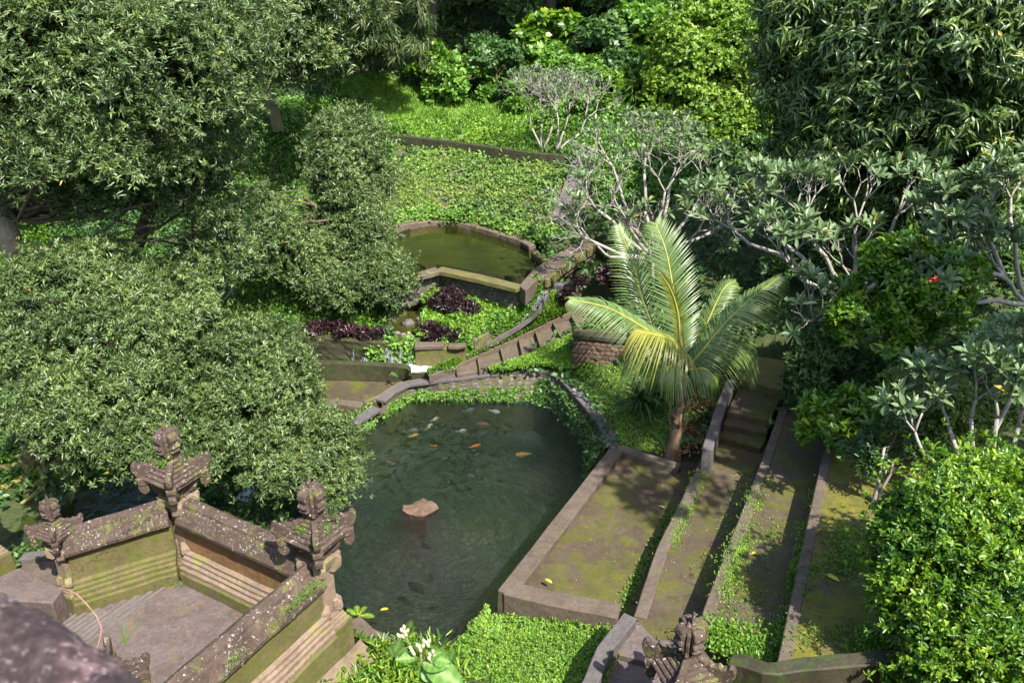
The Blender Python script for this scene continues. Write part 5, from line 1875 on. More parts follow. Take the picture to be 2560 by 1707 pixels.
face_plants('pool_wall_ferns', ptop, pbot, 0, 22, 90, .22, .62, .11, .035, M['leaf_bright'], 7)
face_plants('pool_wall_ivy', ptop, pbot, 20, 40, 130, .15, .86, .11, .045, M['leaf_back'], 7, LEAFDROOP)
face_plants('pool_wall_ivy', ptop, pbot, 26, 40, 60, .05, .8, .10, .045, M['leaf_bright'], 5, LEAFDROOP)
lt_, lb_ = pool_face.__defaults__ and _ or _
face_plants('pool_edge_plants', lt_, lb_, 0, 40, 130, .3, 1.0, .08, .035, M['leaf_bright'], 6)


def ledge_plants(name, specs, mat, L, W_, tmpl, per=6):
    P = []
    for (r, x, y, z, sx_, sz_, n_) in specs:
        c = np.array(at(r, x, y, z))
        P.append(c + rng.normal(0, 1, (n_, 3)) * np.array([sx_, .05, sz_]))
    P = np.concatenate(P)
    V, F, t = rosettes(P, np.tile([[0, -.8, .5]], (len(P), 1)) + rng.normal(0, .3, P.shape), per, L, W_, 1.0, .35, .15, tmpl, stem=.05)
    return tag(link(name, mesh_np(name, V, F, t), None, mat), kind='stuff')


ledge_plants('ledge_plants', [('N2', 1130, 400, 1.2, .12, .06, 60), ('N2', 1200, 420, 1.15, .06, .05, 30), ('N2', 1330, 400, 1.2, .09, .05, 50), ('N2', 1390, 500, 1.0, .1, .1, 90), ('N2', 1330, 610, .75, .09, .1, 80),
                              ('N2', 1040, 680, .55, .06, .05, 30), ('N2', 1440, 560, .9, .08, .12, 60), ('N2', 960, 560, .9, .12, .15, 60)], M['leaf_bright'], .09, .07, HEART)
ledge_plants('basin_wall_moss', [('N2', 870, 850, .40, .12, .04, 60), ('N2', 1050, 870, .38, .18, .04, 80), ('N2', 1000, 760, .6, .04, .04, 20), ('N2', 1250, 870, .38, .1, .05, 40)], M['leaf_bright'], .05, .03, LEAF)

# weeds on the terraces
def line_weeds(name, pts, n_, wid, L, W_, mat, per=4, z=None):
    pts = [Vector(p) for p in pts]
    P = []
    L, W_ = L * .72, W_ * .72
    for _i in range(n_):
        t_ = random.random() * (len(pts) - 1)
        j_ = min(int(t_), len(pts) - 2)
        p = pts[j_].lerp(pts[j_ + 1], t_ - j_)
        if mnoise.noise(p * 1.6 + Vector((5, 3, 1))) < random.uniform(-.45, .25):
            continue
        P.append((p.x + random.gauss(0, wid), p.y + random.gauss(0, wid), p.z))
    P = np.array(P)
    V, F, t = rosettes(P, np.tile([[0, 0, 1.]], (len(P), 1)) + rng.normal(0, .3, P.shape), per, L, W_, .8, .35, 0, LEAF, stem=L * .4)
    return tag(link(name, mesh_np(name, V, F, t), None, mat), kind='stuff')


B3 = lambda pts, z: PZ('B3', pts, z)
line_weeds('terrace_weeds', PZ('B2', [(1385, 845), (1520, 660), (1700, 420), (1870, 190)], T1Z + .01), 500, .035, .05, .025, M['leaf_bright'])
line_weeds('terrace_weeds', PZ('B2', [(1960, 1100), (2110, 820), (2200, 640), (2300, 430)], T1Z + .01), 260, .05, .08, .04, M['grass_shade'])
line_weeds('terrace_weeds', B3([(20, 760), (90, 560), (170, 380), (240, 200)], T2Z + .01), 700, .07, .055, .018, M['grass'])
line_weeds('terrace_weeds', B3([(200, 980), (330, 640), (470, 330), (560, 150)], T2Z + .01), 200, .10, .05, .018, M['grass'])
line_weeds('terrace_weeds', B3([(400, 1080), (440, 820), (520, 620), (580, 430), (630, 240)], T3Z + .01), 1500, .10, .055, .02, M['grass'])
line_weeds('terrace_weeds', B3([(640, 1080), (560, 960), (650, 700), (720, 540)], T3Z + .01), 300, .16, .05, .025, M['leaf_bright'])
line_weeds('terrace_weeds', B3([(350, 1080), (560, 1160), (740, 1220)], T3Z + .01), 400, .10, .07, .03, M['grass_shade'])
line_weeds('terrace_weeds', B3([(760, 1330), (800, 1150), (820, 950), (870, 800), (930, 560), (980, 330)], T3Z + .25), 420, .04, .10, .04, M['grass_shade'])
line_weeds('terrace_weeds', B3([(930, 1000), (980, 820), (1200, 850)], T4Z + .01), 500, .08, .05, .025, M['leaf_bright'])
line_weeds('terrace_weeds', B3([(1180, 600), (1280, 640), (1250, 760), (1150, 760)], T4Z + .01), 900, .22, .06, .035, M['grass_shade'])
line_weeds('terrace_weeds', B3([(860, 1380), (900, 1250), (1120, 1230), (1300, 1300)], T4Z + .01), 420, .14, .06, .03, M['grass_shade'])
line_weeds('terrace_weeds', B3([(1250, 1350), (1400, 1300), (1480, 1380)], T4Z + .02), 420, .15, .09, .045, M['grass_shade'])
line_weeds('terrace_weeds', B3([(330, 1300), (480, 1300), (620, 1360), (700, 1400)], 2.05), 900, .20, .09, .055, M['grass_shade'])
line_weeds('terrace_weeds', B3([(300, 1190), (420, 1250), (540, 1330)], 2.02), 300, .12, .07, .04, M['grass_shade'])
line_weeds('terrace_weeds', PZ('B2', [(2050, 1150), (1960, 1300), (1880, 1460), (1850, 1560)], 1.33), 300, .04, .05, .025, M['leaf_bright'])
line_weeds('court_moss', PZ('B1', [(1120, 920), (1280, 930), (1480, 1030), (1690, 1140)], courtz + .01), 220, .03, .03, .02, M['leaf_bright'])
line_weeds('wall_top_weeds', [at('B1', x, y, 2.66) for x, y in ((2080, 900), (2000, 980), (1900, 1080), (1780, 1190), (1600, 1350), (1500, 1450))], 700, .05, .035, .015, M['ivy'])
line_weeds('wall_top_weeds', [at('B1', x, y, 2.72) for x, y in ((480, 640), (700, 550), (900, 470), (1050, 410))], 160, .03, .03, .015, M['ivy'])

for q_, z_ in ((t1, T1Z), (t2, T2Z), (t3, T3Z), (t4, T4Z), (basin, BZ), (court, courtz)):
    Pq = scatter(q_, 16, nogo=False, zf=lambda X, Y, z_=z_: np.full(len(X), z_ + .006))
    if q_ is court:
        Pq = Pq[(Pq[:, 0] - e0.x) * en.x + (Pq[:, 1] - e0.y) * en.y < -.05]
    n_ = len(Pq)
    a_ = rng.uniform(0, 6.28, n_)
    V, F, k_ = leaves(LEAF, Pq, np.stack([np.cos(a_), np.sin(a_), rng.uniform(0, .3, n_)], 1), np.tile([[0, 0, 1.]], (n_, 1)), rng.uniform(.018, .06, n_), rng.uniform(.01, .022, n_))
    tag(link('leaf_specks', mesh_np('leaf_specks', V, F, np.repeat(rng.uniform(0, 1, n_), k_)), None, M['litter']), kind='stuff')

# ------------------------------------------------------------------ weeds growing on the pillar roofs
def tuft(label, p, n_, L, mat, r=.08, name='roof_weeds'):
    P = np.array(list(p)) + rng.normal(0, 1, (n_, 3)) * np.array([r, r, .012])
    V, F, t = rosettes(P, np.tile([[0, 0, 1.]], (n_, 1)) + rng.normal(0, .3, P.shape), 4, L, L * .12, .7, .35, 0, BLADE, stem=.01)
    return tag(link(name, mesh_np(name, V, F, t), None, mat), label, 'weeds', 'weeds growing on the pillar roofs')


tuft('dry straw coloured weeds beside the finial of the highest pillar', P1c + Vector((.22, .14, -.06)), 40, .12, M['leaf_bamboo'], .06)
tuft('fresh green weeds at the foot of the finial on the highest pillar', P1c + Vector((-.08, -.12, -.04)), 36, .09, M['leaf_bright'], .05)
tuft('dry weeds behind the finial of the pool side pillar', P2c + Vector((.18, .16, -.08)), 50, .13, M['leaf_bamboo'], .08)
tuft('green weeds on the roof slope of the pool side pillar', P2c + Vector((-.16, -.10, -.14)), 60, .08, M['leaf_bright'], .09)
tuft('green weeds on the right roof slope of the pool side pillar', P2c + Vector((.20, -.10, -.15)), 40, .07, M['leaf_bright'], .07)
tuft('leafy weeds on the roof of the smaller mossy pillar', P0c + Vector((.18, .04, -.22)), 60, .10, M['leaf_bright'], .07)
tuft('yellow moss tuft on the left roof slope of the smaller mossy pillar', P0c + Vector((-.14, -.10, -.24)), 50, .06, M['ivy'], .08)
tuft('grassy moss on the gate pillar roof at the bottom edge', at('B3', 150, 1450, 2.62), 70, .06, M['ivy'], .07)

# ------------------------------------------------------------------ coconut palm
pb = at('N6', 690, 1530, 1.0)
palm = thing('coconut_palm', 'young coconut palm with long yellow green fronds between lawn and stairs', 'palm tree', tuple(pb))
pc_ = aty('N6', 765, 1010, pb.y + .15)
g = G()
tr = [pb + Vector((0, 0, -.2)), pb, pb.lerp(pc_, .25), pb.lerp(pc_, .5), pb.lerp(pc_, .8), pc_]
g.tube(tr, [.20, .16, .115, .09, .08, .06], 12)
g.part('trunk', M['palm_bark'], palm, sub=.1, jit=.02, smooth=True)
for k in range(9):       # old leaf bases
    a = k * 2.4
    z = .25 + k * .09
    b = pb.lerp(pc_, min(.9, z / 1.6))
    g = G(); g.tube([b, b + Vector((math.cos(a) * .16, math.sin(a) * .16, .22)), b + Vector((math.cos(a) * .22, math.sin(a) * .22, .5))], [.05, .035, .015], 5)
    g.part('leaf_base', M['palm_bark'], palm, smooth=True)


def frond(pts, dists, nleaf, ll, normal, mat, droop=.35, label=None, fold=0.0, start=.14, root=palm, base=None):
    P = [base or pc_] + [aty('N6', x, y, root.location.y + d) for (x, y), d in zip(pts, dists)]
    pl_ = []
    m_ = 26
    q = [P[0]] + P + [P[-1]]
    segs = len(P) - 1
    for i in range(m_ + 1):
        t_ = i / m_ * segs
        j_ = min(int(t_), segs - 1)
        f_ = t_ - j_
        a, b, c, d = q[j_], q[j_ + 1], q[j_ + 2], q[min(j_ + 3, len(q) - 1)]
        pl_.append(.5 * ((2 * b) + (c - a) * f_ + (2 * a - 5 * b + 4 * c - d) * f_ * f_ + (3 * b - a - 3 * c + d) * f_ ** 3))
    fr = thing('frond', None, 'x')
    del fr['category']
    fr.parent = root
    fr.matrix_parent_inverse = Matrix.Translation(root.location).inverted()
    g = G(); g.tube(pl_, [.028 * (1 - .85 * i / m_) + .004 for i in range(m_ + 1)], 5)
    o = g.part('rachis', M['frond_rib'], None, smooth=True); o.parent = fr
    B, D, Nn, LL = [], [], [], []
    nv = Vector(normal).normalized()
    for i in range(nleaf):
        s_ = start + (1 - start) * i / (nleaf - 1)
        t_ = s_ * m_
        j_ = min(int(t_), m_ - 1)
        p = pl_[j_].lerp(pl_[j_ + 1], t_ - j_)
        tg = (pl_[j_ + 1] - pl_[j_]).normalized()
        side = tg.cross(nv).normalized()
        prof = math.sin(math.pi * min(1, (s_ - start) / (1 - start) * .80 + .16)) ** .7
        for s2 in (1, -1):
            w_ = .62 + .5 * s_
            d = (side * s2 + tg * w_ + nv * (.15 - fold) + Vector((random.gauss(0, .04), random.gauss(0, .04), random.gauss(0, .04)))).normalized()
            B.append(list(p)); D.append(list(d)); Nn.append(list(nv)); LL.append(ll * prof * random.uniform(.92, 1.06))
    tm = (np.array([(0, .5, 0), (0, -.5, 0), (.3, .55, 0), (.3, -.55, 0), (.65, .42, -.10 * droop / .35), (.65, -.42, -.10 * droop / .35), (1, 0, -.34 * droop / .35)], float),
          np.array([(0, 1, 3), (0, 3, 2), (2, 3, 5), (2, 5, 4), (4, 5, 6)]))
    V, F, k_ = leaves(tm, np.array(B), np.array(D), np.array(Nn), np.array(LL), .023)
    V = V.reshape(-1, k_, 3)
    a = tm[0][:, 0][None, :, None] ** 2 * np.array(LL)[:, None, None] * droop * .45
    V[:, :, 2] -= a[:, :, 0]
    t_ = np.repeat(np.clip(.5 + rng.normal(0, .2, len(B)) + .25 * np.linspace(-.5, .7, len(B)), 0, .97), k_)
    o = link('leaflets', mesh_np('leaflets', V.reshape(-1, 3), F, t_), None, mat); o.parent = fr
    if label:
        fr['label'] = label


M['frond_rib'] = flat_mat('frond_rib', (.32, .30, .06), .4, .2, 5)
M['leaf_palm_new'] = leaf_mat('leaf_palm_new', (.15, .19, .02), (.26, .27, .04), (.36, .34, .06), rough=.35, trans=.35, spec=.6, rare_at=2)
frond([(735, 800), (690, 500), (640, 230), (570, 50)], [.5, .9, 1.2, 1.5], 66, .74, (-.15, -.9, .5), M['leaf_palm'], .25, 'tall frond fanning straight up')
frond([(640, 830), (480, 720), (260, 600), (20, 545)], [-.1, -.3, -.4, -.5], 58, .62, (.35, -.45, .85), M['leaf_palm'], .55, 'pale frond arching to the left')
frond([(770, 900), (700, 820), (610, 785), (500, 760), (440, 745)], [-.25, -.5, -.7, -.8, -.8], 44, .58, (.1, -.3, 1), M['leaf_palm_new'], 1.1, 'short yellow frond drooping toward the camera')
frond([(860, 900), (1000, 730), (1170, 560), (1390, 395)], [.1, .2, .3, .4], 66, .66, (-.45, -.6, .7), M['leaf_palm'], .75, 'long frond reaching right with whitish shine')
frond([(840, 880), (930, 650), (1020, 470), (1090, 430)], [.5, .8, 1.0, 1.1], 56, .42, (-.5, -.7, .3), M['leaf_palm'], .6)
frond([(735, 850), (722, 650), (680, 500), (610, 380)], [.05, .1, .15, .2], 46, .26, (-.6, -.7, .3), M['leaf_palm_new'], .1, 'half opened upright yellow green frond')
frond([(640, 900), (490, 560), (420, 300), (330, 70)], [.9, 1.6, 1.9, 2.1], 60, .62, (.2, -.8, .6), M['leaf_palm'], .5)
frond([(640, 950), (540, 860), (430, 850), (380, 900)], [-.1, -.2, -.2, -.2], 44, .55, (.1, -.3, 1), M['leaf_palm'], 1.2)
frond([(880, 960), (1010, 870), (1120, 840), (1200, 830)], [.2, .3, .4, .5], 48, .60, (-.2, -.4, .9), M['leaf_palm'], 1.2)
frond([(740, 1010), (690, 970), (640, 1010), (600, 1080)], [-.3, -.6, -.8, -.9], 40, .42, (0, -.3, 1), M['leaf_palm'], 1.3)
frond([(830, 1000), (900, 1000), (960, 1060), (985, 1130)], [.0, -.1, -.1, -.1], 40, .42, (-.2, -.3, .9), M['leaf_palm'], 1.3)

litter = mpoly('N6', [(860, 1060), (1040, 990), (1060, 1050), (960, 1220), (860, 1480), (740, 1540), (760, 1450), (830, 1300), (810, 1150)])
cover('leaf_litter', scatter(litter, 600), 2, .10, .04, M['litter'], 1.2, .04)
lt2 = mpoly('N6', [(560, 1500), (700, 1560), (900, 1540), (880, 1470)])
cover('leaf_litter', scatter(lt2, 160, nogo=False), 2, .09, .04, M['litter'], 1.2, .04)


# ------------------------------------------------------------------ strap leaved plants
def strap_plant(name, label, cat, p, n_, L, W_, mat, h=.0, group=None, stem=None, spread=.9, droop=.35):
    t = thing(name, label, cat, tuple(p), group)
    if h > 0:
        g = G(); g.tube([p, p + Vector((0, 0, h))], [.05, .03], 6); g.part('stem', M['bark'], t)
    c = np.tile(np.array(list(p + Vector((0, 0, h)))), (n_, 1)) + rng.normal(0, 1, (n_, 3)) * np.array([.03, .03, .06])
    ph = rng.uniform(0, 2 * np.pi, n_)
    el = rng.uniform(.15, 1.35, n_)
    D = np.stack([np.cos(ph) * np.sin(el), np.sin(ph) * np.sin(el), np.cos(el)], 1)
    tm = (np.array([(0, .25, 0), (0, -.25, 0), (.35, .5, .03), (.35, -.5, .03), (.7, .42, -.08), (.7, -.42, -.08), (1, 0, -.3)], float),
          np.array([(0, 1, 3), (0, 3, 2), (2, 3, 5), (2, 5, 4), (4, 5, 6)]))
    LL = L * rng.uniform(.7, 1.1, n_)
    V, F, k_ = leaves(tm, c, D, np.tile([[0, 0, 1.]], (n_, 1)) + D * .01, LL, W_)
    V = V.reshape(-1, k_, 3)
    V[:, :, 2] -= (tm[0][:, 0][None, :] ** 2) * LL[:, None] * droop * np.sin(el)[:, None]
    child_world('leaves', mesh_np('leaves', V.reshape(-1, 3), F, np.repeat(rng.uniform(.1, .9, n_), k_)), t, mat)
    return t


sp = march('N6', 470, 1290)
for k, (dx, dy, lab) in enumerate(((0, 0, 'dark strap leaved clump in the shade left of the palm'), (.45, .25, 'second strap leaved clump tucked behind the first beside the palm stem'))):
    strap_plant('dracaena_plant', lab, 'plant', sp + Vector((dx, dy, 0)), 70, .75, .06, M['leaf_back'], .25, 'strap leaved clumps beside the palm')
for (x, y, d, h, lab) in ((1463, 215, 31, .9, 'tallest dracaena rosette on the bright slope, leftmost of the upper pair'), (1510, 250, 30.5, .8, 'dracaena rosette right of the tallest one on the slope'),
                          (1440, 290, 30, .6, 'lower left dracaena rosette above the bare frangipani'), (1510, 305, 29.5, .5, 'lower right dracaena rosette above the bare frangipani')):
    c = aty('D', x, y, d)
    strap_plant('dracaena_plant', lab, 'plant', c - Vector((0, 0, 1.2)), 60, .95, .10, M['leaf_straps'], 1.2, 'dracaenas on the slope', droop=.5)
strap_plant('bromeliad', 'pale yellow green rosette plant perched on a branch at the left', 'plant', aty('R4', 625, 240, 16.8), 22, .42, .07, M['leaf_bright'], 0, droop=.3)


# ------------------------------------------------------------------ broadleaf trees
def tree(name, label, trunk, trad, blobs, n, per, L, W_, leafm, bark, tmpl=LEAF, subs=9, spread=1.05, droop=0.0, seed=1, tips=1, group=None, inner=.55, r0=.09, base=None, limbs=True, lo=.28, hi=.46, cat='tree', airy=0.0):
    t = thing(name, label, cat, tuple(trunk[0]), group)
    bl = px_blobs(blobs) if blobs and len(blobs[0]) == 6 else blobs
    sub = crown_part(t, 'crown', bl, n, per, L, W_, M[leafm], tmpl, subs, spread, droop, inner, seed, lo, hi, airy=airy)
    tg = [c for c, _r in bl] + [s[0] for s in sub[::6]]
    limbs_part(t, 'trunk', [Vector(p) for p in trunk], trad, tg if limbs else [], M[bark], r0, tips)
    return t, sub


tp = [aty('D', 95, 1075, 16.2), aty('D', 82, 960, 16.2), aty('D', 72, 850, 16.3), aty('D', 58, 720, 16.4), aty('D', 40, 600, 16.5), aty('D', 8, 500, 16.6), aty('D', -60, 380, 16.8), aty('D', -40, 250, 17)]
big, _s = tree('broadleaf_tree', 'huge spreading tree filling the upper left with small glossy leaves', tp, [.40, .34, .27, .25, .23, .22, .18, .12],
               [(110, 150, 16, 200, 170, 1.6), (320, 170, 16.5, 210, 170, 1.7), (470, 130, 17, 130, 150, 1.6), (240, 340, 16, 180, 90, 1.3), (50, 340, 15.5, 130, 110, 1.2), (440, 350, 17.5, 110, 110, 1.2),
                (420, 30, 18, 170, 100, 1.8), (150, 0, 17, 220, 80, 2), (490, 470, 18, 50, 100, .8), (500, 590, 18, 80, 60, .8), (-60, 200, 16, 150, 250, 1.5), (380, 470, 17.6, 60, 60, .6), (120, 440, 16.8, 130, 60, 1.0), (230, 470, 17.2, 80, 70, .8), (545, 230, 17.5, 40, 150, .9), (30, 460, 18, 90, 70, .8), (560, 60, 18, 60, 90, 1.0)],
               38000, 8, .115, .030, 'leaf_ficus', 'pale_bark', seed=2, tips=2, subs=28, lo=.14, hi=.32, r0=.06, airy=.45)
g = G()
rb = tp[0]
gz0 = march('D', 95, 1090).z
for a, ln in ((-2.6, 1.3), (-1.9, 1.5), (-1.2, 1.4), (-.6, 1.7), (-.1, 1.5), (.5, 1.0), (-3.2, 1.2)):
    pts = []
    for k in range(8):
        s_ = k / 7
        x, y = rb.x + math.cos(a + .25 * math.sin(s_ * 4)) * ln * s_, rb.y + math.sin(a + .2 * math.sin(s_ * 5)) * ln * s_
        pts.append(Vector((x, y, max(gz(x, y) + .02, rb.z * (1 - s_) ** 2.2 + gz(x, y) * (1 - (1 - s_) ** 2.2) + .1 * (1 - s_)))))
    g.tube(pts, [.24, .17, .13, .11, .09, .07, .05, .03], 8)
g.part('root', M['root'], big, smooth=True)
# leaning mossy trunks seen inside the left tree
inner_tr = [aty('D', 300, 600, 18.5), aty('D', 345, 480, 18.3), aty('D', 395, 400, 18.2), aty('D', 460, 330, 18)]
tree('broadleaf_tree', 'leaning mossy trunk rising inside the gap of the left tree', inner_tr, [.16, .14, .12, .08], [(470, 250, 18.3, 90, 90, .8), (440, 420, 18.2, 50, 40, .5)], 1400, 8, .15, .045, 'leaf_ficus', 'bark', seed=5)
tr3 = [aty('D', 448, 650, 19), aty('D', 450, 590, 19), aty('D', 445, 520, 19), aty('D', 440, 450, 19)]
tree('slender_tree', 'slender tree with orange red stem in the left clearing', tr3, [.07, .06, .06, .04], [(440, 440, 19, 60, 50, .6)], 500, 8, .14, .045, 'leaf_ficus', 'red_bark', seed=6)
tree('broadleaf_tree', 'leafy crown in front of the pale trunk at the left edge', [aty('D', 180, 1090, 14.6), aty('D', 170, 950, 14.4), aty('D', 200, 800, 14.2)], [.10, .08, .05],
     [(130, 660, 14.8, 110, 80, .9), (230, 620, 15.4, 90, 60, .8), (20, 740, 14.2, 60, 60, .6), (430, 780, 14.4, 90, 80, .8), (400, 690, 15.2, 80, 60, .7), (170, 760, 14.2, 70, 60, .7), (330, 1010, 13.0, 90, 60, .7), (290, 790, 14.2, 120, 90, 1.0), (30, 800, 13.8, 100, 60, .8), (330, 680, 15, 90, 60, .8), (200, 940, 13.2, 160, 100, 1.0), (320, 900, 13.5, 90, 90, .9), (250, 1040, 12.9, 75, 55, .7)],
     22000, 8, .105, .028, 'leaf_ficus', 'bark', seed=8, subs=24, lo=.16, hi=.36, airy=.3, r0=.035, tips=0)
tree('broadleaf_tree', 'rounded glossy tree overhanging the left edge of the fish pool', [aty('D', 640, 1180, 15.2), aty('D', 620, 1100, 15), aty('D', 600, 1000, 15)], [.12, .10, .07],
     [(600, 820, 15, 95, 80, .9), (530, 870, 14.8, 90, 80, .8), (780, 1110, 14.3, 50, 40, .5), (790, 1040, 14.6, 40, 50, .5), (420, 1020, 13.4, 60, 60, .6), (560, 940, 14.4, 140, 95, 1.1), (660, 920, 14.8, 70, 100, .9), (470, 1000, 13.9, 60, 80, .7), (700, 1010, 14.6, 90, 70, .9), (740, 1080, 14.3, 80, 50, .8), (560, 1040, 13.8, 120, 60, .9), (640, 1060, 14, 110, 60, .8)],
     27000, 8, .092, .025, 'leaf_ficus', 'bark', seed=9, subs=26, lo=.16, hi=.36, airy=.3, r0=.035, tips=0)
tree('broadleaf_tree', 'fine leaved tree between the small waterfall and the upper pond', [aty('D', 830, 760, 21.2), aty('D', 835, 650, 21.5), aty('D', 800, 500, 22.3)], [.14, .11, .08],
     [(795, 315, 24, 80, 50, 1.1), (810, 410, 23.2, 85, 100, 1.3), (785, 490, 22.6, 45, 80, .9), (830, 550, 22.2, 70, 80, 1.1), (720, 590, 21.8, 70, 70, 1.0), (800, 650, 21.2, 90, 50, 1.0), (880, 640, 21.2, 65, 55, .8), (630, 560, 21.2, 60, 90, .9), (590, 470, 22, 30, 40, .5)],
     24000, 7, .115, .031, 'leaf_ficus', 'bark', seed=10, subs=24, lo=.16, hi=.34, airy=.4, r0=.04, tips=0)
tree('broadleaf_tree', 'dark thin leaved tree at the top between the big left tree and the bamboo', [aty('D', 640, 300, 28), aty('D', 600, 150, 28), aty('D', 600, 0, 28)], [.2, .16, .12],
     [(630, 60, 27, 110, 90, 1.6), (730, 100, 27, 70, 80, 1.3), (560, -20, 28, 100, 60, 1.6), (760, -10, 27.5, 100, 70, 1.6), (690, 170, 27, 50, 40, .9)], 11000, 7, .17, .045, 'leaf_ficus', 'pale_bark', seed=11, subs=18, airy=.5, lo=.16, hi=.34)
# bamboo
bt = thing('bamboo_clump', 'drooping bamboo sprays hanging over dark shade at the top centre left', 'bamboo', tuple(aty('D', 850, 200, 33)))
bl = px_blobs([(830, 30, 32, 80, 70, 1.3), (920, 60, 32, 60, 60, 1.2), (860, 120, 31.5, 70, 50, 1.0), (940, 130, 31.5, 40, 40, .8), (870, -40, 33, 140, 60, 1.6), (780, 120, 32, 50, 40, .8), (965, 30, 32, 25, 50, .8)])
sub = subblobs(bl, 12, .25, .4, 4)
Pp, Aa = on_blobs(sub, 2300, .6)
V, F, t = rosettes(Pp, np.array([[0, -.4, -.3]]) + rng.normal(0, .3, Pp.shape), 8, .42, .05, .8, .3, .45, BLADE, stem=.06)
child_world('leaves', mesh_np('leaves', V, F, t), bt, M['leaf_bamboo'])
for k in range(6):
    a = aty('D', 835 + (k * 37) % 60, 190 + k * 4, 36.5 + .25 * k)
    b = aty('D', 770 + k * 36, -20, 33)
    g = G(); g.tube([a, a.lerp(b, .4) + Vector((0, .5, .4)), a.lerp(b, .8) + Vector((0, .2, .5)), b], [.05, .045, .03, .01], 6); g.part('culm', M['red_bark'] if 0 else M['bark'], bt, smooth=True)

# jungle wall at the top of the picture and beyond it
jt = [(-9, 36, 12, 4.2, 'leaf_jungle'), (-16, 33, 10, 4.5, 'leaf_jungle'), (-3.5, 38.5, 12.0, 3.8, 'leaf_dark'), (1.5, 39.5, 12.4, 4.0, 'leaf_dark'), (6.5, 39, 12.2, 3.8, 'leaf_back'), (11.5, 38, 12, 4.2, 'leaf_jungle'), (17, 36, 11.5, 4.6, 'leaf_back'),
      (-12, 42, 14, 4.5, 'leaf_dark'), (4, 44, 15, 4.6, 'leaf_jungle'), (14, 43, 15, 4.5, 'leaf_dark'), (-4, 44, 15, 4.6, 'leaf_back'), (22, 32, 10.5, 4.6, 'leaf_jungle'), (-21, 28, 10, 4.6, 'leaf_dark')]
jl = ['jungle tree behind the bamboo at the top left', 'leftmost tall jungle tree behind the big left tree', 'dark jungle tree over the black gap right of the bamboo', 'tall dark tree at the top centre behind the broad leaved shrubs',
      'tall tree at the top centre right behind pale broad leaves', 'tall tree behind the vine covered mound at the top right', 'tall tree behind the dark drooping tree at the top right', 'second row jungle tree far behind the bamboo',
      'second row jungle tree seen between the two top centre trees', 'second row jungle tree above the vine covered mound', 'second row jungle tree behind the black gap', 'jungle tree in the far top right corner', 'jungle tree beyond the left edge of the big tree']
for i, (x, y, z, r_, lm) in enumerate(jt):
    gg = gz(x, y)
    tree('jungle_tree', jl[i], [Vector((x, y, gg - .3)), Vector((x + .3, y, (gg + z) / 2)), Vector((x, y, z))], [.28, .22, .15],
         [(np.array([x, y, z]), np.array([r_ * .95, r_ * .8, r_ * .62])), (np.array([x + r_ * .5, y - 1.2, z - r_ * .35]), np.array([r_ * .5, r_ * .45, r_ * .4])), (np.array([x - r_ * .5, y - 1.0, z - r_ * .3]), np.array([r_ * .5, r_ * .45, r_ * .4]))] +
         ([(np.array([x + 2.6, y - 4.6, 13.2]), np.array([3.4, 2.8, 1.3])), (np.array([x + .8, y - 4.0, 13.4]), np.array([3.0, 2.6, 1.4]))] if i in (0, 2, 3) else []),  # overhanging crown lobes added above the frame to shade the backdrop
         4200 if i in (0, 2, 3) else 2600, 7, .34, .13, lm, 'bark', HEART if i % 2 else LEAF6, seed=20 + i, subs=10, tips=0, group='tall trees of the jungle edge')

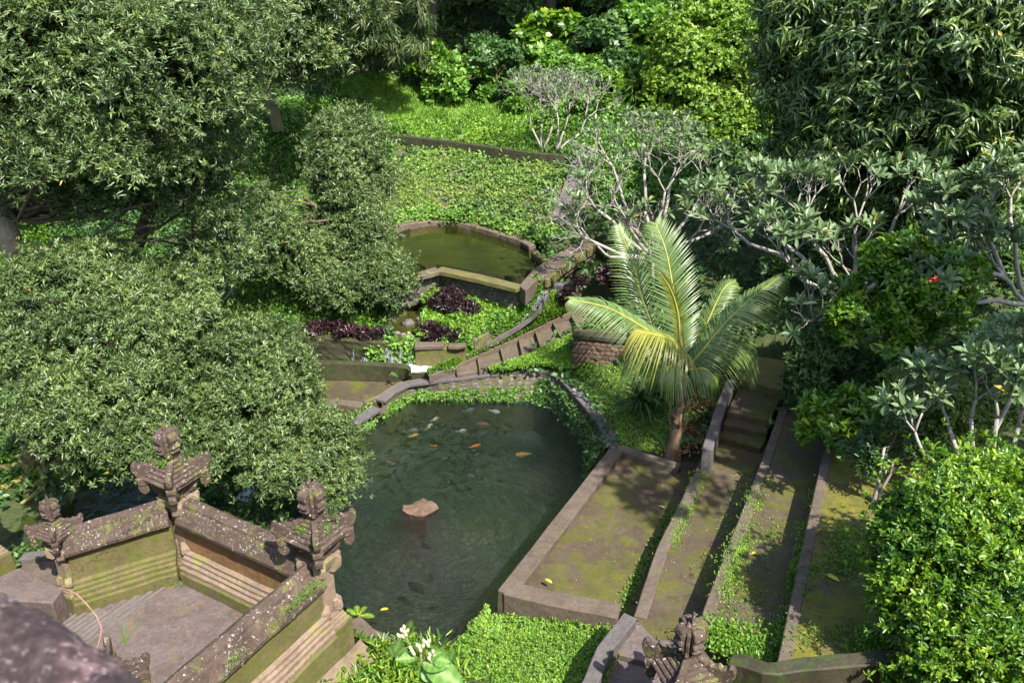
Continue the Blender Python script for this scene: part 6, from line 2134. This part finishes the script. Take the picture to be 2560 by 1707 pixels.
# broad leaved shrubs of the middle distance: (D px x, y, distance, rx px, ry px, depth, rosettes, leaf, width, material, template, label)
SH = [(1060, 190, 34, 80, 55, 1.2, 1100, .20, .12, 'leaf_bright', 'sunlit leafy shrub at the head of the lawn, left of centre'),
      (985, 155, 35, 45, 50, 1.0, 500, .22, .13, 'leaf_lime', 'tall leafy shrub left of the sunlit one beside the black gap'),
      (1140, 170, 34, 70, 60, 1.2, 1000, .20, .11, 'leaf_jungle', 'greener shrub directly right of the sunlit leafy shrub'),
      (1200, 55, 38, 45, 60, 1.2, 520, .30, .20, 'leaf_jungle', 'pale broad leaved bush standing out against the dark at top centre'),
      (1265, 90, 36, 60, 55, 1.3, 800, .28, .20, 'leaf_lime', 'yellow green broad leaved bush right of the pale one'),
      (1260, 145, 35, 55, 35, 1.0, 520, .26, .18, 'leaf_bright', 'low broad leaved bush under the yellow green one'),
      (1395, 110, 35, 60, 60, 1.3, 800, .30, .21, 'leaf_jungle', 'pale broad leaved tree bush with big heart leaves'),
      (1480, 90, 35, 70, 70, 1.3, 900, .30, .21, 'leaf_bright', 'wide heart leaved bush left of the vine mound'),
      (1330, 190, 33, 80, 45, 1.0, 900, .20, .11, 'leaf_bright', 'tangled low shrubs above the bare frangipani'),
      (1230, 215, 32.5, 80, 35, .9, 900, .17, .09, 'leaf_bright', 'low leafy shrub behind the bare frangipani at the lawn edge'),
      (1420, 220, 32, 60, 50, 1.0, 900, .18, .10, 'leaf_lime', 'fresh green shrub behind the dracaenas'),
      (1390, 300, 30.5, 50, 45, .8, 700, .15, .08, 'leaf_bright', 'low shrub between bare frangipani and dracaenas'),
      (1300, 270, 31, 60, 30, .8, 800, .13, .07, 'leaf_bright', 'bright low tangle left of the bare frangipani trunk'),
      (1340, 340, 29.5, 40, 30, .6, 420, .13, .07, 'leaf_bright', 'low leafy clump right of the bare frangipani trunk'),
      (1440, 370, 28.5, 60, 40, .8, 800, .13, .07, 'leaf_jungle', 'leafy thicket under the dracaenas'),
      (1510, 180, 32, 60, 50, 1.0, 800, .17, .10, 'leaf_bright', 'sunny shrub above the dracaenas on the slope'),
      (1360, 250, 31, 60, 35, .9, 700, .14, .08, 'leaf_lime', 'yellow green low shrub right behind the bare frangipani'),
      (1420, 160, 33.5, 50, 40, .9, 600, .22, .15, 'leaf_jungle', 'broad leaved bush between the heart leaved bushes and dracaenas'),
      (1330, 20, 40, 90, 50, 1.5, 800, .26, .12, 'leaf_back', 'dark shrub at the very top centre'),
      (1090, 40, 41, 90, 60, 1.5, 700, .26, .12, 'leaf_dark', 'dim bush deep in the shade at the top centre'),
      (1100, 115, 37, 60, 25, 1.0, 420, .22, .12, 'leaf_jungle', 'small bush in the dark above the sunlit shrub'),
      (1480, 20, 37, 70, 50, 1.4, 800, .22, .08, 'leaf_jungle', 'feathery bush at the top above the heart leaved bushes')]
for s in SH:
    x, y, d, rx, ry, dd, n_, L, W_, lm, lab = s
    c = aty('D', x, y, d)
    gb = Vector((c.x, c.y + .2, min(gz(c.x, c.y), c.z - .5)))
    tree('leafy_shrub', lab, [gb, c], [.06, .03], [(x, y, d, rx, ry, dd)], n_, 7, L, W_, lm, 'bark', HEART if W_ / L > .6 else LEAF6, subs=14, seed=int(x), tips=0, group='shrubs round the upper lawn', r0=.03, cat='shrub', lo=.22, hi=.42)
# vine covered mound
tree('vine_mound', 'large mound of yellow green vines at the top right of centre', [aty('D', 1640, 420, 29), aty('D', 1640, 250, 29)], [.1, .06],
     [(1680, 90, 31, 130, 80, 1.3), (1600, 200, 30, 90, 110, 1.2), (1720, 190, 30, 110, 120, 1.4), (1640, 310, 29, 100, 60, 1.1), (1560, 300, 29.5, 50, 60, .9), (1780, 60, 31, 70, 60, 1.2), (1750, 300, 29, 70, 60, 1.0), (1570, 110, 31, 70, 70, 1.1), (1560, 380, 28.5, 60, 40, .8), (1660, 400, 28, 70, 40, .9), (1520, 240, 30, 50, 60, .8)], 20000, 6, .13, .08, 'leaf_vine', 'bark', HEART, airy=.5, subs=26, seed=77, tips=0, cat='vines', lo=.18, hi=.36)
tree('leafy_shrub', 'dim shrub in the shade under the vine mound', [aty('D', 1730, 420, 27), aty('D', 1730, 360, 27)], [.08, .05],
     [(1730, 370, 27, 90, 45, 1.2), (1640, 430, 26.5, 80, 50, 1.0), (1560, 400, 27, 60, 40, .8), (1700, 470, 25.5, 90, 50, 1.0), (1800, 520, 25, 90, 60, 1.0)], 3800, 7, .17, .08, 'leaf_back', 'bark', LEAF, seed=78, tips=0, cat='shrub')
# big drooping leaved tree on the right
tree('drooping_tree', 'large dark tree with long drooping glossy leaves filling the upper right', [aty('D', 2060, 640, 21.5), aty('D', 2055, 500, 21.3), aty('D', 2065, 350, 21), aty('D', 2090, 150, 21), aty('D', 2080, 20, 21)], [.17, .15, .13, .10, .08],
     [(1880, 60, 22, 110, 90, 1.4), (2000, 160, 20.5, 130, 120, 1.6), (2180, 80, 19.5, 160, 130, 1.8), (1850, 230, 22, 95, 100, 1.2), (1950, 330, 20.5, 120, 90, 1.4), (2130, 280, 19.8, 150, 110, 1.6), (2290, 190, 19, 120, 140, 1.6), (1900, 430, 20.6, 80, 50, 1.0),
      (2080, 420, 20, 120, 60, 1.2), (2230, 400, 19.4, 80, 60, 1.0), (2320, 20, 19, 100, 100, 1.5), (1810, 150, 22.5, 70, 90, 1.0), (2050, 0, 21, 150, 60, 1.5), (2000, 500, 20.2, 110, 50, 1.0), (2200, 490, 19.6, 110, 50, 1.0), (1840, 350, 22, 70, 80, 1.0), (2310, 330, 19.2, 60, 70, .9), (1800, 10, 23, 50, 70, 1.0)],
     12000, 8, .28, .062, 'leaf_dark', 'pale_bark', LEAFDROOP, subs=22, lo=.16, hi=.38, airy=.45, spread=1.25, droop=.45, seed=33, tips=1)
tree('slender_tree', 'thin bare brown stem standing in the dark at the far right', [aty('D', 2322, 475, 20.5), aty('D', 2318, 400, 20.5), aty('D', 2308, 350, 20.5), aty('D', 2290, 300, 20.5)], [.05, .045, .04, .03], [(2330, 480, 21, 50, 50, .6), (2340, 560, 20.5, 60, 50, .8)], 700, 7, .16, .07, 'leaf_back', 'pale_bark', seed=34, tips=0)
tree('leafy_shrub', 'dark bushes behind the pale frangipani at the right edge', [aty('D', 2150, 640, 18.5), aty('D', 2200, 560, 18.5)], [.08, .05],
     [(2200, 540, 19.5, 130, 60, 1.2), (2080, 560, 19.5, 110, 60, 1.0), (1950, 560, 20, 90, 50, 1.0), (2290, 640, 18, 80, 50, .9), (1850, 600, 20, 80, 50, .9)], 3400, 7, .17, .075, 'leaf_back', 'bark', LEAF, seed=35, tips=0, cat='shrub')

# shrubs beside the stairs
tree('flowering_shrub', 'bright green shrub with shiny leaves between the two frangipanis', [aty('D', 2010, 860, 15), aty('D', 2040, 760, 15), aty('D', 2080, 650, 15)], [.07, .06, .04],
     [(2080, 600, 15.3, 80, 55, .7), (2010, 680, 15, 70, 55, .7), (2130, 700, 14.8, 80, 70, .8), (1960, 740, 14.8, 50, 50, .6), (2060, 770, 14.6, 90, 55, .7), (2180, 640, 15, 70, 60, .7)], 2500, 7, .15, .065, 'leaf_lime', 'bark', LEAF6, seed=41, cat='shrub', subs=12)
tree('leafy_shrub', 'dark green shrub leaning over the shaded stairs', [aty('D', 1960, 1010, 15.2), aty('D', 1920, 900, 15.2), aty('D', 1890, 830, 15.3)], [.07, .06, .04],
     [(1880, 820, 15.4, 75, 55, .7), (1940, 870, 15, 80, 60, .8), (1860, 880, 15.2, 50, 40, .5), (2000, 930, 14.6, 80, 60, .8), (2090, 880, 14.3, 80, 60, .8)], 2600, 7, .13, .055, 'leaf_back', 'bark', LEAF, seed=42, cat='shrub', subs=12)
tree('leafy_shrub', 'low shrub with bright yellow green leaf tips beside the dark terrace end', [aty('D', 1960, 1080, 13.5), aty('D', 1930, 1010, 13.4)], [.04, .03],
     [(1895, 1000, 13.2, 50, 45, .4), (1960, 950, 13.4, 60, 45, .5), (1880, 940, 13.6, 35, 30, .3)], 420, 7, .16, .07, 'leaf_lime', 'bark', LEAF6, seed=43, cat='shrub', subs=10)
tree('leafy_shrub', 'yellowish scrub under the frangipani at the right', [aty('D', 2100, 1010, 13.2), aty('D', 2120, 900, 13.2)], [.05, .03],
     [(2130, 900, 13.4, 110, 60, .7), (2080, 980, 13.2, 90, 60, .6), (2230, 930, 13, 90, 80, .7), (2200, 1040, 12.5, 90, 60, .6), (2300, 830, 13.6, 60, 60, .6)], 3000, 7, .075, .035, 'ivy', 'bark', LEAF, seed=44, cat='shrub', subs=12)
sap = [aty('B3', 1370, 540, 11.6), aty('B3', 1368, 390, 11.6), aty('B3', 1400, 250, 11.6), aty('B3', 1420, 130, 11.6), aty('B3', 1440, 30, 11.7)]
sp_, _s = tree('slender_tree', 'small white barked sapling at the edge of the uppermost terrace', sap, [.045, .04, .03, .025, .02], [(2010, 1060, 12, 60, 50, .5), (2050, 1000, 12.2, 60, 40, .5)], 700, 6, .09, .035, 'leaf_back', 'grey_bark', seed=45)
g = G(); g.tube([aty('B3', 1385, 370, 11.6), aty('B3', 1440, 270, 11.6), aty('B3', 1480, 200, 11.6), aty('B3', 1500, 120, 11.6)], [.03, .026, .022, .018], 6); g.part('branch', M['grey_bark'], sp_, smooth=True)
# the lime green bush in the right corner
tree('round_bush', 'dense lime green bush in the bottom right corner', [Vector((5.2, 8.9, 2.3)), Vector((5.2, 8.9, 3.6))], [.12, .08],
     [(2200, 1180, 8.8, 150, 110, .7), (2110, 1300, 8.5, 100, 110, .6), (2240, 1330, 8.3, 150, 130, .8), (2160, 1450, 8.0, 120, 120, .7), (2300, 1500, 7.9, 140, 130, .8), (2330, 1130, 9, 100, 70, .7), (2060, 1380, 8.5, 55, 70, .4), (2120, 1540, 7.8, 80, 60, .5), (2080, 1200, 8.9, 55, 50, .4)],
     13500, 8, .080, .034, 'leaf_lime', 'bark', LEAF6, seed=50, subs=26, lo=.14, hi=.32, airy=.35, tips=0, cat='bush', inner=.5)
# tall trees standing to the right of the frame; they throw the leaf shadows on the terraces
for k, (x, y, z, lab) in enumerate(((7.7, 8.5, 11.2, 'tall tree right of the picture whose shadow dapples the terraces'), (10.6, 9.2, 10.6, 'second tall tree right of the picture shading the upper terrace'), (9.6, 11.8, 8.0, 'lower tree right of the picture behind the lime green bush'))):
    tree('shade_tree', lab, [Vector((x + 2.5, y + .5, gz(x + 2.5, y) - .3)), Vector((x + 1.5, y + .3, z * .6)), Vector((x, y, z))], [.25, .2, .12],
         [(np.array([x, y, z]), np.array([1.6, 1.9, .8])), (np.array([x + 1.5, y + 1.2, z + .4]), np.array([1.5, 1.6, .8])), (np.array([x + .6, y + 2.2, z - .3]), np.array([1.2, 1.1, .6]))], 1100, 7, .22, .08, 'leaf_dark', 'bark', LEAF6, seed=60 + k, subs=12, tips=0, group='trees beside the terraces')
# red flower
fl_ = thing('hibiscus_flower', 'single orange red flower among the bright shrub leaves at the right', 'flower', tuple(aty('F', 2337, 699, 14.3)))
c = aty('F', 2337, 699, 14.3)
V, F, k_ = leaves(HEART, np.tile(np.array(list(c)), (12, 1)) + rng.normal(0, .025, (12, 3)), unit(rng.normal(0, 1, (12, 3)) + np.array([[0, -.6, .3]])), np.tile([[0, -.3, 1.]], (12, 1)), .07, .06)
child_world('petals', mesh_np('petals', V, F, np.full(len(V), .5)), fl_, flat_mat('petal_red', (.75, .10, .04), .5, .2, 30))


# ------------------------------------------------------------------ frangipani trees
def frangipani(label, base, targets, levels, seg, r0, ros_n, L, W_, leafp, seed, bias=Vector((0, 0, .5)), group='frangipani trees', per=9, maxparts=0):
    """forking grey limbs that end in rosettes of long leaves"""
    rr = random.Random(seed)
    t = thing('frangipani_tree', label, 'tree', tuple(base), group)
    tips = []
    g = G()

    def grow(p, d, ln, r_, lv):
        pts = [p]
        q = p.copy()
        dd = d.copy()
        for k in range(3):
            dd = (dd + Vector((rr.gauss(0, .14), rr.gauss(0, .14), rr.gauss(.10, .08)))).normalized()
            q = q + dd * ln / 3
            pts.append(q.copy())
        g.tube(pts, [r_, r_ * .9, r_ * .82, r_ * .74], 6 if lv > 1 else 5)
        if lv == 0:
            tips.append((q.copy(), dd.copy()))
            return
        kids = 2 if rr.random() < .62 else 3
        ph = rr.uniform(0, 6.28)
        for k in range(kids):
            a = ph + k * 2 * math.pi / kids + rr.uniform(-.4, .4)
            x = dd.cross(Vector((0, 0, 1)))
            x = x.normalized() if x.length > .05 else Vector((1, 0, 0))
            y = dd.cross(x)
            sp_a = rr.uniform(.42, .72)
            nd = (dd * math.cos(sp_a) + (x * math.cos(a) + y * math.sin(a)) * math.sin(sp_a) + bias * .18).normalized()
            grow(q, nd, ln * rr.uniform(.72, .92), r_ * .68, lv - 1)
    for tg_ in targets:
        p0, p1 = tg_
        pts = wiggle(p0, p1, 4, .10)
        g.tube(pts, [r0, r0 * .92, r0 * .86, r0 * .8, r0 * .74], 8)
        grow(pts[-1], ((pts[-1] - pts[-2]).normalized() + Vector((0, 0, .3))).normalized(), seg, r0 * .72, levels)
    g.part('branches', M['grey_bark'], t, smooth=True)
    # rosettes
    sel = [tp_ for tp_ in tips if rr.random() < leafp(tp_[0])]
    if sel:
        P = np.repeat(np.array([list(a) for a, b in sel]), per, 0)
        A = unit(np.repeat(np.array([list(b) for a, b in sel]), per, 0) + np.array([[0, 0, .5]]))
        n_ = len(P)
        ph = np.tile(np.arange(per) * 2.4, len(sel)) + np.repeat(rng.uniform(0, 6, len(sel)), per)
        el = np.tile(np.linspace(.35, 1.35, per), len(sel)) + rng.normal(0, .12, n_)
        ref = np.array([[.3, .9, .1]])
        X = unit(np.cross(A, ref)); Y = np.cross(A, X)
        D = A * np.cos(el)[:, None] + (X * np.cos(ph)[:, None] + Y * np.sin(ph)[:, None]) * np.sin(el)[:, None]
        LL = L * rng.uniform(.7, 1.15, n_)
        P = P - D * 0 - A * (np.tile(np.linspace(0, .25, per), len(sel)) * L * .5)[:, None]
        tt = np.clip(.5 + rng.normal(0, .22, n_), 0, .97)
        tt = np.where(rng.uniform(0, 1, n_) > .992, 1.0, tt)
        order = np.argsort([depth(Vector(p)) for p in P])
        near = order[:maxparts]
        rest = order[maxparts:]
        for ii in near:
            V, F, k_ = leaves(LEAF6, P[ii:ii + 1], D[ii:ii + 1], A[ii:ii + 1], LL[ii], LL[ii] * W_ / L)
            child_world('leaf', mesh_np('leaf', V, F, np.full(len(V), tt[ii])), t, M['leaf_frang'])
        if len(rest):
            V, F, k_ = leaves(LEAF6, P[rest], D[rest], A[rest], LL[rest], LL[rest] * W_ / L)
            o = child_world('leaves', mesh_np('leaves', V, F, np.repeat(tt[rest], k_)), t, M['leaf_frang'])
            if maxparts:
                o['kind'] = 'stuff'
    return t, tips


# upper lawn frangipani, nearly bare
ba = march('R2', 1455, 990)
bb = march('R2', 1540, 1000)
frangipani('small bare grey frangipani on the edge of the upper lawn', ba, [(ba, ba + Vector((-.35, 0, .75))), (ba, ba + Vector((-.05, 0, .9))), (bb, bb + Vector((.25, 0, .7))), (bb, bb + Vector((.75, .1, .6))), (ba, ba + Vector((.3, .1, .8))), (bb, bb + Vector((.05, -.2, .8)))], 5, .52, .042, 0, .16, .055,
           lambda p: .14, 3, Vector((0, 0, -.5)))
# centre frangipani right of the ponds
cb_ = aty('D', 1500, 640, 21.5)
cb_.z = gz(cb_.x, cb_.y)
fo1 = aty('D', 1430, 600, 21.5)
fo2 = aty('D', 1540, 560, 21.8)
hb0 = aty('D', 1500, 600, 21.6)
frangipani('wide pale grey frangipani with mostly bare branches right of the upper pond', cb_, [(cb_, hb0)] + [(hb0, aty('D', x, y, d)) for x, y, d in ((1400, 590, 21.0), (1340, 545, 21.2), (1370, 480, 21.8), (1420, 420, 22.3), (1480, 400, 22.6), (1540, 420, 22.4), (1600, 470, 22), (1640, 530, 21.6), (1440, 510, 21.2), (1520, 480, 21.3), (1580, 560, 21.0))],
           5, .46, .050, 0, .24, .08, lambda p: .06 if p.x < 3.2 else .30, 5, Vector((-.55, -.2, -.35)))
# right frangipani with many rosettes
rb_ = aty('D', 1955, 800, 17.5)
rb_.z = gz(rb_.x, rb_.y)
hub = aty('D', 1965, 690, 17.4)
frangipani('spreading frangipani with grey green leaf rosettes at the centre right', rb_, [(rb_, hub), (hub, aty('D', 1840, 640, 16.8)), (hub, aty('D', 1870, 560, 17.5)), (hub, aty('D', 1960, 560, 17.8)), (hub, aty('D', 2040, 540, 17.8)), (hub, aty('D', 1800, 560, 18)), (hub, aty('D', 2090, 600, 17.2)), (hub, aty('D', 1880, 740, 16.0)), (hub, aty('D', 1720, 560, 18.6))],
           4, .50, .055, 0, .29, .095, lambda p: .66, 11, Vector((0, 0, .2)), maxparts=280)
rb3 = aty('D', 2360, 700, 16.0)
hub3 = aty('D', 2310, 640, 16.0)
frangipani('frangipani reaching in from the right edge above the dark path', rb3, [(rb3, hub3), (hub3, aty('D', 2230, 620, 15.8)), (hub3, aty('D', 2270, 550, 16.2)), (rb3, aty('D', 2200, 700, 15)), (hub3, aty('D', 2180, 570, 16.4)), (rb3, aty('D', 2320, 500, 16.6))],
           4, .40, .05, 0, .27, .09, lambda p: .78, 12, Vector((-.1, 0, .3)))
rb4 = aty('D', 2260, 1180, 10.8)
frangipani('nearest frangipani with large leaves above the lime green bush', rb4, [(rb4, aty('D', 2180, 980, 11.2)), (rb4, aty('D', 2230, 960, 11.0)), (rb4, aty('D', 2290, 960, 10.9)), (rb4, aty('D', 2340, 980, 10.8)), (rb4, aty('D', 2120, 1040, 11.0)), (rb4, aty('D', 2330, 900, 11.6))],
           3, .34, .040, 0, .25, .085, lambda p: .95, 13, Vector((0, 0, .3)), maxparts=290)
fb = march('R4', 1425, 560)
frangipani('small frangipani with thick pale stems in the left clearing', fb, [(fb, fb + Vector((-.35, 0, .7))), (fb, fb + Vector((0, 0, .8))), (fb, fb + Vector((.35, .1, .75))), (fb, fb + Vector((.5, 0, .5)))], 1, .4, .035, 0, .26, .09, lambda p: .4, 14, Vector((0, 0, .5)))

# ------------------------------------------------------------------ purple leaved shrubs
PU = [(1040, 705, 21.2, 48, 34, .35, 620, 'large round purple leaved shrub below the rubble wall'), (985, 760, 20.4, 24, 16, .2, 200, 'low purple shrub left of the shallow pond edge plants'), (1025, 770, 20.3, 35, 9, .2, 200, 'long low row of purple leaves at the front of the garden'),
      (770, 758, 20.3, 68, 12, .25, 300, 'shaded purple hedge along the top of the dark ledge'), (850, 768, 20.2, 40, 10, .2, 160, 'right end of the shaded purple hedge above the waterfalls'), (1400, 640, 21.5, 28, 24, .25, 220, 'dark purple bush in the shade below the frangipani branches'),
      (1300, 680, 21.2, 14, 12, .15, 90, 'small purple plant at the top of the green bank'), (1330, 650, 21.3, 18, 12, .15, 90, 'small purple plant beside the kerb of the side pond')]
for x, y, d, rx, ry, dd, n_, lab in PU:
    c = aty('D', x, y, d)
    tree('purple_shrub', lab, [Vector((c.x, c.y, gz(c.x, c.y))), c], [.03, .02], [(x, y, d, rx, ry, dd)], n_, 7, .13, .045, 'leaf_purple', 'bark', LEAF, subs=12, seed=int(x), tips=0, group='purple leaved shrubs', r0=.015, cat='shrub')

# ------------------------------------------------------------------ ferns and leafy weeds at the bottom
fp = mpoly('N5', [(-900, 1500), (-500, 1000), (-100, 780), (100, 860), (500, 820), (900, 760), (1300, 800), (1700, 1000), (1900, 1400), (1900, 2000), (-900, 2000)])
Pz = scatter(fp, 130, nogo=False)
Pz = Pz[~(inpoly(Pz[:, 0], Pz[:, 1], pool))]
cover('bottom_weeds', Pz, 7, .17, .032, M['leaf_lime'], .9, .25, LEAF6)


def fern(p, n_, L, label, group='fern clumps at the bottom of the picture'):
    t = thing('fern', label, 'fern', tuple(p), group)
    B, D, Nn, LL = [], [], [], []
    g = G()
    for k in range(n_):
        a = random.uniform(0, 6.28)
        e = random.uniform(.5, 1.2)
        ln = L * random.uniform(.7, 1.1)
        pts = []
        for i in range(9):
            s_ = i / 8
            pts.append(p + Vector((math.cos(a) * math.sin(e), math.sin(a) * math.sin(e), math.cos(e))) * ln * s_ + Vector((0, 0, -.35 * ln * s_ * s_)))
        g.tube(pts, [.006 * (1 - s / 9) + .001 for s in range(9)], 4)
        for i in range(26):
            s_ = .1 + .9 * i / 26
            j_ = min(int(s_ * 8), 7)
            q = pts[j_].lerp(pts[j_ + 1], s_ * 8 - j_)
            tg_ = (pts[j_ + 1] - pts[j_]).normalized()
            sd_ = tg_.cross(Vector((0, 0, 1))).normalized()
            for s2 in (1, -1):
                B.append(list(q)); D.append(list(sd_ * s2 + tg_ * .3)); Nn.append([0, 0, 1]); LL.append(ln * .20 * math.sin(math.pi * (.12 + .86 * (1 - s_))) + .008)
    V, F, k_ = leaves(LEAF, np.array(B), np.array(D), np.array(Nn), np.array(LL), np.array(LL) * .30)
    child_world('fronds', mesh_np('fronds', V, F, np.repeat(rng.uniform(.3, .9, len(B)), k_)), t, M['leaf_lime'])
    g.part('stems', M['frond_rib'], t)


for k, (x, y, lab) in enumerate(((2100, 1330, 'fern at the foot of the pale footing, nearest the pool corner'), (2250, 1360, 'fern left of the dead pink leaf'), (2200, 1480, 'fern low at the bottom between footing and weeds'), (2330, 1420, 'fern under the budding plant'), (2050, 1480, 'fern cut by the bottom edge beside the footing'), (2170, 1400, 'bright fern in the middle of the fern patch'))):
    fern(march('B1', x, y) + Vector((0, 0, .05)), 11, .45, lab)
for r_, x, y, z, lab in (('N5', 990, 760, .45, 'small fern beside the leaf of the budding plant'), ('B2', 250, 1130, .3, 'fern leaf growing from the pale footing over the water')):
    fern(at(r_, x, y, z), 8, .30, lab)
dl = thing('dead_leaf', 'large curled pinkish dead leaf on the ledge among the ferns', 'leaf', tuple(at('N5', 280, 850, .5)))
p = at('N5', 170, 790, .5)
V, F, k_ = leaves(LEAF6, np.array([list(p)]), np.array([[1, -.25, .1]]), np.array([[0, -.5, 1.]]), .42, .2)
child_world('blade', mesh_np('blade', V, F, np.full(len(V), .5)), dl, flat_mat('dead_leaf', (.50, .22, .14), .7, .2, 20))

# budding plant close to the camera
bp = thing('budding_plant', 'nearby plant with broad pale green leaves and cream flower buds at the bottom centre', 'plant', tuple(aty('N5', 1140, 1340, 2.9)))
dist = 2.9
stem = [aty('N5', 1140, 2400, dist), aty('N5', 1140, 1340, dist), aty('N5', 1130, 1000, dist), aty('N5', 1125, 870, dist)]
g = G(); g.tube([Vector((stem[0].x, stem[0].y, gz(stem[0].x, stem[0].y)))] + stem, [.009, .008, .007, .006, .005], 7)
for pts in (((1130, 1000), (1020, 900), (950, 740), (880, 600)), ((1125, 900), (1110, 780)), ((1130, 960), (1200, 830), (1220, 720)), ((1140, 1000), (1300, 940), (1330, 870)), ((880, 600), (900, 480))):
    g.tube([aty('N5', x, y, dist) for x, y in pts], .0035, 5)
g.part('stem', flat_mat('stem_green', (.16, .19, .06), .5, .2, 20), bp, smooth=True)
M['leaf_near'] = leaf_mat('leaf_near', (.06, .16, .025), (.13, .27, .05), (.30, .44, .14), rough=.42, trans=.35, rare_at=2)
LF = [((930, 480), (975, 330), .030, (0, -.8, .6)), ((660, 900), (800, 640), .060, (.3, -.7, .6)), ((1040, 930), (700, 950), .05, (0, -.3, 1)), ((680, 920), (600, 740), .02, (0, -.5, .8)), ((700, 900), (880, 760), .035, (-.2, -.6, .7)),
      ((1180, 1050), (1300, 1600), .065, (-.3, -.6, .7)), ((1200, 1020), (1850, 1420), .10, (.1, -.5, .9)), ((1150, 1000), (1600, 1060), .08, (0, -.4, 1)), ((1330, 900), (1600, 1010), .06, (0, -.7, .6)), ((1590, 1010), (1670, 800), .035, (0, -.8, .5)), ((1250, 880), (1480, 840), .05, (0, -.6, .7)), ((1180, 1080), (1420, 1330), .07, (-.2, -.7, .6))]
for a, b, w_, nv in LF:
    pa, pb_ = aty('N5', *a, dist), aty('N5', *b, dist - .04)
    nr, nc = 9, 5
    V, F = [], []
    d = pb_ - pa
    nv = Vector(nv).normalized()
    s_ = d.cross(nv).normalized()
    for i in range(nr + 1):
        u_ = i / nr
        ww = w_ * math.sin(math.pi * min(1, u_ ** .75)) ** .8 * .6 + .0005
        for k in range(nc):
            vv = k / (nc - 1) * 2 - 1
            V.append(tuple(pa + d * u_ + s_ * vv * ww + nv * (abs(vv) * ww * .35 - u_ * u_ * d.length * .12 + math.sin(u_ * 22 + abs(vv) * 2) * w_ * .012)))
    for i in range(nr):
        for k in range(nc - 1):
            q = i * nc + k
            F.append((q, q + 1, q + nc + 1, q + nc))
    child_world('leaf', mesh_np('leaf', np.array(V), np.array(F), np.array([.95 if k_ % nc == nc // 2 else (.25 + .35 * ((k_ // nc) % 2)) for k_ in range(len(V))]), smooth=True), bp, M['leaf_near'])
bm_ = flat_mat('bud_cream', (.62, .60, .36), .5, .15, 40)
for x, y, ang in ((770, 580, .5), (810, 490, .1), (850, 440, 0), (860, 520, -.1), (830, 590, .4), (905, 500, -.3), (880, 560, .2), (1070, 740, .2), (1100, 760, .1), (1160, 750, -.1), (1120, 820, .1), (1175, 670, .2), (1260, 670, -.2), (1220, 700, 0), (1245, 740, 0),
                  (960, 780, .3), (985, 830, .3), (1010, 870, .3), (1320, 840, -.1), (1270, 890, .1), (1350, 920, -.2), (1260, 950, .2), (1300, 990, 0), (1330, 960, 0)):
    c = aty('N5', x, y, dist - .02)
    up = Vector((-math.sin(ang), -.2, math.cos(ang))).normalized()
    g = G(); g.tube([c - up * .014, c - up * .006, c + up * .006, c + up * .013, c + up * .018], [.003, .0065, .0075, .0055, .001], 8)
    g.part('bud', bm_, bp, smooth=True)
# long grass blades on the broken pillar
gb = thing('grass_tuft', 'three long green grass blades rising from the broken pillar behind the parapet', 'grass', tuple(at('N4', 1200, 1190, 3.3)))
base = at('N4', 1205, 1190, 3.1)
for (x, y) in ((1225, 760), (1095, 820), (1390, 850)):
    tip = aty('N4', x, y, base.y - .1)
    pts = wiggle(base, tip, 6, .04)
    V, F = [], []
    for i, p in enumerate(pts):
        w_ = .010 * (1 - i / 6.3)
        V += [tuple(p + Vector((-w_, 0, 0))), tuple(p + Vector((w_, 0, 0)))]
    for i in range(6):
        F.append((2 * i, 2 * i + 1, 2 * i + 3, 2 * i + 2))
    child_world('blade', mesh_np('blade', np.array(V), np.array(F), np.full(len(V), .8), smooth=True), gb, M['leaf_bright'])
tw = thing('dry_twig', 'thin dry reddish stem arching over the court stairs', 'twig', tuple(at('N4', 800, 900, 3.2)))
g = G(); g.tube([aty('N4', x, y, d) for x, y, d in ((560, 665, 7.6), (650, 665, 7.5), (740, 710, 7.4), (830, 800, 7.3), (930, 920, 7.2), (980, 1040, 7.1), (965, 1130, 7.05), (935, 1230, 7.0))], .007, 5); g.part('stem', flat_mat('twig', (.30, .16, .13), .7), tw)
print('OBJECTS', len(bpy.data.objects), 'TRIS', sum(len(m.polygons) for m in bpy.data.meshes))
